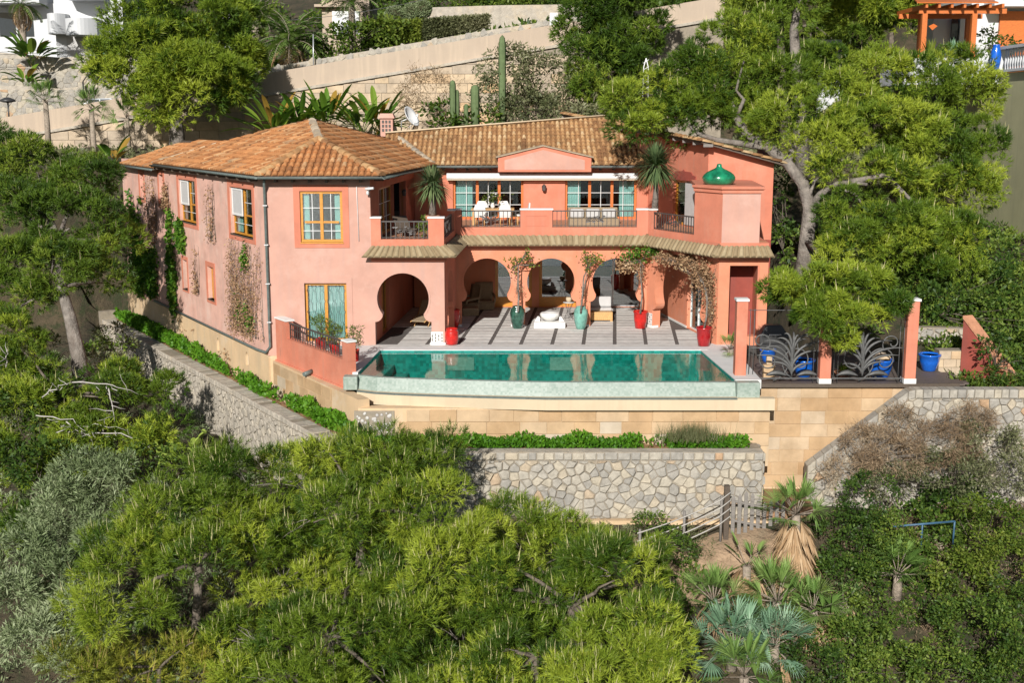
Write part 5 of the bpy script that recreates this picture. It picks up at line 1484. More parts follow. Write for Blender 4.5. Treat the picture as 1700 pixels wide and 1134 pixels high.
def sword_rosette(rg, c, n, L, w, mn=-.5, mx=1.3, bend=.25):
    V = []
    for k in range(n):
        az = rg.uniform(0, 6.283); el = mn + (mx - mn) * rg.random() ** .8
        d = np.array([math.cos(az) * math.cos(el), math.sin(az) * math.cos(el), math.sin(el)]); s = np.array([-math.sin(az), math.cos(az), 0]) * w
        l = L * rg.uniform(.75, 1.1); m = c + d * l * .55; tip = c + d * l + np.array([0, 0, -bend * l * rg.uniform(.3, 1)])
        V += [c + s * .5, m + s, tip, m - s]
    return V
def feather_palm(name, label, loc, trunk, R, n=26, seed=1, mat='palm_leaf', rt=.25, cat="palm tree", dead=0, tilt=(0, 0), group=None, lean=(0, 0)):
    rg = np.random.default_rng(seed); t = thing(name, label, cat, tuple(loc), group=group)
    top = np.array([lean[0], lean[1], trunk])
    MB().tube([(0, 0, -.5), (lean[0] * .3, lean[1] * .3, trunk * .5), tuple(top)], [rt * 1.15, rt, rt], 10).build("trunk", M['palm_trunk'], t, local=True)
    V, r = [], []; st = MB()
    for k in range(n + dead):
        az = k * 2.399 + rg.uniform(-.2, .2); el0 = rg.uniform(.05, 1.35) if k < n else rg.uniform(-.9, -.3); f = k >= n
        pts = []; p = top.copy(); el = el0; tone = rg.uniform(.1, .95)
        for j in range(9):
            pts.append(p.copy()); dd = np.array([math.cos(az) * math.cos(el), math.sin(az) * math.cos(el), math.sin(el)]); p = p + dd * R / 8; el -= .16 + .05 * (1 - el0)
        st.tube([tuple(q) for q in pts], [.02] * 8 + [.006], 4)
        for j in range(1, 9):
            for q in range(3):
                a = pts[j - 1] + (pts[j] - pts[j - 1]) * q / 3; tn = unit(pts[j] - pts[j - 1]); sd = unit(np.cross(tn, np.array([0, 0, 1.0])))
                for s in (-1, 1):
                    l = R * .26 * math.sin(math.pi * min(.97, (j + q / 3) / 9.2)) ** .6
                    d = unit(sd * s * .9 + tn * .55 + np.array([0, 0, -.1 + rg.uniform(-.15, .25)])); w = unit(np.cross(d, np.array([0, 0, 1.0]))) * .034 * R / 2
                    V += [a, a + d * l * .5 + w, a + d * l + np.array([0, 0, -.1 * l]), a + d * l * .5 - w]; r.append(1.0 if False else tone)
    nlive = len(V)
    V = np.array(V)
    cut = len(r) * n // (n + dead)
    tri_object("fronds", V[:cut * 4], r[:cut], M[mat], t, True, 4)
    if dead: tri_object("dead_fronds", V[cut * 4:], r[cut:], M['dry_palm'], t, True, 4)
    st.build("leaf_ribs", M['palm_trunk'], t, True, kind="stuff")
    return t
def paddle_leaf(mb, o, d, L, w, bend=.5, n=12):
    """one big banana-like leaf on its stalk"""
    o, d = Vector(o), Vector(d).normalized(); hz = Vector((d.x, d.y, 0)); hz = hz.normalized() if hz.length > .01 else Vector((1, 0, 0)); sd = Vector((-hz.y, hz.x, 0))
    pts = []; p = o.copy(); dd = d.copy()
    for k in range(n + 1):
        pts.append(p.copy()); p = p + dd * L / n; dd = (dd + hz * .03 * bend - Vector((0, 0, bend * .11))).normalized()
    secs = []
    for k, q in enumerate(pts):
        t = k / n; ww = w * (math.sin(math.pi * min(1, max(0, (t - .42) / .58))) ** .6 if t > .42 else .0) + .016
        secs.append([q + sd * ww + Vector((0, 0, ww * .35)), q, q - sd * ww + Vector((0, 0, ww * .35))])
    mb.sweep(secs, closed=False, smooth=False, caps=False)
def paddle_plant(name, label, loc, H, n, seed, L=1.2, w=.22, mat='banana', cat="plant", stem=0.0, group=None, lean=.5):
    rg = np.random.default_rng(seed); t = thing(name, label, cat, tuple(loc), group=group)
    if stem > 0: MB().tube([(0, 0, -.3), (0, 0, stem)], [.12, .09], 8).build("stem", M['palm_trunk'], t, True)
    for k in range(n):
        mb = MB(); mb.rv = float(rg.uniform(.05, .92)) if rg.random() > .1 else 1.0
        az = k * 2.4 + rg.uniform(-.3, .3); l = rg.uniform(.2, lean + .3)
        o = Vector((rg.normal() * .08, rg.normal() * .08, stem))
        paddle_leaf(mb, o, (math.cos(az) * l, math.sin(az) * l, 1), H * rg.uniform(.7, 1.05), w * rg.uniform(.8, 1.2), rg.uniform(.3, .9)); mb.build("leaf", M[mat], t, True)
    return t
def leaf_patch(name, label, pts, D, size, mat, seed, cat, loc, twig=None, aspect=.6, group=None, kind=None, part="foliage", jit=.6, droop=.3, twig_mat='bark_pale'):
    rg = np.random.default_rng(seed); t = thing(name, label, cat, tuple(loc), group=group)
    V, r = leaves(rg, np.asarray(pts), np.asarray(D), size, rg.uniform(.05, .95, len(pts)), aspect, droop, jit)
    tri_object(part, V, r, M[mat], t, n=4)
    if twig: twig.build("stems", M[twig_mat], t, kind="stuff")
    return t
# ------------------------------------------------------------------ road wall, neighbours and garden walls behind the villa
YR0 = 82.0
f_rd = Frame((-48, YR0), (14, YR0))
cop = lambda x: 7.34 + .164 * (x + 34)
rdw = thing("road_wall", "long cream road parapet over weathered block retaining wall climbing behind the villa", "wall", (-17, YR0, 5))
xa, xb = -48.0, 14.0
def slant(mb, x0, x1, y0, y1, lo, hi):
    mb.sweep([[(x, y0, lo(x)), (x, y1, lo(x)), (x, y1, hi(x)), (x, y0, hi(x))] for x in (x0, x1)])
    return mb
slant(MB(), xa, xb, YR0 + .1, YR0 + .4, lambda x: cop(x) + .06, lambda x: cop(x) + 1.38).build("parapet", M['road_cream'], rdw)
slant(MB(), xa, xb, YR0 - .12, YR0 + .45, lambda x: cop(x) - .12, lambda x: cop(x) + .059).build("coping", M['stone_grey'], rdw)
slant(MB(), xa, xb, YR0 + .05, YR0 + .6, lambda x: 4.5, lambda x: cop(x) - .12).build("wall_core", M['mortar'], rdw)
block_course(f_rd, 8.0, 56.0, 5.4, 12.8, 1.25, .62, rdw, M['block_old'], top=lambda u: cop(u - 48) - .14, seed=51, gap=.012, proud=-.02 + .0)
# grey stone wall on the upper side of the road, with hedge behind
def px_wall(name, label, Y, pts, zb, mat, thick=.5, cat="wall", cap=True):
    x0, x1 = XX(pts[0][0], Y, 10), XX(pts[-1][0], Y, 10); fr = Frame((x0, Y), (x1, Y))
    top = [(fr.px(*p)) for p in pts]
    t = thing(name, label, cat, (x0, Y, zb))
    fr.slab(MB(), [(0, zb), (fr.L, zb)] + [(min(max(u, 0), fr.L), z) for u, z in reversed(top)], (), -thick, -.0).build("wall_core", M[mat], t)
    return t, fr, top
t, fr, top = px_wall("stone_wall", "low grey stone wall along the upper side of the road under the hedge", 89.0, [(415, 117), (820, 48), (968, 26)], 6, 'stone_grey')
def tt(u): return np.interp(u, [p[0] for p in top], [p[1] for p in top])
cells = voronoi(R4(0, fr.L, 11.2, 18), .42, seed=61); mb = MB(); rg_ = random.Random(8)
for c in cells:
    cu = sum(p[0] for p in c) / len(c); cz_ = sum(p[1] for p in c) / len(c)
    if tt(cu) - 1.15 < cz_ < tt(cu) - .08: mb.rv = rg_.random(); stone_piece(mb, fr, c, 0.0, rg_.uniform(.02, .06), rg_)
mb.build("rubble_facing", M['stone_j'], t, kind="stuff")
t, fr, top = px_wall("stone_wall", "pale stone garden wall high above the road near the top edge", 98.0, [(700, 12), (830, 8), (990, 6)], 8, 'stone_grey')
t, fr, top = px_wall("stone_wall", "curved pale stone wall tier above the road at far left", 90.0, [(-60, 140), (60, 143), (100, 147), (142, 142)], 5, 'stone_grey')
rubble_wall(fr, R4(0, fr.L, 8.2, min(p[1] for p in top) - .05), .42, t, seed=62, joined=True)
t, fr, top = px_wall("stone_wall", "upper stone terrace wall below the white house", 94.0, [(-60, 82), (20, 88), (100, 95), (150, 92), (235, 88)], 6, 'stone_grey')
rubble_wall(fr, R4(0, fr.L, 8.8, min(p[1] for p in top) - .05), .45, t, seed=63, joined=True)
# white house, far left
wh = thing("white_house", "white modern house with curved balconies at the top left corner", "house", (XX(130, 103), 103, 9))
def curved_block(x0, x1, y0, y1, Y, depth, bow):
    a, b = P(x0, y1, Y), P(x1, y0, Y); n = 10; poly = []
    for k in range(n + 1):
        f = k / n; poly.append((a.x + (b.x - a.x) * f, Y - bow * math.sin(math.pi * f)))
    poly += [(b.x, Y + depth), (a.x, Y + depth)]
    return MB().prism(poly, a.z, b.z)
curved_block(96, 200, -40, 110, 104, 8, .0).build("wall", M['white_house'], wh)
curved_block(80, 108, 22, 56, 103, 1.5, .8).build("balcony", M['white_house'], wh); curved_block(-30, 62, -40, 5, 105, 6, .5).build("roof_slab", M['white_house'], wh)
curved_block(-30, 100, 5, 95, 107, 3, 0).build("wall", M['white_house'], wh)
curved_block(110, 160, 30, 58, 102.2, 1.6, 1.0).build("balcony", M['white_house'], wh); curved_block(108, 163, -40, -2, 102.4, 2, 1.0).build("balcony", M['white_house'], wh)
curved_block(112, 140, 60, 92, 103.95, .3, 0).build("shutter", M['grey_cloth'], wh); curved_block(166, 190, 64, 90, 103.9, .3, 0).build("glass_screen", M['teal_glaze'], wh)
for x0, x1 in ((0, 24), (30, 54)): curved_block(x0, x1, 20, 60, 106.95, .2, 0).build("window", M['dark_glass'], wh)
# parked cars behind the parapet
def car(label, px_, py_, Y, rz, mat, grp):
    z = gz(XX(px_, Y, 9), Y) ; t = thing("parked_car", label, "car", (XX(px_, Y, 9.5), Y, z), rz, group=grp)
    prof = [(-2.1, .35), (-2.12, .75), (-1.95, .92), (-1.25, 1.0), (-.75, 1.42), (.7, 1.46), (1.35, 1.02), (2.0, .86), (2.1, .6), (2.08, .32)]
    b = MB(); b.sweep([[(x, -.82 * (1 if z_ < 1.01 else .82), z_) for x, z_ in prof], [(x, .82 * (1 if z_ < 1.01 else .82), z_) for x, z_ in prof]], smooth=False); b.build("body", mat, t, True, bevel=.05)
    for s in (-1, 1):
        MB().raw([(-1.1, s * .79, 1.03), (-.1, s * .79, 1.05), (-.1, s * .70, 1.38), (-.72, s * .70, 1.37)], [(0, 1, 2, 3)]).build("window", M['dark_glass'], t, True)
        MB().raw([(.0, s * .79, 1.05), (1.15, s * .79, 1.04), (.66, s * .70, 1.40), (.0, s * .70, 1.39)], [(0, 1, 2, 3)]).build("window", M['dark_glass'], t, True)
        for x in (-1.3, 1.3):
            w = MB().tube([(x, s * .62, .33), (x, s * .84, .33)], .33, 16).build("wheel", M['rubber'], t, True); MB().tube([(x, s * .84, .33), (x, s * .855, .33)], .2, 12).build("rim", M['steel'], w, True)
        MB().box((-2.13, s * .62 - .12, .66), (-2.09, s * .62 + .12, .84)).build("tail_light", M['red_glaze'], t, True)
    return t
car("silver white car parked behind the cream road parapet at left", 172, 160, 84.6, .05, M['car_paint'], None)
# pool-side poles, lamps, cables
def lamp_post(label, px_, y0, y1, Y, head):
    b = P(px_, y1, Y); h = P(px_, y0, Y).z - b.z; t = thing("street_lamp", label, "lamp", (b.x, b.y, b.z - .5))
    MB().tube([b + Vector((0, 0, -.5)), b + Vector((0, 0, h))], .06, 8).build("pole", M['paint_lamp'], t)
    if head == 'mushroom': MB().lathe([(.06, -.1), (.55, .0), (.5, .12), (.2, .26), (0, .3)], 16, b + Vector((0, 0, h))).build("lamp_head", M['paint_lamp'], t)
    else:
        tip = b + Vector((1.1, 0, h + .55)); MB().tube([b + Vector((0, 0, h)), b + Vector((.3, 0, h + .4)), tip], .04, 6).build("arm", M['paint_lamp'], t)
        MB().tube([tip, tip + Vector((.35, 0, -.03))], [.1, .07], 8).build("lamp_head", M['paint_lamp'], t)
lamp_post("dark mushroom-topped lamp above the road parapet at far left", 15, 168, 196, 86, 'mushroom')
lamp_post("dark curved-arm street lamp beside the parked car", 140, 135, 172, 86, 'arm')
up = P(382, 60, 92); t = thing("utility_pole", "pair of white concrete utility poles with a crossbar at upper left", "pole", (up.x, 92, up.z - 1))
for dx in (0, -.45): MB().box((up.x + dx - .1, 91.9, up.z - 1), (up.x + dx + .1, 92.1, up.z + 2.2 + (.0 if dx else .5))).build("pole", M['white_metal'], t)
MB().box((up.x - .7, 91.85, up.z + 1.9), (up.x + .05, 91.89, up.z + 2.05)).build("crossbar", M['white_metal'], t)
for i, (a, b, lab) in enumerate((((-60, 88), (380, 38), "upper thin cable strung from the utility pole to the left"), ((380, 38), (760, -14), "thin cable strung from the utility pole up to the right"), ((-60, 92), (380, 44), "lower thin cable strung from the utility pole to the left"))):
    A_, B_ = P(*a, 92), P(*b, 92); pts = [A_.lerp(B_, k / 12) + Vector((0, 0, -.5 * math.sin(math.pi * k / 12))) for k in range(13)]
    tag(MB().tube(pts, .018, 5).build("utility_cable", M['paint_lamp']), lab, "cable", "overhead cables")
for x, y0, y1, lab in ((437, 74, 112, "left steel fence pole beside the date palm"), (520, 56, 112, "tall steel fence pole right of the date palm")):
    a = P(x, y1, 88.6); tag(MB().tube([a + Vector((0, 0, -.6)), P(x, y0, 88.6)], .045, 8).build("fence_pole", M['steel']), lab, "pole", "steel poles on the road wall")
# garage house at the top
gh = thing("garage_house", "beige building with a grey garage door at the top edge", "building", (XX(580, 100), 100, 12))
a, b = P(535, 40, 100), P(612, -30, 100)
MB().box((a.x, 100, a.z - 3), (b.x, 106, b.z)).build("wall", M['road_cream'], gh); c, d = P(552, 36, 99.9), P(596, 18, 99.9)
MB().box((c.x, 99.8, c.z - 1), (d.x, 99.99, d.z)).build("garage_door", M['white_metal'], gh); e, f = P(603, 36, 99.9), P(609, 8, 99.9)
MB().box((e.x, 99.75, e.z - 1), (f.x, 99.99, f.z)).build("door", M['wood_dark'], gh); MB().box((a.x - .5, 99.3, d.z + .3), (b.x - 1.2, 101, d.z + .5)).build("canopy", M['road_cream'], gh)
sg = P(919, 32, 88.9); tag(MB().box((sg.x - .28, 88.5, sg.z - .5), (sg.x + .28, 88.56, sg.z + .45)).build("meter_panel", M['white_metal']), "small white panel standing on the road wall under the pines", "panel")
# salmon garden wall and lamp globe behind the left wing
ga, gb = P(100, 300, 71.0), P(205, 300, 71.0)
gw = thing("garden_wall", "salmon garden wall glimpsed between the left pine and the villa", "wall", (ga.x, 71, 3)); zt3 = ZZ(287, 71)
MB().box((ga.x, 71, 1.0), (gb.x, 71.3, zt3)).build("wall_core", M['salmon'], gw); MB().box((ga.x, 70.95, zt3), (gb.x, 71.35, zt3 + .07)).build("coping", M['white'], gw)
MB().box((XX(181, 71, 5), 70.9, 1), (XX(185, 71, 5), 71.0, zt3)).build("pipe_post", M['dark_shaded_salmon'], gw)
lg = P(202, 291, 70.6); tl_ = thing("globe_lamp", "white globe lamp on the salmon garden wall", "lamp", (lg.x, lg.y, lg.z - .25)); MB().lathe([(.001, -.2), (.12, -.16), (.2, 0), (.12, .16), (.001, .2)], 14, lg).build("globe", M['white'], tl_); MB().tube([lg + Vector((0, 0, -.45)), lg + Vector((0, 0, -.18))], .04, 6).build("stem", M['iron'], tl_)
# ------------------------------------------------------------------ neighbour at the upper right
nb_ = thing("neighbour_house", "white neighbouring house with balustrade terrace on a tall olive green wall", "house", (26, 62, 2))
Yn = 62.0
f_n = Frame((XX(1495, Yn, 10), Yn), (XX(1760, Yn, 10), Yn))
x16 = XX(1645, Yn, 8)
MB().box((x16 + .1, 49, -1), (x16 + 16, Yn + 4, ZZ(121, Yn - .6))).build("retaining_wall", M['olive_wall'], nb_)
a = P(1500, 130, Yn); b = P(1600, 96, Yn)
MB().prism([(a.x, Yn + .3), (a.x + .9, Yn - .25), (x16 + .2, Yn - .4), (x16 + .2, Yn + .2), (a.x, Yn + 4)], ZZ(140, Yn), b.z).build("terrace_wall", M['white_house'], nb_)
zb0, zb1 = ZZ(116, Yn - .5), ZZ(82, Yn - .5)
MB().box((x16 - .1, 49.2, zb0 - .12), (x16 + .35, Yn - .1, zb0)).build("balustrade_base", M['white_house'], nb_); rail = MB().box((x16 - .1, 49.2, zb1), (x16 + .35, Yn - .1, zb1 + .14)).build("balustrade_rail", M['white_house'], nb_)
for k in range(16):
    x = x16 + .12; yb_ = Yn - 1.0 - k * .3
    hb = zb1 - zb0
    MB().lathe([(.07, 0), (.05, .08 * hb), (.09, .35 * hb), (.04, .7 * hb), (.07, .95 * hb), (.07, hb)], 10, (x, yb_, zb0)).build("baluster", M['white_house'], nb_)
MB().box((x16 - .12, Yn - .58, zb0), (x16 + .38, Yn - .08, zb1)).build("balustrade_pier", M['white_house'], nb_)
a, b = P(1590, 100, 68), P(1760, -60, 68)
MB().box((a.x, 68, a.z - 1.5), (b.x, 75, b.z)).build("house_wall", M['white_house'], nb_)
a, b = P(1655, 92, 67.9), P(1712, 18, 67.9); MB().box((a.x, 67.8, a.z - 1), (b.x, 67.99, b.z)).build("timber_shutter", M['wood_red'], nb_)
a, b = P(1640, 12, 67.4), P(1760, -8, 67.4); MB().box((a.x, 66.5, a.z), (b.x, 68, b.z)).build("roof_slab", M['white_house'], nb_)
a, b = P(1545, 96, 68.2), P(1590, 28, 68.2); MB().box((a.x, 68.1, a.z - 1), (b.x, 70, b.z)).build("porch_wall", M['white_house'], nb_)
a, b = P(1576, 94, 67.9), P(1590, 30, 67.9); MB().box((a.x, 67.8, a.z - 1), (b.x, 67.95, b.z)).build("door", M['dark_glass'], nb_)
pg = thing("pergola", "orange stained timber pergola at the upper right", "pergola", (XX(1580, 63.5, 11), 63.5, 9.5))
zt4 = ZZ(22, 63); pa = [XX(1529, 63, 11), XX(1611, 63, 11)]
for x, y in ((pa[0], 63), (pa[1], 63), (pa[0] + .9, 66.2), (pa[1] + .9, 66.2)): MB().box((x - .13, y - .13, ZZ(98, 63) - .1), (x + .13, y + .13, zt4)).build("post", M['wood_red'], pg, bevel=.01)
for y in (63, 66.2): MB().box((pa[0] - .3, y - .09, zt4), (pa[1] + 1.6, y + .09, zt4 + .24)).build("beam", M['wood_red'], pg)
for k in range(7):
    x = pa[0] - .1 + (pa[1] - pa[0] + 1.3) * k / 6; MB().box((x - .06, 62.4, zt4 + .242), (x + .06, 67, zt4 + .44)).build("rafter", M['wood_red'], pg)
ts_ = MB(); q0 = P(1528, 22, 62.6); q1 = P(1640, 12, 62.6)
ts_.raw([(q0.x - .3, 62.3, zt4 + .45), (q1.x + .4, 62.3, zt4 + .45), (q1.x + 1.0, 67.2, zt4 + 1.3), (q0.x + .8, 67.2, zt4 + 1.3)], [(0, 1, 2, 3)]); ts_.build("slatted_roof", M['wood_red'], pg).modifiers.new("s", 'SOLIDIFY').thickness = .06
bv = P(1652, 108, Yn - .9); vz = thing("blue_vase", "tall cobalt blue vase at the end of the neighbour's balustrade", "vase", (bv.x, bv.y, bv.z - .6)); MB().lathe([(.16, 0), (.24, .4), (.27, .8), (.2, 1.1), (.16, 1.25), (.2, 1.3)], 16, (bv.x, bv.y, bv.z - .3)).build("vessel", M['blue_glaze'], vz)
# white garden wall with a peaked end behind the pines
a = P(1361, 104, 76); tag(MB().prism([(a.x, 76), (a.x + 1.3, 76), (a.x + 1.3, 76.3), (a.x, 76.3)], a.z - 3, a.z + 1.4).build("garden_pier", M['white_house']), "small white masonry pier half hidden among the pines", "pier")
a, b = P(1395, 64, 84), P(1450, 20, 84); tag(MB().raw([(a.x, 84, a.z), (b.x, 84, a.z), (a.x + .2, 84, b.z), (a.x, 86, a.z), (b.x, 86, a.z), (a.x + .2, 86, b.z)], [(0, 1, 2), (3, 5, 4), (0, 3, 4, 1), (1, 4, 5, 2), (2, 5, 3, 0)]).build("stair_gable", M['white_house']), "white sloping stair wall glimpsed through the pine branches", "stair wall")
# red stair wall right of the deck, tree shade put into its colour
ry = 42.0; a, b, c, d = P(1600, 528, ry + .5), P(1684, 640, ry - .9), P(1682, 668, ry - .9), P(1612, 640, ry + .5)
rw_ = thing("stair_wall", "red stair wall toned dark for tree shade, with a sloping top right of the deck", "wall", (d.x, d.y, -1)); off = Vector((.3, .12, 0))
m_ = MB(); q = [a, b, Vector((b.x, b.y, -2)), Vector((a.x, a.y, -2))]; m_.raw(q + [p + off for p in q], [(0, 1, 2, 3), (7, 6, 5, 4), (0, 4, 5, 1), (1, 5, 6, 2), (2, 6, 7, 3), (3, 7, 4, 0)]); m_.build("wall_core", M['dark_shaded_salmon'], rw_)
for k in range(9):
    p0, p1 = a.lerp(b, k / 9 + .004), a.lerp(b, (k + 1) / 9 - .004); m_ = MB(); e0 = Vector((-.05, -.02, 0)); m_.raw([p0 + e0, p1 + e0, p1 + off - e0, p0 + off - e0] + [p + Vector((0, 0, .1)) for p in (p0 + e0, p1 + e0, p1 + off - e0, p0 + off - e0)], [(0, 1, 2, 3), (4, 5, 6, 7), (0, 1, 5, 4), (1, 2, 6, 5), (2, 3, 7, 6), (3, 0, 4, 7)]); m_.build("coping_tile", M['terracotta'], rw_)
# rubble wall and blue pot corner behind the deck
f_rb = Frame((XX(1520, 45, 1), 45.2), (XX(1610, 45, 1), 45.0)); t = thing("stone_wall", "low dark rubble wall behind the blue pot at the deck's end", "stone wall", (f_rb.a.x, 45, -.4)); f_rb.slab(MB(), R4(0, f_rb.L, -1, ZZ(545, 45)), (), -.4, 0).build("wall_core", M['mortar'], t); rubble_wall(f_rb, R4(0, f_rb.L, -.4, ZZ(546, 45)), .34, t, seed=71)
f_rb = Frame((XX(1558, 42.6, 0), 42.6), (XX(1606, 42.6, 0), 42.6)); t = thing("stone_pillar", "squat ochre stone pillar beside the red stair wall", "pillar", (f_rb.a.x, 42.6, -.4)); f_rb.slab(MB(), R4(0, f_rb.L, -1.2, ZZ(582, 42.6)), (), -.5, 0).build("wall_core", M['mortar'], t); block_course(f_rb, 0, f_rb.L, -.5, ZZ(583, 42.6), .42, .3, t, M['block_old'], seed=72)
# ------------------------------------------------------------------ gate and rope-like rail on the path below the wall
gt = thing("picket_gate", "weathered grey wooden picket gate on the path below the stone wall", "gate", tuple(P(1255, 888, 37.4)))
g0_, g1_ = P(1216, 880, 37.2), P(1298, 896, 37.9)
for k in range(9):
    p = g0_.lerp(g1_, k / 8); tz = 1.30 - .12 * math.cos(k * 1.3); r_ = MB(); r_.box((p.x - .06, p.y - .02, p.z - .1), (p.x + .06, p.y + .02, p.z + tz - .1)); r_.raw([(p.x - .06, p.y - .02, p.z + tz - .1), (p.x + .06, p.y - .02, p.z + tz - .1), (p.x, p.y, p.z + tz)], [(0, 1, 2)]); r_.build("picket", M['wood_grey'], gt)
for z in (.3, .95): MB().tube([g0_ + Vector((0, .05, z)), g1_ + Vector((0, .05, z))], .045, 4).build("rail", M['wood_grey'], gt)
MB().box((g0_.x - .3, g0_.y - .1, g0_.z - .5), (g0_.x - .14, g0_.y + .1, g0_.z + 1.5)).build("gate_post", M['wood_dark'], gt)
hr = thing("path_railing", "pale weathered pole railing descending along the dirt path beside the gate", "railing", tuple(P(1140, 900, 36.8)))
ra, rb = P(1214, 822, 37.1), P(1058, 886, 36.2)
for k in range(4):
    o_ = Vector((0, 0, -.27 * k)); pts = [ra.lerp(rb, j / 8) + o_ + Vector((0, 0, -.10 * math.sin(math.pi * j / 8) + (.10 if j == 0 else 0))) for j in range(9)]; MB().tube(pts, .021, 6).build("rail", M['deadwood'], hr)
for f in (.1, .5, .97):
    p = ra.lerp(rb, f); MB().tube([p + Vector((0, .05, -1.5)), p + Vector((0, .05, .08))], .045, 6).build("post", M['wood_grey'], hr)
p0, p1 = P(1478, 875, 36), P(1585, 866, 36); bl = thing("pipe_rail", "blue painted pipe handrail half buried in the shrubs at lower right", "handrail", (p0.x, 36, p0.z - 1)); MB().tube([p0, p1], .035, 8).build("rail", M['blue_paint'], bl)
for p in (p0.lerp(p1, .5), p1): MB().tube([p, p + Vector((.1, .3, -1))], .03, 6).build("post", M['blue_paint'], bl)
a = P(1072, 132, 70); mt = thing("lattice_mast", "slim white lattice mast standing among the pines behind the right wing", "mast", (a.x, a.y, a.z - 1)); tpz = P(1072, 96, 70).z
for dx in (-.16, .16): MB().tube([(a.x + dx, a.y, a.z - 1), (a.x + dx * .8, a.y, tpz - .5), (a.x, a.y, tpz)], .03, 5).build("leg", M['white_metal'], mt)
for k in range(5): MB().tube([(a.x - .16, a.y, a.z - .6 + k * .38), (a.x + .16, a.y, a.z - .4 + k * .38)], .02, 4).build("brace", M['white_metal'], mt)
# ------------------------------------------------------------------ pines
def fy(py): return 36.0 - (py - 700) / 430.0 * 8.5
LJ = random.Random(4)
def fl_(px, py, rx, ry): return lobe(px, py, fy(py) + LJ.uniform(-1.2, 1.6), rx * .97, ry * .95, .9)
GAPS = [(tuple(P(a, b, fy(b) - .4)), r_ * 1.25) for a, b, r_ in ((340, 1040, 1.0), (375, 965, .8), (300, 905, .5), (480, 775, .5), (800, 850, .8), (620, 1000, .7), (870, 960, .6), (990, 1000, .5), (560, 905, .6), (700, 920, .6), (1000, 1090, .6), (735, 1020, .6), (450, 1015, .6), (250, 985, .5), (650, 820, .45), (920, 1060, .5))]
KW = dict(per_area=3.0, rs=.50, tufts=60, K=15, L=.18, W=.0095, spread=.55, candles=.14, gaps=GAPS, flat=.8, along=1.2)
def root(px, Y, dz=0): x = XX(px, Y, -5); return Vector((x, Y, gz(x, Y) + dz - .3))
def trunk_to(px, Y, top):
    a = root(px, Y); b = Vector(top); return [a, a.lerp(b, .35) + Vector((.15, 0, 0)), a.lerp(b, .7) + Vector((-.1, .05, 0)), b]
A_ = [fl_(*a) for a in ((215, 935, 80, 55), (300, 860, 95, 55), (410, 805, 100, 50), (330, 930, 90, 50), (190, 1010, 75, 45), (420, 890, 80, 45), (500, 790, 70, 40), (345, 800, 60, 35))]
pine("pine_tree", "bright green pine crown at lower left in front of the slanting stone wall", trunk_to(320, 31.5, A_[3][0]), A_, 101, group="pines below the stone walls", twigs=50, **KW)
B_ = [fl_(*a) for a in ((560, 775, 70, 50), (645, 768, 75, 42), (715, 780, 65, 55), (600, 850, 95, 55), (700, 850, 85, 45), (520, 860, 80, 45), (545, 745, 40, 25), (655, 800, 90, 50))]
pine("pine_tree", "tallest foreground pine overlapping the left end of the front stone wall", trunk_to(610, 33.5, B_[3][0]), B_, 102, group="pines below the stone walls", twigs=50, **KW)
C_ = [fl_(*a) for a in ((470, 965, 110, 55), (590, 950, 105, 55), (430, 1070, 90, 50), (550, 1060, 120, 55), (660, 1040, 100, 50), (480, 1140, 120, 50), (640, 1130, 110, 50))]
pine("pine_tree", "broad foreground pine at the bottom edge left of centre", trunk_to(540, 28.5, C_[3][0]), C_, 103, group="pines below the stone walls", twigs=50, **KW)
D_ = [fl_(*a) for a in ((845, 890, 80, 50), (930, 925, 90, 50), (1020, 955, 85, 55), (1095, 1020, 60, 55), (950, 1010, 100, 55), (840, 990, 100, 60), (745, 950, 95, 60), (1040, 1070, 100, 55), (790, 900, 60, 40), (1075, 945, 55, 35))]
pine("pine_tree", "foreground pine crown in front of the dirt path with upright pale shoots", trunk_to(920, 31, D_[4][0]), D_, 104, group="pines below the stone walls", twigs=50, **KW)
E_ = [fl_(*a) for a in ((770, 1070, 110, 60), (890, 1090, 110, 55), (1000, 1140, 110, 50), (820, 1150, 120, 50), (1100, 1120, 60, 50))]
pine("pine_tree", "foreground pine at the bottom edge right of centre", trunk_to(880, 27.5, E_[1][0]), E_, 105, group="pines below the stone walls", twigs=40, **KW)
F_ = [fl_(*a) for a in ((265, 1110, 75, 45), (200, 1130, 60, 40), (320, 1060, 45, 40), (110, 1120, 50, 30))]
pine("pine_tree", "small yellowish pine at the bottom left corner", trunk_to(240, 28.5, F_[0][0]), F_, 106, mat='pine_yellow', tr=.12, group="pines below the stone walls", **KW)
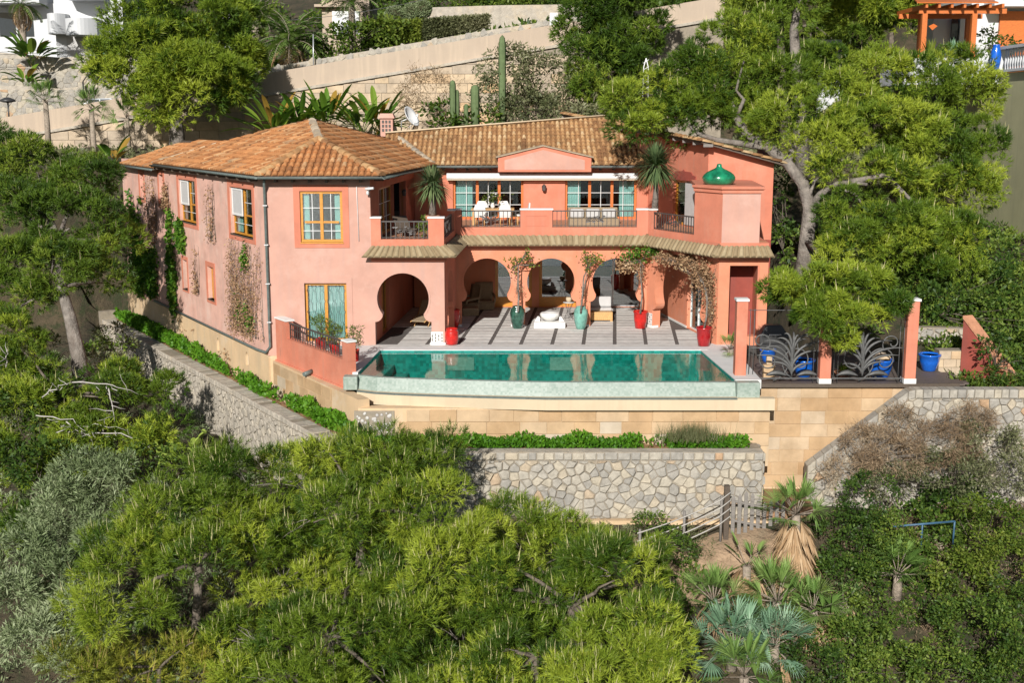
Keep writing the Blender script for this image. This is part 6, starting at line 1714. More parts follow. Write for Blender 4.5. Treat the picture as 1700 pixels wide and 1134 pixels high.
# left pines
def L(px, py, Y, rx, ry, d=.8): return lobe(px, py, Y, rx, ry, d)
KM = dict(per_area=2.3, rs=.66, tufts=72, flat=.75, K=12, L=.21, W=.016, spread=.6, candles=.02, along=.8)
l2 = [L(60, 275, 55, 60, 38), (L(140, 305, 54, 60, 35)), L(30, 345, 53, 55, 42), L(115, 370, 52, 80, 42), L(185, 400, 53, 40, 35), L(85, 445, 51, 90, 42), L(20, 440, 51, 50, 40), L(170, 465, 52, 40, 26), L(30, 505, 50, 50, 30), L(5, 260, 56, 40, 40)]
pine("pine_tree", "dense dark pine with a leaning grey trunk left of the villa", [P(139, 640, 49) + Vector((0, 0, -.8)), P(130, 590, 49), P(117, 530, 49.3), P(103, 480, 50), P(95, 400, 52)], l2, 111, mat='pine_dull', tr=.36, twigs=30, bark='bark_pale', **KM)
l3 = [L(30, 610, 47, 45, 30), L(110, 670, 45, 50, 22), L(45, 690, 44, 70, 40), L(190, 660, 45, 45, 22), L(225, 705, 43, 60, 30), L(20, 780, 41, 55, 45), L(150, 720, 43, 50, 30), L(30, 880, 38, 45, 45), L(270, 650, 46, 30, 16), L(15, 560, 48, 50, 32), L(75, 640, 47, 45, 26), L(0, 660, 46, 45, 40), L(185, 625, 47, 35, 18), L(100, 760, 42, 60, 26)]
pine("pine_tree", "ragged pine with bleached bare branches at the left edge", [P(60, 830, 44) + Vector((0, 0, -1)), P(70, 780, 44), P(80, 720, 44.5), P(100, 660, 45)], l3, 112, mat='pine', tr=.2, twigs=30, **KM)
dead = thing("dead_branches", "bleached leafless branches reaching across the left pine", "branches", tuple(P(120, 745, 43)))
rgd = np.random.default_rng(5)
for k, (a, b) in enumerate((((70, 660), (120, 635)), ((120, 635), (230, 655)), ((60, 690), (150, 720)), ((150, 720), (260, 745)), ((90, 720), (210, 715)), ((180, 645), (190, 700)), ((10, 610), (12, 580)), ((110, 700), (180, 770)))):
    A2_, B2_ = P(*a, 42.2), P(*b, 42.0); MB().tube(limb_path(A2_, B2_, rgd, 8, .08, .4), [.028, .026, .023, .02, .017, .013, .009, .005], 6).build("branch", M['deadwood'], dead)
    for j in range(5):
        p = A2_.lerp(B2_, .2 + .16 * j); MB().tube(limb_path(p, p + Vector((rgd.normal() * .3, rgd.normal() * .3, abs(rgd.normal()) * .35 - .2)), rgd, 4, 0, .4), [.018, .014, .010, .005], 4).build("twig", M['deadwood'], dead)
KF = dict(per_area=1.2, rs=.92, tufts=66, flat=.75, K=12, L=.34, W=.027, spread=.6, candles=.0, along=.8)
l1 = [L(330, 25, 78, 85, 45), L(280, 80, 77, 80, 42), L(370, 95, 78, 60, 45), L(330, 130, 76, 85, 38), L(235, 125, 76, 60, 26), L(185, 130, 76, 35, 20), L(240, 45, 78, 50, 35), L(395, 160, 77, 28, 26), L(300, 170, 76, 60, 22), L(160, 95, 76, 18, 18), L(400, 60, 79, 30, 40)]
pine("pine_tree", "large pine standing behind the left wing roof at upper left", [P(293, 245, 76.5) + Vector((0, 0, -1)), P(294, 215, 76.5), P(288, 180, 76.5), P(300, 130, 77), P(310, 80, 77.5)], l1, 113, mat='pine', tr=.5, bark='bark_pale', **KF)
# the big pine right of the villa
KB = dict(per_area=2.3, rs=.66, tufts=74, flat=.75, K=12, L=.21, W=.016, spread=.6, candles=.03, along=.8)
rl_ = [L(1070, 165, 53, 55, 38), L(1090, 205, 52.5, 60, 22), L(1150, 195, 52.5, 70, 28), L(1150, 140, 53, 65, 40), L(1205, 80, 54, 60, 45), L(1190, 160, 53.5, 60, 45), L(1240, 40, 55, 40, 30),
       L(1290, 150, 53, 55, 40), L(1350, 120, 54, 60, 35), L(1300, 205, 51, 50, 30), L(1390, 180, 52, 70, 45), L(1460, 130, 54, 60, 40), L(1540, 150, 54, 60, 45), L(1620, 165, 54, 45, 40), L(1600, 120, 55, 40, 30), L(1460, 210, 51, 70, 40), L(1540, 240, 51, 70, 45), L(1620, 250, 52, 45, 50), L(1370, 235, 50.5, 40, 22),
       L(1490, 300, 50, 55, 40), L(1580, 320, 50, 65, 45), L(1640, 310, 51, 30, 45), L(1560, 390, 49, 65, 40), L(1600, 430, 49, 40, 35), L(1540, 450, 48, 45, 35), L(1400, 280, 50, 30, 18)]
big = pine("pine_tree", "huge pine with a forked pale trunk overhanging the villa's right side", [P(1333, 462, 50) + Vector((0, 0, -.4)), P(1337, 420, 50), P(1341, 380, 50), P(1344, 345, 50), P(1333, 305, 50.3), P(1308, 272, 50.6), P(1275, 245, 51), P(1240, 222, 51.4), P(1218, 190, 51.8)], rl_, 114, tr=.35, bark='bark_pale', limbs=False, twigs=60, **KB)
rgb = np.random.default_rng(9)
for pts, r in (([(1344, 345, 50), (1362, 322, 49.8), (1385, 306, 49.6), (1410, 302, 49.4), (1440, 306, 49.2)], .17), ([(1385, 306, 49.6), (1400, 315, 49.3), (1420, 322, 49), (1432, 340, 48.8)], .09), ([(1341, 335, 50), (1352, 300, 50), (1362, 294, 50)], .09), ([(1275, 245, 51), (1230, 238, 51.4), (1190, 232, 51.6), (1160, 222, 51.8), (1140, 205, 52)], .15), ([(1240, 222, 51.4), (1225, 195, 51.8), (1212, 165, 52.2), (1200, 130, 53)], .15), ([(1222, 195, 51.8), (1235, 165, 52), (1222, 150, 52.4), (1235, 100, 53)], .1),
               ([(1308, 272, 50.6), (1320, 240, 51), (1350, 200, 52), (1390, 170, 52.5), (1450, 150, 53)], .16), ([(1410, 302, 49.4), (1470, 290, 49.6), (1540, 280, 50.2), (1600, 260, 51)], .12), ([(1350, 330, 50), (1370, 345, 49.4), (1372, 370, 49), (1376, 395, 48.8)], .06), ([(1337, 400, 50), (1370, 430, 48), (1400, 450, 44), (1405, 480, 40.5)], .14), ([(1470, 290, 49.6), (1520, 340, 49.3), (1560, 390, 49)], .1)):
    pp = [P(*q) for q in pts]; n_ = len(pp); MB().tube(pp, [r * (1 - .6 * k / (n_ - 1)) for k in range(n_)], 8).build("limb", M['bark_pale'], big)
lc_ = [L(1430, 350, 47, 50, 38), L(1480, 385, 46.5, 50, 38), L(1420, 400, 46.5, 40, 28), L(1390, 430, 46.5, 30, 20)]
V, r, _c = crown_needles(np.random.default_rng(115), lc_, **KB); tri_object("lower_crown", V, r, M['pine'], big)
lh = [L(1325, 495, 39.8, 45, 28), L(1385, 485, 39.6, 60, 34), L(1450, 490, 39.6, 50, 30), L(1365, 535, 39.5, 55, 26), L(1425, 540, 39.4, 50, 30), L(1485, 515, 39.8, 25, 24), L(1300, 475, 40.5, 25, 16)]
V, r, _c = crown_needles(np.random.default_rng(116), lh, **{**KB, 'per_area': 3.4, 'rs': .42, 'L': .2, 'W': .016}); tri_object("hanging_bough", V, r, M['pine'], big)
# darker pines behind
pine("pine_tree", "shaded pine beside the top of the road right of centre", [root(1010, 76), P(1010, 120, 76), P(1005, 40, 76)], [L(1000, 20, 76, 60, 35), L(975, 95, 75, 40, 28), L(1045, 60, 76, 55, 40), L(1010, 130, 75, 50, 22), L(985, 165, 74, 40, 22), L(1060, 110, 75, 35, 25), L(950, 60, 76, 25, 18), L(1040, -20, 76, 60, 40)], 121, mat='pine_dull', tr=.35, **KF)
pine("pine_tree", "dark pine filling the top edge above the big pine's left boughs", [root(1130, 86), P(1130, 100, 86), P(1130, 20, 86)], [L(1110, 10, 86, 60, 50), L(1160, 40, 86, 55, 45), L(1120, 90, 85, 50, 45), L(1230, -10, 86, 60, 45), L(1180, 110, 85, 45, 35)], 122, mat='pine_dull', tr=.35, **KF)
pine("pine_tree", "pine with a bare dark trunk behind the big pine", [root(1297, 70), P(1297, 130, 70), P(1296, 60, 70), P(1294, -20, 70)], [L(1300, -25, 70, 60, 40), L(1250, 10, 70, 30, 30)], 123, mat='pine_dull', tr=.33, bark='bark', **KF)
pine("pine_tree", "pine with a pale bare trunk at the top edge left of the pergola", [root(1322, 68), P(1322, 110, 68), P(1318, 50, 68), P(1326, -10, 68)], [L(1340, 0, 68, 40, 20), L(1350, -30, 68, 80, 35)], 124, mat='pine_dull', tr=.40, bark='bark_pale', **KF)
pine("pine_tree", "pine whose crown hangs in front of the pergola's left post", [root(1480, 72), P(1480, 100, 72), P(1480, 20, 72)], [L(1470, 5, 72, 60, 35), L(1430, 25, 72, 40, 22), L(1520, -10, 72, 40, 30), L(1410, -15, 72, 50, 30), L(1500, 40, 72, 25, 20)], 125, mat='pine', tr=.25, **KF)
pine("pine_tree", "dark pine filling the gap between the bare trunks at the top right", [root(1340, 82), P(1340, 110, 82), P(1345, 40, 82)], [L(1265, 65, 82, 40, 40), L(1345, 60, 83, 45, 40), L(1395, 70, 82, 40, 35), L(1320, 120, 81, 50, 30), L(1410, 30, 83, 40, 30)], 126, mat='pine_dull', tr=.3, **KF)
# ------------------------------------------------------------------ shrubs
def S(name, label, ls, seed, mat='shrub', **kw): return shrub(name, label, [L(*a) for a in ls], seed, mat, **kw)
olv = dict(per_area=9, rs=.36, nleaf=120, size=.17, aspect=.2, jit=.45, droop=.0, twigs=14)
for i, (lab, ls) in enumerate((("silvery grey-green shrub beneath the left pine's dead branches", ((150, 800, 37, 60, 50), (200, 790, 37, 40, 40), (100, 850, 36, 60, 50))),
                               ("silvery shrub at the left edge above the bottom corner", ((40, 930, 33, 60, 60), (110, 960, 33, 60, 55), (20, 1010, 31.5, 50, 50))),
                               ("silvery shrub between the yellowish pine and the left pine crown", ((170, 900, 34.5, 50, 40), (140, 1020, 31, 55, 45), (70, 1070, 30, 70, 40))))):
    S("olive_shrub", lab, ls, 200 + i, 'olive', group="silvery shrubs at lower left", **olv)
S("olive_shrub", "dark low thicket under the left pines", ((60, 770, 40, 70, 40), (250, 770, 41, 60, 25), (20, 700, 43, 60, 50), (180, 590, 52, 40, 25)), 205, 'shrub', per_area=5, rs=.4, nleaf=40, size=.16)
sh = dict(per_area=7, rs=.34, nleaf=110, size=.10)
S("shrub", "tall dark green shrub right of the dead palm", ((1440, 830, 36.5, 55, 45), (1420, 900, 36, 60, 55), (1480, 900, 36, 45, 55), (1400, 970, 35, 60, 45)), 211, **sh)
S("shrub", "dark green shrub at the right edge, middle of the lower slope", ((1630, 880, 36, 70, 55), (1670, 950, 35, 60, 55), (1590, 960, 35, 45, 40)), 212, 'shrub_light', **sh)
S("shrub", "dark green shrub mass at the bottom right corner", ((1620, 1060, 32.5, 90, 70), (1690, 1120, 31, 60, 60), (1560, 1120, 31.5, 60, 45), (1680, 1020, 33, 50, 50)), 213, **sh)
S("shrub", "dense green shrub at the bottom edge left of the bottom right corner", ((1400, 1080, 32.5, 80, 55), (1340, 1110, 31.5, 60, 40), (1470, 1110, 32, 60, 45), (1440, 1030, 33.5, 50, 35)), 214, **sh)
S("shrub", "shaded dark thicket between the lower right shrubs", ((1540, 880, 37.5, 60, 50), (1530, 1000, 36, 60, 50), (1500, 950, 36.5, 60, 60), (1590, 830, 38, 60, 30)), 215, per_area=8, rs=.36, nleaf=60, size=.15)
S("dry_shrub", "tangled dry brown shrub against the sloping stone wall", ((1430, 740, 38.3, 50, 30), (1480, 760, 38.2, 60, 30), (1560, 740, 38.3, 60, 35), (1500, 700, 38.5, 35, 22), (1610, 700, 38.4, 45, 22), (1400, 780, 38.1, 35, 18)), 216, 'dry', per_area=11, rs=.3, nleaf=130, size=.15, aspect=.10, twigs=50, twig_mat='bark_pale')
S("dry_shrub", "yellow-green and brown scrub below the right stone wall", ((1580, 780, 38, 70, 32), (1640, 740, 38.2, 60, 40), (1680, 790, 37.6, 50, 35), (1480, 800, 37.8, 50, 22)), 217, 'shrub_grey', per_area=9, rs=.3, nleaf=90, size=.11, aspect=.35, twigs=30)
S("shrub", "leafy oleander-like shrub at the right end of the stone wall", ((1680, 660, 40.5, 35, 40), (1690, 720, 40, 30, 30), (1660, 630, 41, 30, 25)), 218, 'shrub', per_area=6, rs=.3, nleaf=40, size=.2, aspect=.18)
S("shrub", "dark shaded shrubs right of the salmon fence post", ((1560, 500, 46, 40, 25), (1600, 520, 46, 40, 25), (1640, 520, 45, 40, 40), (1690, 560, 44, 50, 50), (1670, 470, 47, 40, 25)), 219, 'shrub', per_area=4.5, rs=.4, nleaf=40, size=.17)
S("shrub", "light green leafy bush between the big pine's trunk and the villa", ((1300, 400, 52, 18, 16), (1310, 380, 52, 15, 14), (1295, 430, 52, 15, 10), (1285, 330, 53, 25, 40)), 220, 'shrub', per_area=5, rs=.3, nleaf=36, size=.2)
bk_ = dict(per_area=2.0, rs=.7, nleaf=60, size=.30)
S("shrub", "large olive green shrub with bare stems behind the ridge", ((850, 130, 76, 50, 45), (910, 130, 76, 55, 40), (950, 170, 75, 45, 35), (880, 185, 75, 60, 25), (820, 170, 76, 35, 35), (970, 200, 73, 40, 18)), 221, 'shrub_grey', per_area=2.4, rs=.7, nleaf=70, size=.26, aspect=.35, twigs=40)
S("shrub", "brown leafless bush behind the satellite dish", ((715, 150, 77, 45, 30), (700, 185, 76, 30, 25)), 222, 'dry', per_area=2.4, rs=.7, nleaf=70, size=.28, aspect=.15)
S("shrub", "bright green bush behind the middle ridge", ((735, 195, 74, 35, 18), (790, 200, 74, 30, 14)), 223, 'shrub_light', **bk_)
S("shrub", "bright green creeping shrubs on the wall left of the hedge", ((560, 75, 91, 35, 22), (600, 65, 91, 35, 22), (640, 55, 91, 30, 18)), 224, 'shrub_light', **bk_)
S("shrub", "dark bushes along the top edge right of the garage", ((650, -5, 101, 35, 14), (760, 0, 101, 60, 10), (880, -2, 101, 70, 10), (940, 10, 100, 30, 14)), 225, 'shrub', **bk_)
S("shrub", "dark green bushes left of the villa's far end", ((195, 330, 66, 15, 20), (215, 440, 62, 18, 30), (205, 380, 64, 15, 30)), 226, 'shrub', per_area=4, rs=.4, nleaf=40, size=.2)
S("shrub", "grey-green dry shrub on the stone wall's far pier", ((330, 530, 50, 1, 1), (160, 540, 62, 40, 20), (195, 500, 62, 25, 25)), 227, 'shrub_grey', per_area=4, rs=.4, nleaf=40, size=.18) if False else None
S("shrub", "small shrubs beside the path railing", ((1100, 890, 36.4, 25, 14), (1130, 920, 36, 30, 22), (1075, 872, 36.8, 25, 10)), 228, 'shrub', **sh)
S("shrub", "leafy dark bush growing over the red stair wall", ((1655, 585, 41.2, 28, 24), (1690, 610, 41, 30, 30)), 229, 'shrub', per_area=6, rs=.3, nleaf=45, size=.15)
S("shrub", "grey-green dry bushes around the foot of the leaning left trunk", ((190, 560, 54, 35, 22), (60, 575, 52, 40, 22), (170, 600, 50, 30, 16)), 230, 'shrub_grey', per_area=5, rs=.36, nleaf=60, size=.15)
# clipped hedge (boxy) and topiary balls
def hedge(name, label, x0, x1, yt0, yt1, yb0, yb1, Y, depth, seed, mat):
    rg = np.random.default_rng(seed); n = 9000; f = rg.random(n); g = rg.random(n)
    px_ = x0 + (x1 - x0) * f; yt = yt0 + (yt1 - yt0) * f; yb = yb0 + (yb1 - yb0) * f
    top = rg.random(n) < .3; pts = np.array([P(a, (t if q else t + (b - t) * gg), Y) for a, t, b, gg, q in zip(px_, yt, yb, g, top)]); pts[:, 1] += np.where(top, rg.random(n) * depth, rg.random(n) * .15); pts += rg.normal(size=pts.shape) * .06
    D = np.tile(np.array([0, -1, .3]), (n, 1)); D[top] = (0, 0, 1); t = leaf_patch(name, label, pts, D, .2, mat, seed, "hedge", tuple(P((x0 + x1) / 2, (yb0 + yb1) / 2, Y)), jit=.9)
    a, b, c, d = P(x0 + 2, yb0, Y), P(x1 - 2, yb1, Y), P(x1 - 2, yt1 + 2, Y), P(x0 + 2, yt0 + 2, Y); off = Vector((0, depth, 0)); o_ = Vector((0, .12, 0)); q = [p + o_ for p in (a, b, c, d)]
    MB().raw(q + [p + off for p in q], [(0, 1, 2, 3), (7, 6, 5, 4), (0, 4, 5, 1), (1, 5, 6, 2), (2, 6, 7, 3), (3, 7, 4, 0)]).build("branch_core", M['ground'], t)
hedge("hedge", "green end of the clipped hedge above the road", 600, 700, 40, 34, 80, 66, 92, 1.6, 231, 'shrub_light'); hedge("hedge", "brownish right end of the clipped hedge above the road", 700, 811, 34, 26, 66, 44, 92, 1.6, 232, 'shrub_grey')
for i, (x, y, rx, lab) in enumerate(((683, 19, 13, "smaller clipped grey-green topiary ball above the hedge"), (702, 14, 14, "larger clipped topiary ball at the right above the hedge"), (656, 27, 17, "low clipped topiary mound above the hedge"))):
    rg = np.random.default_rng(240 + i); c = np.array(P(x, y, 95)); R_ = rx * 95 / FPX; d = sph(rg, 3500); leaf_patch("topiary", lab, c + d * R_ * (.9 + .1 * rg.random((3500, 1))), d, .11, 'olive', 240 + i, "topiary", tuple(c - np.array([0, 0, R_])), group="clipped balls above the hedge", jit=.6); 
    MB().lathe([(R_ * .88 * math.sin(t), -R_ * .88 * math.cos(t)) for t in [math.pi * k / 10 for k in range(11)]], 16, tuple(c)).build("branch_core", M['ground'], bpy.data.objects[[o.name for o in scene.objects if o.get("label") == lab][0]])
# ------------------------------------------------------------------ palms and exotics behind
p = P(485, 108, 91); feather_palm("date_palm", "spreading date palm with golden fruit stalks above the road", (p.x, p.y, p.z - 1), 2.6, 3.6, 34, 251, rt=.5, dead=8)
p = P(585, 75, 96); feather_palm("date_palm", "smaller green palm crown behind the fence pole at top", (p.x, p.y, p.z), 3.2, 2.6, 22, 252, rt=.25)
p = P(425, 60, 95); feather_palm("date_palm", "palm fronds half hidden behind the utility poles", (p.x, p.y, p.z - 1), 2.6, 2.8, 24, 253, rt=.3)
for i, (x, y0, y1, lab, n_) in enumerate(((80, 168, 235, "leftmost slim fan palm in front of the road parapet", 13), (158, 180, 285, "middle slim fan palm left of the villa roof", 15), (213, 196, 252, "slim fan palm with a dark trunk next to the villa roof edge", 11))):
    b = P(x, y1, 77); h = P(x, y0, 77).z - b.z; b.z -= .5; fan_palm("fan_palm", lab, b, 1.15, n_ + 8, 260 + i, trunk=h + .5, rt=.17, group="slim palms behind the left wing")
for i, (x, y, Y, H_, n_, lab) in enumerate(((455, 215, 75, 3.6, 16, "leftmost paddle-leaved plant clump behind the left wing ridge"), (500, 205, 76, 3.4, 15, "second paddle-leaved plant clump behind the ridge"), (545, 200, 76, 3.6, 16, "paddle-leaved plant clump right of the roof peak"), (600, 205, 75, 3.3, 14, "paddle-leaved plant with upright blades left of the chimney"), (625, 205, 77, 3.6, 10, "tall bluish paddle-leaved plant beside the chimney"))):
    b = P(x, y, Y); paddle_plant("paddle_plant", lab, (b.x, b.y, b.z - .8), H_, n_ + 22, 270 + i, w=.17, group="paddle-leaved plants behind the ridge", lean=1.0)
b = P(55, 145, 92); paddle_plant("banana_plant", "tall tattered banana plant in front of the white house", (b.x, b.y, b.z - .3), 3.0, 24, 280, w=.3, stem=1.9, lean=.9)
b = P(40, 80, 97); feather_palm("date_palm", "palm with hanging dry fronds at the top left corner", (b.x, b.y, b.z - 3), 6.2, 2.2, 14, 281, rt=.25, dead=10)
b = P(45, 142, 91); paddle_plant("banana_plant", "low banana plant with dark drooping leaves on the stone terrace", (b.x, b.y, b.z - .2), 2.2, 14, 282, w=.25, lean=.9)
b = P(190, 330, 69); paddle_plant("banana_plant", "slender yellow-green banana plant at the villa's far corner", (b.x, b.y, b.z - 1), 2.4, 9, 283, w=.2, stem=2.6)
def cactus(label, px_, y0, y1, Y, r, arms=0):
    a = P(px_, y1, Y); h = P(px_, y0, Y).z - a.z; t = thing("column_cactus", label, "cactus", (a.x, a.y, a.z - 1), group="column cacti behind the ridge")
    MB().lathe([(r * .9, -1.0), (r, h * .3), (r, h * .85), (r * .7, h * .96), (0, h)], 24, (a.x, a.y, a.z), rib=.14, nrib=8).build("column", M['cactus'], t)
cactus("thin left column cactus behind the ridge", 752, 132, 195, 74, .17); cactus("thick column cactus right of the thin ones", 789, 140, 195, 74.4, .24); cactus("tall slim column cactus rising against the road wall", 834, 57, 190, 74.8, .2); cactus("short column cactus beside the thin left one", 759, 148, 195, 74.2, .13); cactus("short column cactus left of the thick one", 774, 172, 198, 73.8, .12)
# ------------------------------------------------------------------ lower right: fan palms, dead fronds
for i, (x, y, Y, R_, n_, tr_, sk, mt, lab) in enumerate(((1322, 855, 35.6, 1.1, 20, 2.4, 90, 'palm_leaf', "fan palm with a long shaggy skirt of dead fronds"), (1240, 940, 35.4, 1.0, 7, 1.2, 110, 'palm_leaf', "stooping palm of mostly dead brown fronds by the gate path"), (1290, 1000, 34.0, 1.15, 26, .5, 10, 'palm_leaf', "bright green fan palm below the shaggy palm"), (1215, 1075, 32.3, 1.3, 26, .4, 0, 'palm_blue', "silvery blue-green fan palm at the bottom right of centre"), (1185, 1000, 33.6, 1.0, 22, .3, 10, 'palm_leaf', "low fan palm beside the foreground pine's right edge"), (1350, 1015, 33.8, .95, 18, .5, 26, 'palm_leaf', "small fan palm with dry fronds left of the dark shrub"), (1490, 955, 35.2, 1.0, 18, .5, 0, 'palm_leaf', "fan palm in the shaded thicket at lower right"), (1285, 1075, 32.0, 1.1, 22, .3, 4, 'palm_blue', "blue-green fan palm right of the silvery one"), (1560, 900, 37, .7, 14, .6, 0, 'palm_leaf', "shaded fan palm near the blue handrail"), (1400, 1000, 34.2, .6, 5, .8, 40, 'palm_leaf', "slumped dead fan palm right of centre bottom"), (1235, 1125, 31, 1.1, 20, .3, 0, 'palm_leaf', "fan palm cut by the bottom edge"))):
    c = P(x, y, Y); fan_palm("fan_palm", lab, (c.x, c.y, c.z - tr_), R_ * .92, n_, 300 + i, mt, tr_, sk, group="fan palms on the lower slope", rt=.14)
# prickly pears below the left wall
def prickly(label, px_, py_, Y, seed, n=16):
    rg = np.random.default_rng(seed); c = P(px_, py_, Y); t = thing("prickly_pear", label, "cactus", tuple(c), group="prickly pears below the left wall"); tips = [(Vector((c.x, c.y, c.z)), Vector((0, 0, 1)))]
    for k in range(n):
        o_, d = tips[rg.integers(0, len(tips))]; d2 = (d + Vector(rg.normal(size=3)) * .6).normalized(); d2.z = abs(d2.z) + .2; d2.normalize(); s_ = rg.uniform(.14, .2); sd = d2.cross(Vector(rg.normal(size=3))).normalized(); nn = d2.cross(sd); m_ = MB()
        ring = lambda w, h: [o_ + d2 * (s_ * (1 - math.cos(a))) + sd * (s_ * .72 * math.sin(a)) * w + nn * h for a in [2 * math.pi * j / 12 for j in range(12)]]
        m_.sweep([ring(.9, -.03), ring(1, -.01), ring(1, .01), ring(.9, .03)], smooth=True); m_.build("pad", M['cactus_y'], t); tips.append((o_ + d2 * s_ * 1.9, d2))
M['cactus_y'] = rough_mat("yellow_green_pad", (0.26, 0.34, 0.06), 0.2, 4.0)
prickly("left prickly pear clump under the slanting stone wall", 262, 785, 42.5, 1); prickly("yellowish prickly pear clump nearer the stone wall", 320, 785, 42.8, 2); prickly("prickly pear behind the left pine", 290, 770, 44, 3, 12)
# ------------------------------------------------------------------ ground cover
def scatter_poly(poly, n, rg):
    p = np.array([(q[0], q[1]) for q in poly]); lo, hi = p.min(0), p.max(0); out = np.zeros((0, 2))
    while len(out) < n:
        q = lo + (hi - lo) * rg.random((n * 2, 2)); c = np.zeros(len(q), bool)
        for k in range(len(p)):
            a, b = p[k], p[(k + 1) % len(p)]
            if a[1] != b[1]: c ^= ((a[1] > q[:, 1]) != (b[1] > q[:, 1])) & (q[:, 0] < (b[0] - a[0]) * (q[:, 1] - a[1]) / (b[1] - a[1]) + a[0])
        out = np.concatenate([out, q[c]])
    return out[:n]
rg = np.random.default_rng(41)
bed = [tuple(WL0 - WLN * .65), tuple(WL1 - WLN * .65), tuple(LC + DL * 19 + Vector((-.1, -.1))), tuple(LC + DL * 6 + Vector((-.25, -.3))), tuple(LC + DL * .5 + Vector((-.3, -.5))), (f_blk.a.x - .8, YW + 1.2), (f_blk.a.x - .1, YW - .1), (f_blk.a.x, YS + .6)]
q = scatter_poly(bed, 17000, rg); hh = np.array([mnoise.noise(Vector((a * .9, b * .9, 0))) for a, b in q])
pts = np.column_stack([q, ztl + .04 + rg.random(len(q)) * (.42 + .34 * np.clip(hh + .2, 0, 1))]); D = np.tile([0, 0, 1.0], (len(q), 1))
o = tri_object("ground_cover", *(lambda V, r: (V, r, M['groundcover']))(*leaves(rg, pts, D, .15, np.clip(.45 + hh * .5, 0, 1), .75, .2, .9)), n=4); tag(o, "bright green leafy ground cover in the bed beside the left wing", "ground cover", kind="stuff")
bed2 = [(f_sw.a.x + .3, YS + .55), (f_sw.b.x - .35, YS + .55), (f_sw.b.x - .4, YW - .12), (f_sw.a.x, YW - .05)]
q = scatter_poly(bed2, 11000, rg); q = q[~((q[:, 0] > XX(1068, YS, -2)) & (q[:, 0] < XX(1112, YS, -2)) & (rg.random(len(q)) < .9))]; hh = np.array([mnoise.noise(Vector((a * 1.1, b * 1.1, 3))) for a, b in q])
pts = np.column_stack([q, ztop - .05 + rg.random(len(q)) * (.22 + .3 * np.clip(hh + .3, 0, 1))]); o = tri_object("ground_cover", *(lambda V, r: (V, r, M['groundcover']))(*leaves(rg, pts, np.tile([0, 0, 1.0], (len(q), 1)), .12, np.clip(.35 + hh * .5, 0, 1), .6, .1, .8)), n=4); tag(o, "green leafy ground cover on top of the front stone wall", "ground cover", kind="stuff")
c = P(1148, 735, YS + .5); V, r = needles(rg, np.array(c) + rg.normal(size=(260, 3)) * [.45, .15, .02], np.tile([0, 0, 1.0], (260, 1)), 3, .5, .008, .25, rg.uniform(.1, .6, 260)); t = thing("grass_tuft", "wispy grass tuft at the right end of the front wall's bed", "grass", tuple(c)); tri_object("blades", V, r, M['shrub_grey'], t)["kind"] = "stuff"
# ------------------------------------------------------------------ ivy and vines on the villa's side wall
def wall_vine(name, label, fr, polys, n, size, mat, seed, dmax=.16, twigs=12, aspect=.75, twig_mat='bark', sig=.07):
    """stems wander up the wall; leaves sit along them"""
    rg = np.random.default_rng(seed); pts, D = [], []; tw = MB(); n3 = np.array([fr.n.x, fr.n.y, 0])
    for poly in polys:
        uz = np.array([fr.px(*p) for p in poly]); u0, u1 = uz[:, 0].min(), uz[:, 0].max(); z0, z1 = uz[:, 1].min(), uz[:, 1].max(); um = (u0 + u1) / 2
        per = n // len(polys) // twigs
        for k in range(twigs):
            u = um + rg.normal() * (u1 - u0) * .16; top = z0 + (z1 - z0) * (1 - .75 * rg.random() ** 2); nst = max(4, int((top - z0) / .22)); path = []; d = rg.normal() * .3
            for j in range(nst + 1):
                path.append((u, z0 + (top - z0) * j / nst)); d = .7 * d + rg.normal() * .35; u += d * .12; u += (um - u) * max(0, abs(u - um) / (u1 - u0) - .42) * .8
            tw.tube([fr.at(a, .02, b) for a, b in path], [.011 * (1 - .6 * j / nst) for j in range(nst + 1)], 4)
            f = rg.random(per) * nst; i0 = np.minimum(f.astype(int), nst - 1); P2 = np.array(path); q = P2[i0] + (P2[i0 + 1] - P2[i0]) * (f - i0)[:, None] + rg.normal(size=(per, 2)) * sig
            for a, b in q: pts.append(fr.at(a, .02 + dmax * rg.random(), b)); D.append(n3 * .6 + np.array([0, 0, -.4]) + rg.normal(size=3) * .4)
    return leaf_patch(name, label, pts, D, size, mat, seed, "climbing plant", tuple(fr.at(fr.px(*polys[0][0])[0], 0, -1.5)), tw, aspect, twig_mat=twig_mat)
wall_vine("ivy", "glossy green ivy column at the far end of the side wall", f_left, [[(216, 320), (232, 316), (240, 400), (250, 470), (226, 480), (214, 420)], [(240, 415), (258, 408), (268, 470), (262, 486), (246, 470)]], 3600, .19, 'ivy', 1, twigs=14, sig=.16)
wall_vine("ivy", "bright green ivy strand between the slit windows", f_left, [[(279, 345), (290, 350), (293, 400), (300, 470), (296, 520), (282, 510), (277, 430)], [(303, 368), (308, 372), (308, 410), (302, 405)]], 2600, .18, 'ivy', 2, twigs=8, sig=.13)
wall_vine("dry_vine", "dry brown vine hanging left of the upper side windows", f_left, [[(246, 280), (258, 285), (262, 400), (246, 400)], [(274, 296), (282, 300), (280, 345), (272, 345)]], 900, .10, 'vine_dry', 3, twigs=14)
wall_vine("dry_vine", "sparse dry vine between the two large side windows", f_left, [[(343, 302), (362, 306), (366, 370), (352, 400), (340, 380)], [(318, 405), (330, 410), (335, 490), (322, 480)]], 380, .09, 'vine_dry', 4, twigs=10)
wall_vine("dry_vine", "dense grey-brown vine mat around the downpipe corner", f_left, [[(364, 396), (385, 398), (436, 410), (443, 570), (420, 560), (385, 540), (372, 470)]], 3600, .085, 'vine_dry', 5, dmax=.22, twigs=60, aspect=.5, sig=.14, twig_mat='bark_pale')
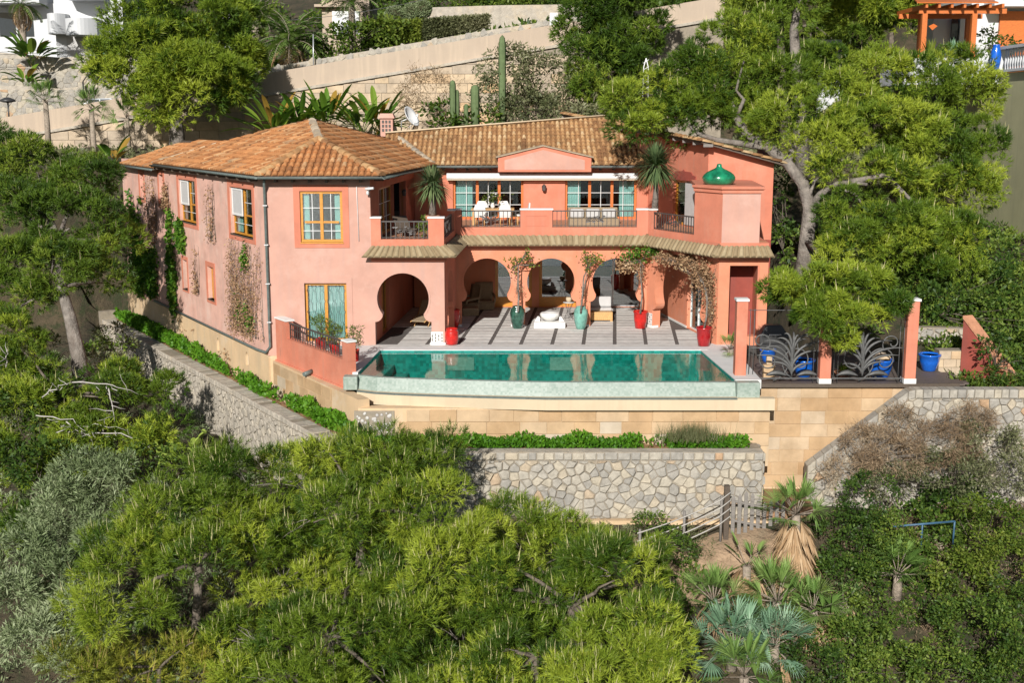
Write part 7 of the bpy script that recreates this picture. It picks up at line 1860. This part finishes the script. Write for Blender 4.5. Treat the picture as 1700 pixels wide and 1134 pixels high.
wall_vine("ivy", "small green ivy sprigs inside the grey-brown vine mat", f_left, [[(405, 400), (415, 402), (414, 440), (404, 435)], [(395, 500), (420, 505), (425, 545), (400, 535)]], 420, .13, 'ivy', 6, twigs=3, sig=.14)
wall_vine("dry_vine", "thin dry vines trailing down the ochre plinth", f_left, [[(300, 530), (330, 545), (330, 600), (300, 580)], [(360, 565), (400, 585), (395, 640), (360, 620)]], 300, .09, 'vine_dry', 7, twigs=10)
# climbers on the arcade
def climber(name, label, blobs_, seed, mats, trunk, pot=None):
    rg = np.random.default_rng(seed); t = thing(name, label, "climbing plant", tuple(trunk[0]))
    MB().tube(trunk, [.045 * (1 - .5 * k / (len(trunk) - 1)) for k in range(len(trunk))], 7).build("stem", M['bark_pale'], t)
    tw = MB()
    for (px_, py_, Y, rx, ry, n, mt, sz) in blobs_:
        c = np.array(P(px_, py_, Y)); k = Y / FPX; pts = c + rg.normal(size=(n, 3)) * np.array([rx * k, .18, ry * k]) * .6
        V, r = leaves(rg, pts, rg.normal(size=(n, 3)), sz, rg.uniform(.1, .95, n), .55, .3, .8); tri_object("foliage", V, r, M[mt], t, n=4)
        for j in range(6): tw.tube([tuple(trunk[-1]), tuple(c + rg.normal(size=3) * np.array([rx * k, .1, ry * k]) * .3), tuple(c + rg.normal(size=3) * np.array([rx * k, .15, ry * k]) * .7)], [.015, .01, .005], 4)
    tw.build("twigs", M['bark_pale'], t, kind="stuff"); return t
ya = 49.7
climber("bougainvillea", "green-topped climber rising from the red pot to the drip roof", [(1052, 425, ya, 22, 12, 420, 'ivy', .11), (1082, 417, ya - .3, 26, 7, 420, 'ivy', .11), (1040, 440, ya, 14, 10, 350, 'dry_palm', .12), (1065, 450, ya, 8, 18, 200, 'vine_dry', .1)], 11, None, [P(1063, 520, ya - .3), P(1066, 490, ya - .2), P(1064, 460, ya - .1), P(1063, 435, ya)])
climber("bougainvillea", "dry brown bougainvillea arching from the dark red pot under the drip roof", [(1110, 428, 48.6, 22, 8, 700, 'vine_dry', .11), (1150, 435, 47.4, 26, 12, 1200, 'vine_dry', .12), (1165, 455, 46.6, 18, 20, 1200, 'vine_dry', .12), (1178, 480, 46.2, 12, 30, 800, 'vine_dry', .1), (1180, 520, 46, 6, 25, 300, 'vine_dry', .09)], 12, None, [P(1168, 550, 45.8), P(1173, 525, 45.8), P(1174, 495, 45.9), P(1168, 470, 46.2)])
climber("potted_climber", "thin yellow-leaved climber in the dark green urn by the arcade pillar", [(862, 432, 49.6, 20, 5, 120, 'shrub_light', .11), (874, 421, 49.6, 5, 9, 60, 'shrub_light', .1), (853, 445, 49.6, 6, 9, 60, 'shrub_light', .1), (882, 440, 49.6, 9, 3, 40, 'shrub_light', .1), (860, 480, 49.6, 5, 20, 120, 'vine_dry', .07)], 13, None, [P(860, 518, 49.4), P(861, 490, 49.5), P(860, 460, 49.6), P(861, 440, 49.6)])
climber("potted_climber", "thin yellow-green climber in the teal urn by the arcade pillar", [(986, 430, 49.6, 16, 8, 170, 'shrub_light', .11), (972, 428, 49.6, 6, 10, 60, 'shrub_light', .1), (975, 446, 49.6, 5, 8, 60, 'shrub_light', .1), (968, 490, 49.6, 4, 22, 110, 'vine_dry', .07)], 14, None, [P(964, 520, 49.3), P(967, 490, 49.4), P(969, 460, 49.6), P(976, 445, 49.6)])
# ------------------------------------------------------------------ undergrowth over the bare parts of the slope
def undergrowth(label, regions, n, seed, mat, R=(.25, .6), nleaf=90, size=.14, aspect=.5, avoid=None):
    rg = np.random.default_rng(seed); C, Rr = [], []
    for k in range(n):
        x0, x1, y0, y1 = regions[rg.integers(0, len(regions))]; x, y = rg.uniform(x0, x1), rg.uniform(y0, y1)
        if avoid and avoid(x, y): continue
        C.append((x, y, gz(x, y))); Rr.append(rg.uniform(*R))
    C, Rr = np.array(C), np.array(Rr); m = len(C); d = sph(rg, m * nleaf); d[:, 2] = np.abs(d[:, 2])
    Pn = np.repeat(C, nleaf, 0) + d * np.repeat(Rr, nleaf)[:, None] * (.5 + .5 * rg.random((m * nleaf, 1))) * np.array([1, 1, .9])
    V, r = leaves(rg, Pn, d + np.array([0, 0, .3]), size, np.repeat(rg.uniform(.1, .9, m), nleaf), aspect, .2, .7)
    tag(tri_object("undergrowth", V, r, M[mat], n=4), label, "undergrowth", kind="stuff")
def av_house(x, y): return (y > 38 and -26 < x < 12.8 and y < 66 and (Vector((x, y)) - WL0).dot(WLN) < .4) or (12.8 <= x < 15.6 and 40 < y < 44.5)
undergrowth("low green undergrowth on the slope below the walls", [(5, 16, 30, 37.5), (9, 18, 30, 38)], 420, 501, 'shrub', (.2, .45), 80, .09, avoid=lambda x, y: y > 36.2 and 3 < x < 9.3)
undergrowth("grey-green scrub on the slope left of the retaining wall", [(-26, -6, 30, 60), (-24, -9, 30, 46)], 900, 502, 'olive', (.25, .6), 80, .15, .25, avoid=av_house)
undergrowth("dark undergrowth beneath the big right-hand pine", [(11.5, 30, 44.5, 62), (15.8, 24, 40.6, 50)], 900, 503, 'shrub', (.3, .7), 70, .17, avoid=av_house)
undergrowth("mixed scrub on the hillside behind the villa", [(-34, 30, 67, 81.5), (-10, 30, 67, 81.5)], 700, 504, 'shrub_grey', (.4, .9), 70, .24, avoid=lambda x, y: x < 4 and y > 76)
undergrowth("dark scrub on the upper hillside above the road", [(-40, 45, 93, 125), (-5, 45, 90, 110)], 1100, 505, 'shrub', (.7, 1.6), 70, .42, avoid=lambda x, y: y < 96 and x < 6)
undergrowth("dry brown scrub on the lower right slope", [(6, 18, 33, 38.3), (12.5, 20, 36, 39)], 350, 506, 'dry', (.2, .45), 70, .12, .12)
undergrowth("dark undergrowth added beneath the foreground pines to shade their gaps", [(-13, 6, 24, 36.8)], 420, 507, 'shrub', (.4, .9), 60, .16)  # dark foliage layer put in so gaps between the crowns read as shade
pth = MB(); pp_ = []
for k in range(13):
    for j in range(5):
        x = 3.2 + 6.0 * k / 12; y = 34.6 + .75 * j + .25 * math.sin(k * .9) + .1 * (x - 3); pp_.append((x, y, gz(x, y) + .10 + (.06 if 0 < j < 4 else -.35)))
pth.raw(pp_, [(k * 5 + j, (k + 1) * 5 + j, (k + 1) * 5 + j + 1, k * 5 + j + 1) for k in range(12) for j in range(4)], True)
tag(pth.build("dirt_path", M['dirt']), kind="structure")
undergrowth("green and dry weeds along the dirt path edges", [(3.0, 9.5, 34.2, 35.6), (3.0, 6.5, 36.6, 37.7)], 130, 508, 'shrub_grey', (.15, .35), 60, .09, .4)
# ------------------------------------------------------------------ pots and furniture on the terrace
def pot(name, label, loc, prof, mat, cat="pot", soil=True, rib=0.0, nrib=16, group=None, seg=28):
    t = thing(name, label, cat, tuple(loc), group=group)
    rt, ht = prof[-1]
    p2 = prof + [(rt * .86, ht), (rt * .82, ht - .10)]
    MB().lathe(p2[:-1] + [p2[-1]], seg, loc, rib=rib, nrib=nrib).build("vessel", M[mat], t)
    if soil: MB().lathe([(.001, ht - .06), (rt * .85, ht - .06)], 16, loc).build("soil", M['soil'], t)
    return t
tub = [(.19, 0), (.22, .02), (.27, .35), (.29, .66), (.31, .68), (.31, .74)]
def fl(px, py, z=0.004): v = G(px, py, z); v.z = z; return v
pot("plant_pot", "glossy bright red tub beside the tiled arcade pillar", fl(1063, 545), tub, 'red_glaze', group="red tubs on the terrace")
pot("plant_pot", "dark red tub at the pool's back right corner", fl(1168, 574, .03), tub, 'darkred_glaze', group="red tubs on the terrace")
pot("plant_pot", "rounded red pot in front of the porch pillar", fl(750, 572, .015), [(.18, 0), (.24, .05), (.27, .3), (.26, .5), (.22, .6), (.24, .64)], 'red_glaze', group="red tubs on the terrace")
pot("drum_stool", "fluted red glazed vase behind the rounded red pot", fl(753, 545), [(.16, 0), (.2, .1), (.26, .45), (.28, .75), (.27, .8)], 'red_glaze', cat="vase", rib=.03, nrib=14, soil=False)
urn = [(.17, 0), (.2, .03), (.27, .35), (.30, .65), (.26, .82), (.19, .9), (.22, .95)]
pot("urn", "tall teal glazed urn in front of the arcade pillar", fl(964, 546), urn, 'teal_glaze', cat="urn", group="tall urns before the arcade")
pot("urn", "tall dark green fluted urn in front of the arcade pillar", fl(859, 545), urn, 'green_glaze', cat="urn", rib=.035, nrib=18, group="tall urns before the arcade")
g = fl(1093, 515); pot("plant_pot", "lime green pot inside the right arch", g, [(.2, 0), (.21, .02), (.23, .5), (.24, .52)], 'lime_glaze')
# wicker armchairs and stool
def wicker_chair(label, loc, rz):
    t = thing("wicker_chair", label, "armchair", tuple(loc), rz, group="wicker chairs in the arcade")
    back = []
    for k in range(7):
        f = k / 6; w = .36 + .06 * math.sin(f * 2.2); z = .28 + .92 * f; y = .26 + .16 * f; th = .07
        back.append([(-w, y - .05, z), (-w * .6, y + .01, z), (0, y + .03, z), (w * .6, y + .01, z), (w, y - .05, z), (w, y - .05 + th, z), (0, y + .03 + th, z), (-w, y - .05 + th, z)])
    MB().sweep(back, smooth=True).build("backrest", M['wicker'], t, True)
    MB().sweep([[(-.38, -.42, .02), (.38, -.42, .02), (.38, .32, .02), (-.38, .32, .02)], [(-.42, -.46, .36), (.42, -.46, .36), (.40, .34, .36), (-.40, .34, .36)]]).build("seat_base", M['wicker'], t, True, bevel=.03)
    MB().box((-.34, -.42, .362), (.34, .24, .43)).build("cushion", M['wicker'], t, True, bevel=.03)
    for s in (-1, 1): MB().tube([(s * .40, -.40, .36), (s * .43, -.36, .58), (s * .44, .0, .62), (s * .42, .3, .66)], [.05, .06, .06, .05], 8).build("armrest", M['wicker'], t, True)
    return t
c1 = fl(805, 513); wicker_chair("tall-backed wicker armchair facing the pool in the left arch", c1, .12)
c2 = fl(779, 517); wicker_chair("wicker armchair turned sideways beside the left arch pillar", c2, -1.0)
fs_ = fl(781, 523); t = thing("wicker_stool", "low wicker footstool in front of the wicker armchairs", "footstool", tuple(fs_), .1)
MB().sweep([[(-.34, -.28, .0), (.34, -.28, .0), (.34, .28, .0), (-.34, .28, .0)], [(-.37, -.31, .30), (.37, -.31, .30), (.37, .31, .30), (-.37, .31, .30)], [(-.33, -.27, .36), (.33, -.27, .36), (.33, .27, .36), (-.33, .27, .36)]]).build("seat", M['wicker'], t, True, bevel=.02)
# folding sun lounger under the porch arch
lg = fl(704, 540); t = thing("sun_lounger", "folding lounger with pale fabric leaning under the porch arch", "lounger", tuple(lg), -.3)
MB().sweep([[(-.28, .55, 1.0), (.28, .55, 1.0), (.28, .58, 1.0), (-.28, .58, 1.0)], [(-.28, .1, .45), (.28, .1, .45), (.28, .13, .42), (-.28, .13, .42)], [(-.28, -.7, .3), (.28, -.7, .3), (.28, -.7, .26), (-.28, -.7, .26)]]).build("sling", M['wicker'], t, True)
for s in (-.31, .31):
    MB().tube([(s, .58, 1.05), (s, .1, .42), (s, -.75, .26)], .022, 6).build("frame_rail", M['teak'], t, True); MB().tube([(s, -.45, .3), (s, .25, 0)], .02, 6).build("leg", M['teak'], t, True); MB().tube([(s, .2, .42), (s, -.35, 0)], .02, 6).build("leg", M['teak'], t, True)
# white stone basin on a plinth
bs_ = fl(912, 543); t = thing("stone_basin", "white carved stone basin on a white plinth in the middle of the terrace", "basin", tuple(bs_))
MB().box((bs_.x - .66, bs_.y - .35, .004), (bs_.x + .66, bs_.y + .45, .26)).build("plinth", M['stone_white'], t, bevel=.02)
MB().lathe([(.16, 0), (.26, .06), (.40, .2), (.41, .3), (.36, .36), (.28, .34), (.1, .28), (.001, .27)], 28, (bs_.x + .02, bs_.y + .05, .261), rib=.03, nrib=12).build("bowl", M['stone_white'], t)
for s in (-1, 1): MB().sweep([[(bs_.x + s * .62, bs_.y - .1, .262), (bs_.x + s * .62, bs_.y + .2, .262), (bs_.x + s * .40, bs_.y + .2, .262), (bs_.x + s * .40, bs_.y - .1, .262)], [(bs_.x + s * .50, bs_.y - .05, .45), (bs_.x + s * .50, bs_.y + .15, .45), (bs_.x + s * .42, bs_.y + .15, .45), (bs_.x + s * .42, bs_.y - .05, .45)]]).build("side_scroll", M['stone_white'], t)
# wire side table
ws = fl(944, 530); t = thing("wire_table", "small hourglass wire side table beside the stone basin", "side table", tuple(ws))
for k in range(8):
    a = 2 * math.pi * k / 8; b = a + 1.7; MB().tube([(ws.x + .22 * math.cos(a), ws.y + .22 * math.sin(a), .01), (ws.x + .06 * math.cos((a + b) / 2), ws.y + .06 * math.sin((a + b) / 2), .38), (ws.x + .2 * math.cos(b), ws.y + .2 * math.sin(b), .74)], .008, 4).build("wire_leg", M['iron_grey'], t)
MB().lathe([(.001, .74), (.25, .74), (.25, .77), (.001, .77)], 20, (ws.x, ws.y, 0)).build("table_top", M['grey_cloth'], t)
cn = thing("candle_bowl", "cream bowl standing on the wire side table", "bowl", (ws.x, ws.y, .77)); MB().lathe([(.08, 0), (.13, .1), (.12, .2), (.1, .21)], 16, (ws.x, ws.y, .772)).build("bowl", M['cream'], cn)
# teak daybed with grey cushion
db = fl(996, 534); t = thing("teak_daybed", "teak bench with a pale grey back cushion in front of the right windows", "bench", (db.x, db.y, 0))
MB().box((db.x - .55, db.y - .0, .06), (db.x + .55, db.y + .95, .42)).build("seat_box", M['teak'], t, bevel=.015); MB().box((db.x - .53, db.y + .3, .421), (db.x + .53, db.y + .93, .56)).build("seat_cushion", M['grey_cloth'], t, bevel=.04)
MB().sweep([[(db.x - .54, db.y + .70, .56), (db.x + .54, db.y + .70, .56), (db.x + .54, db.y + .92, .56), (db.x - .54, db.y + .92, .56)], [(db.x - .54, db.y + .84, .98), (db.x + .54, db.y + .84, .98), (db.x + .54, db.y + 1.0, .98), (db.x - .54, db.y + 1.0, .98)]]).build("back_cushion", M['grey_cloth'], t, bevel=.04)
for s in (-.5, .5): MB().box((db.x + s - .05, db.y + .02, .004), (db.x + s + .05, db.y + .12, .06)).build("leg", M['teak'], t)
# rolled parasol leaning behind the porch pillar
pp = fl(741, 560); t = thing("closed_parasol", "closed parasol pole leaning beside the red vases", "parasol", tuple(pp)); MB().tube([pp, pp + Vector((-.28, .15, 1.9))], .025, 8).build("pole", M['steel'], t)
# potted plants behind the left parapet
for i, (x, y, lab) in enumerate(((533, 566, "leafy potted shrub behind the parapet railing, nearest the window"), (556, 576, "leafy potted shrub behind the middle of the parapet railing"), (588, 600, "potted oleander in a red pot at the pool's left corner"))):
    b = G(x, y + (14 if i < 2 else 0), .0); b.z = .0
    pot("plant_pot", ("red pot behind the parapet railing near the window", "red pot behind the parapet railing, second from the window", "tall red pot at the pool's left corner")[i], b, [(.15, 0), (.17, .02), (.2, .42), (.22, .44)], 'red_glaze', group="red pots by the left parapet")
    shrub("potted_shrub", lab, [((b.x, b.y, .85), (.42, .32, .36)), ((b.x + .15, b.y, 1.05), (.3, .25, .25))], 400 + i, 'shrub_light', "potted plant", "shrubs in red pots by the left parapet", 14, .14, 30, .13, .25, base=(b.x, b.y, .4))
# blue pots on the deck
bp = [(.22, 0), (.27, .04), (.38, .4), (.42, .62), (.45, .64), (.44, .70)]
zd = -.30
for i, (x, y, Y, s, lab) in enumerate(((1334, 622, 41.6, .9, "bright blue pot behind the left bay of the iron fence"), (1461, 624, 41.3, 1.0, "large blue pot behind the right bay of the iron fence"), (1542, 615, 42.6, .9, "dark blue pot in the shade at the deck's end"), (1275, 585, 44.2, .7, "small blue pot in the shade by the villa wall"))):
    c = P(x, y, Y); c.z = zd; pot("blue_pot", lab, c, [(r * s, z * s) for r, z in bp], 'blue_glaze', group="blue glazed pots on the deck")
c = P(1400, 622, 41.4); c.z = zd; pot("bowl_planter", "shallow terracotta bowl with a small succulent between the blue pots", c, [(.12, 0), (.2, .08), (.34, .2), (.36, .22)], 'terracotta', cat="planter")
V = sword_rosette(np.random.default_rng(3), np.array([c.x, c.y, c.z + .2]), 40, .38, .035, .1, 1.4, .1); t = thing("succulent", "green rosette succulent in the shallow terracotta bowl", "plant", (c.x, c.y, c.z + .18)); tri_object("leaves", np.array(V), np.random.default_rng(3).random(len(V) // 4), M['shrub_light'], t, n=4)
c = P(1276, 622, 41.3); c.z = zd; t = thing("stone_cross", "small ochre stone figure on the deck by the left scroll", "ornament", tuple(c)); MB().box((c.x - .2, c.y - .12, zd), (c.x + .2, c.y + .12, zd + .5)).build("block", M['block'], t, bevel=.03); MB().box((c.x - .1, c.y - .08, zd + .501), (c.x + .1, c.y + .08, zd + .8)).build("head", M['block'], t, bevel=.03)
c = P(1449, 600, 41.9); c.z = zd; t = thing("garden_rock", "pale ochre rocks piled in the large blue pot", "rocks", (c.x, c.y, .3))
for k, (dx, dy, s) in enumerate(((-.15, 0, .2), (.15, -.05, .22), (0, .12, .24), (.05, 0, .18))):
    q_ = P(1461, 600, 41.3); MB().lathe([(.001, -s * .5), (s * .8, -s * .25), (s, 0), (s * .7, s * .35), (.001, s * .5)], 7, (q_.x + dx, 41.3 + dy, zd + .75 + .1 * (k == 3)), smooth=False).build("rock", M['block_old'], t)
# barbecue under the cover, shaded corner
c = P(1283, 545, 44.6); c.z = zd; t = thing("covered_grill", "dark covered grill in the shaded corner behind the iron fence", "grill", tuple(c)); MB().sweep([[(c.x - .5, c.y - .3, zd), (c.x + .5, c.y - .3, zd), (c.x + .5, c.y + .3, zd), (c.x - .5, c.y + .3, zd)], [(c.x - .55, c.y - .33, zd + .95), (c.x + .55, c.y - .33, zd + .95), (c.x + .55, c.y + .33, zd + .95), (c.x - .55, c.y + .33, zd + .95)], [(c.x - .3, c.y - .15, zd + 1.35), (c.x + .3, c.y - .15, zd + 1.35), (c.x + .3, c.y + .2, zd + 1.35), (c.x - .3, c.y + .2, zd + 1.35)]]).build("cover", M['paint_lamp'], t, bevel=.05); MB().box((c.x - .2, c.y - .345, zd + 1.0), (c.x + .25, c.y - .32, zd + 1.04)).build("handle", M['steel'], t)
c = G(1212, 590, 0.02); fan_palm("fan_palm", "bright potted fan palm beside the left fence post", (c.x, c.y, .0), .5, 14, 410, 'palm_leaf', .25, 0, group=None); 
# ------------------------------------------------------------------ balcony: dragon palms, table, chairs
def dragon(label, px_, py_base, py_head, Y, R_, seed, tones=(.2, .9), n=260):
    b = P(px_, py_base, Y); h = P(px_, py_head, Y).z - b.z; t = thing("dragon_palm", label, "palm", tuple(b), group="sword-leaved palms on the balcony"); rg = np.random.default_rng(seed)
    MB().tube([b, b + Vector((.03, 0, h * .5)), b + Vector((-.02, 0, h))], [.16, .11, .10], 10).build("trunk", M['bark_pale'], t)
    c = np.array(b) + np.array([0, 0, h]); V = sword_rosette(rg, c, int(n * 1.7), R_, .036, -1.0, 1.5, .3); tri_object("leaves", np.array(V), rg.uniform(*tones, len(V) // 4), M['yucca'], t, n=4)
    MB().lathe([(.22, 0), (.26, .02), (.3, .22), (.28, .24)], 18, tuple(b + Vector((0, 0, -.25)))).build("bowl", M['terracotta'], t)
dragon("pale green sword-leaved palm on the balcony's left corner post", 718, 357, 306, 47.2, .95, 1)
dragon("darker sword-leaved palm leaning over the balcony's right corner post", 1087, 352, 276, 51.0, 1.25, 2, (.0, .6), 330)
def bal(px_, py_, Y): c = P(px_, py_, Y); c.z = ZB; return c
tb = bal(818, 352, 53.5); t = thing("dining_table", "wooden dining table on the balcony behind the left railing", "table", tuple(tb)); MB().box((tb.x - .95, tb.y - .5, ZB + .70), (tb.x + .95, tb.y + .5, ZB + .75)).build("table_top", M['teak'], t, bevel=.01)
for sx in (-.85, .85):
    for sy in (-.4, .4): MB().box((tb.x + sx - .04, tb.y + sy - .04, ZB + .004), (tb.x + sx + .04, tb.y + sy + .04, ZB + .70)).build("leg", M['teak'], t)
def wchair(label, loc, rz):
    t = thing("dining_chair", label, "chair", tuple(loc), rz, group="white chairs around the balcony table")
    MB().box((-.24, -.24, .42), (.24, .24, .48)).build("seat", M['white_cloth'], t, True, bevel=.02)
    MB().sweep([[(-.25, .2, .48), (.25, .2, .48), (.25, .26, .48), (-.25, .26, .48)], [(-.26, .28, .8), (.26, .28, .8), (.26, .34, .8), (-.26, .34, .8)], [(-.18, .31, 1.0), (.18, .31, 1.0), (.18, .36, 1.0), (-.18, .36, 1.0)]], smooth=False).build("backrest", M['white_cloth'], t, True, bevel=.02)
    for x in (-.2, .2):
        for y in (-.2, .2): MB().tube([(x, y, .0), (x, y, .42)], .02, 6).build("leg", M['teak'], t, True)
    return t
for dx, dy, rz, lab in ((-.55, -.75, 3.14, "white chair on the pool side of the balcony table, left"), (.55, -.75, 3.14, "white chair on the pool side of the balcony table, right"), (-.5, .8, 0, "white chair on the far side of the balcony table, left"), (.5, .8, 0.1, "white chair on the far side of the balcony table, right"), (1.3, 0, -1.5, "white chair at the right end of the balcony table")):
    wchair(lab, (tb.x + dx, tb.y + dy, ZB), rz)
vs_ = thing("flower_vase", "vase of white flowers on the balcony table", "vase", (tb.x, tb.y, ZB + .75)); MB().lathe([(.07, 0), (.1, .1), (.06, .22), (.08, .25)], 14, (tb.x, tb.y, ZB + .752)).build("vessel", M['white'], vs_)
rg = np.random.default_rng(77); pts = np.array([tb.x, tb.y, ZB + 1.2]) + rg.normal(size=(160, 3)) * [.22, .18, .14]; V, r = leaves(rg, pts, rg.normal(size=(160, 3)), .12, rg.random(160), .4); tri_object("leaves", V, r, M['shrub'], vs_, n=4)
for k in range(14):
    q_ = np.array([tb.x, tb.y, ZB + 1.25]) + rg.normal(size=3) * [.22, .15, .14]; MB().lathe([(.001, -.03), (.04, 0), (.001, .03)], 7, tuple(q_)).build("bloom", M['white'], vs_); 
MB().tube([(tb.x, tb.y, ZB + .95), (tb.x, tb.y, ZB + 1.2)], .02, 5).build("stalks", M['cactus'], vs_)
sf = bal(985, 352, 53.0); t = thing("balcony_sofa", "low dark sofa with cushions behind the balcony's right railing", "sofa", tuple(sf)); MB().box((sf.x - 1.1, sf.y - .4, ZB + .02), (sf.x + 1.1, sf.y + .4, ZB + .36)).build("seat", M['wicker'], t, bevel=.03); MB().box((sf.x - 1.1, sf.y + .41, ZB + .02), (sf.x + 1.1, sf.y + .6, ZB + .8)).build("backrest", M['wicker'], t, bevel=.03)
for s in (-.7, 0, .7): MB().box((sf.x + s - .3, sf.y + .15, ZB + .365), (sf.x + s + .3, sf.y + .40, ZB + .75)).build("cushion", M['grey_cloth'], t, bevel=.06)
cs = bal(672, 384, 48.3); t = thing("lounge_chair", "dark lounge chair behind the small left balcony railing", "chair", tuple(cs), .5); MB().sweep([[(-.3, -.5, .3), (.3, -.5, .3), (.3, -.5, .36), (-.3, -.5, .36)], [(-.3, .1, .28), (.3, .1, .28), (.3, .1, .34), (-.3, .1, .34)], [(-.3, .55, .75), (.3, .55, .75), (.3, .52, .8), (-.3, .52, .8)]]).build("sling", M['wood_dark'], t, True)
for x in (-.28, .28):
    for y in (-.4, .2): MB().tube([(x, y, 0), (x, y, .3)], .02, 6).build("leg", M['wood_dark'], t, True)
c = bal(706, 380, 47.6); shrub("potted_shrub", "small leafy plant at the right end of the left balcony railing", [((c.x, c.y, ZB + .45), (.3, .25, .35))], 420, 'shrub', "potted plant", None, 14, .14, 30, .13, .4, base=(c.x, c.y, ZB)); 
# agave and bird-of-paradise on the neighbour's terrace
c = P(1583, 92, 61.9); V = sword_rosette(np.random.default_rng(8), np.array(c) + np.array([0, 0, -.3]), 34, 1.3, .07, .5, 1.5, .1); t = thing("agave", "pale spiky agave on the neighbour's white terrace wall", "agave", tuple(c)); tri_object("leaves", np.array(V), np.random.default_rng(8).random(len(V) // 4), M['palm_blue'], t, n=4)
c = P(1545, 94, 61.9); V = sword_rosette(np.random.default_rng(9), np.array(c) + np.array([0, 0, -.2]), 40, 1.25, .05, .7, 1.5, .15); t = thing("strelitzia", "green sword-leaved plant with an orange flower below the pergola", "plant", tuple(c)); tri_object("leaves", np.array(V), np.random.default_rng(9).random(len(V) // 4), M['shrub_light'], t, n=4); MB().raw([(c.x, c.y, c.z + 1.3), (c.x + .25, c.y, c.z + 1.5), (c.x + .05, c.y, c.z + 1.62), (c.x - .2, c.y, c.z + 1.5)], [(0, 1, 2), (0, 2, 3)]).build("flower", M['bloom'], t)
shrub("shrub", "dark green bushes on the neighbour's terrace behind the balustrade", [L(1640, 70, 65, 25, 14), L(1670, 74, 64, 25, 10)], 430, 'shrub', per_area=4, rs=.4, nleaf=40, size=.2)
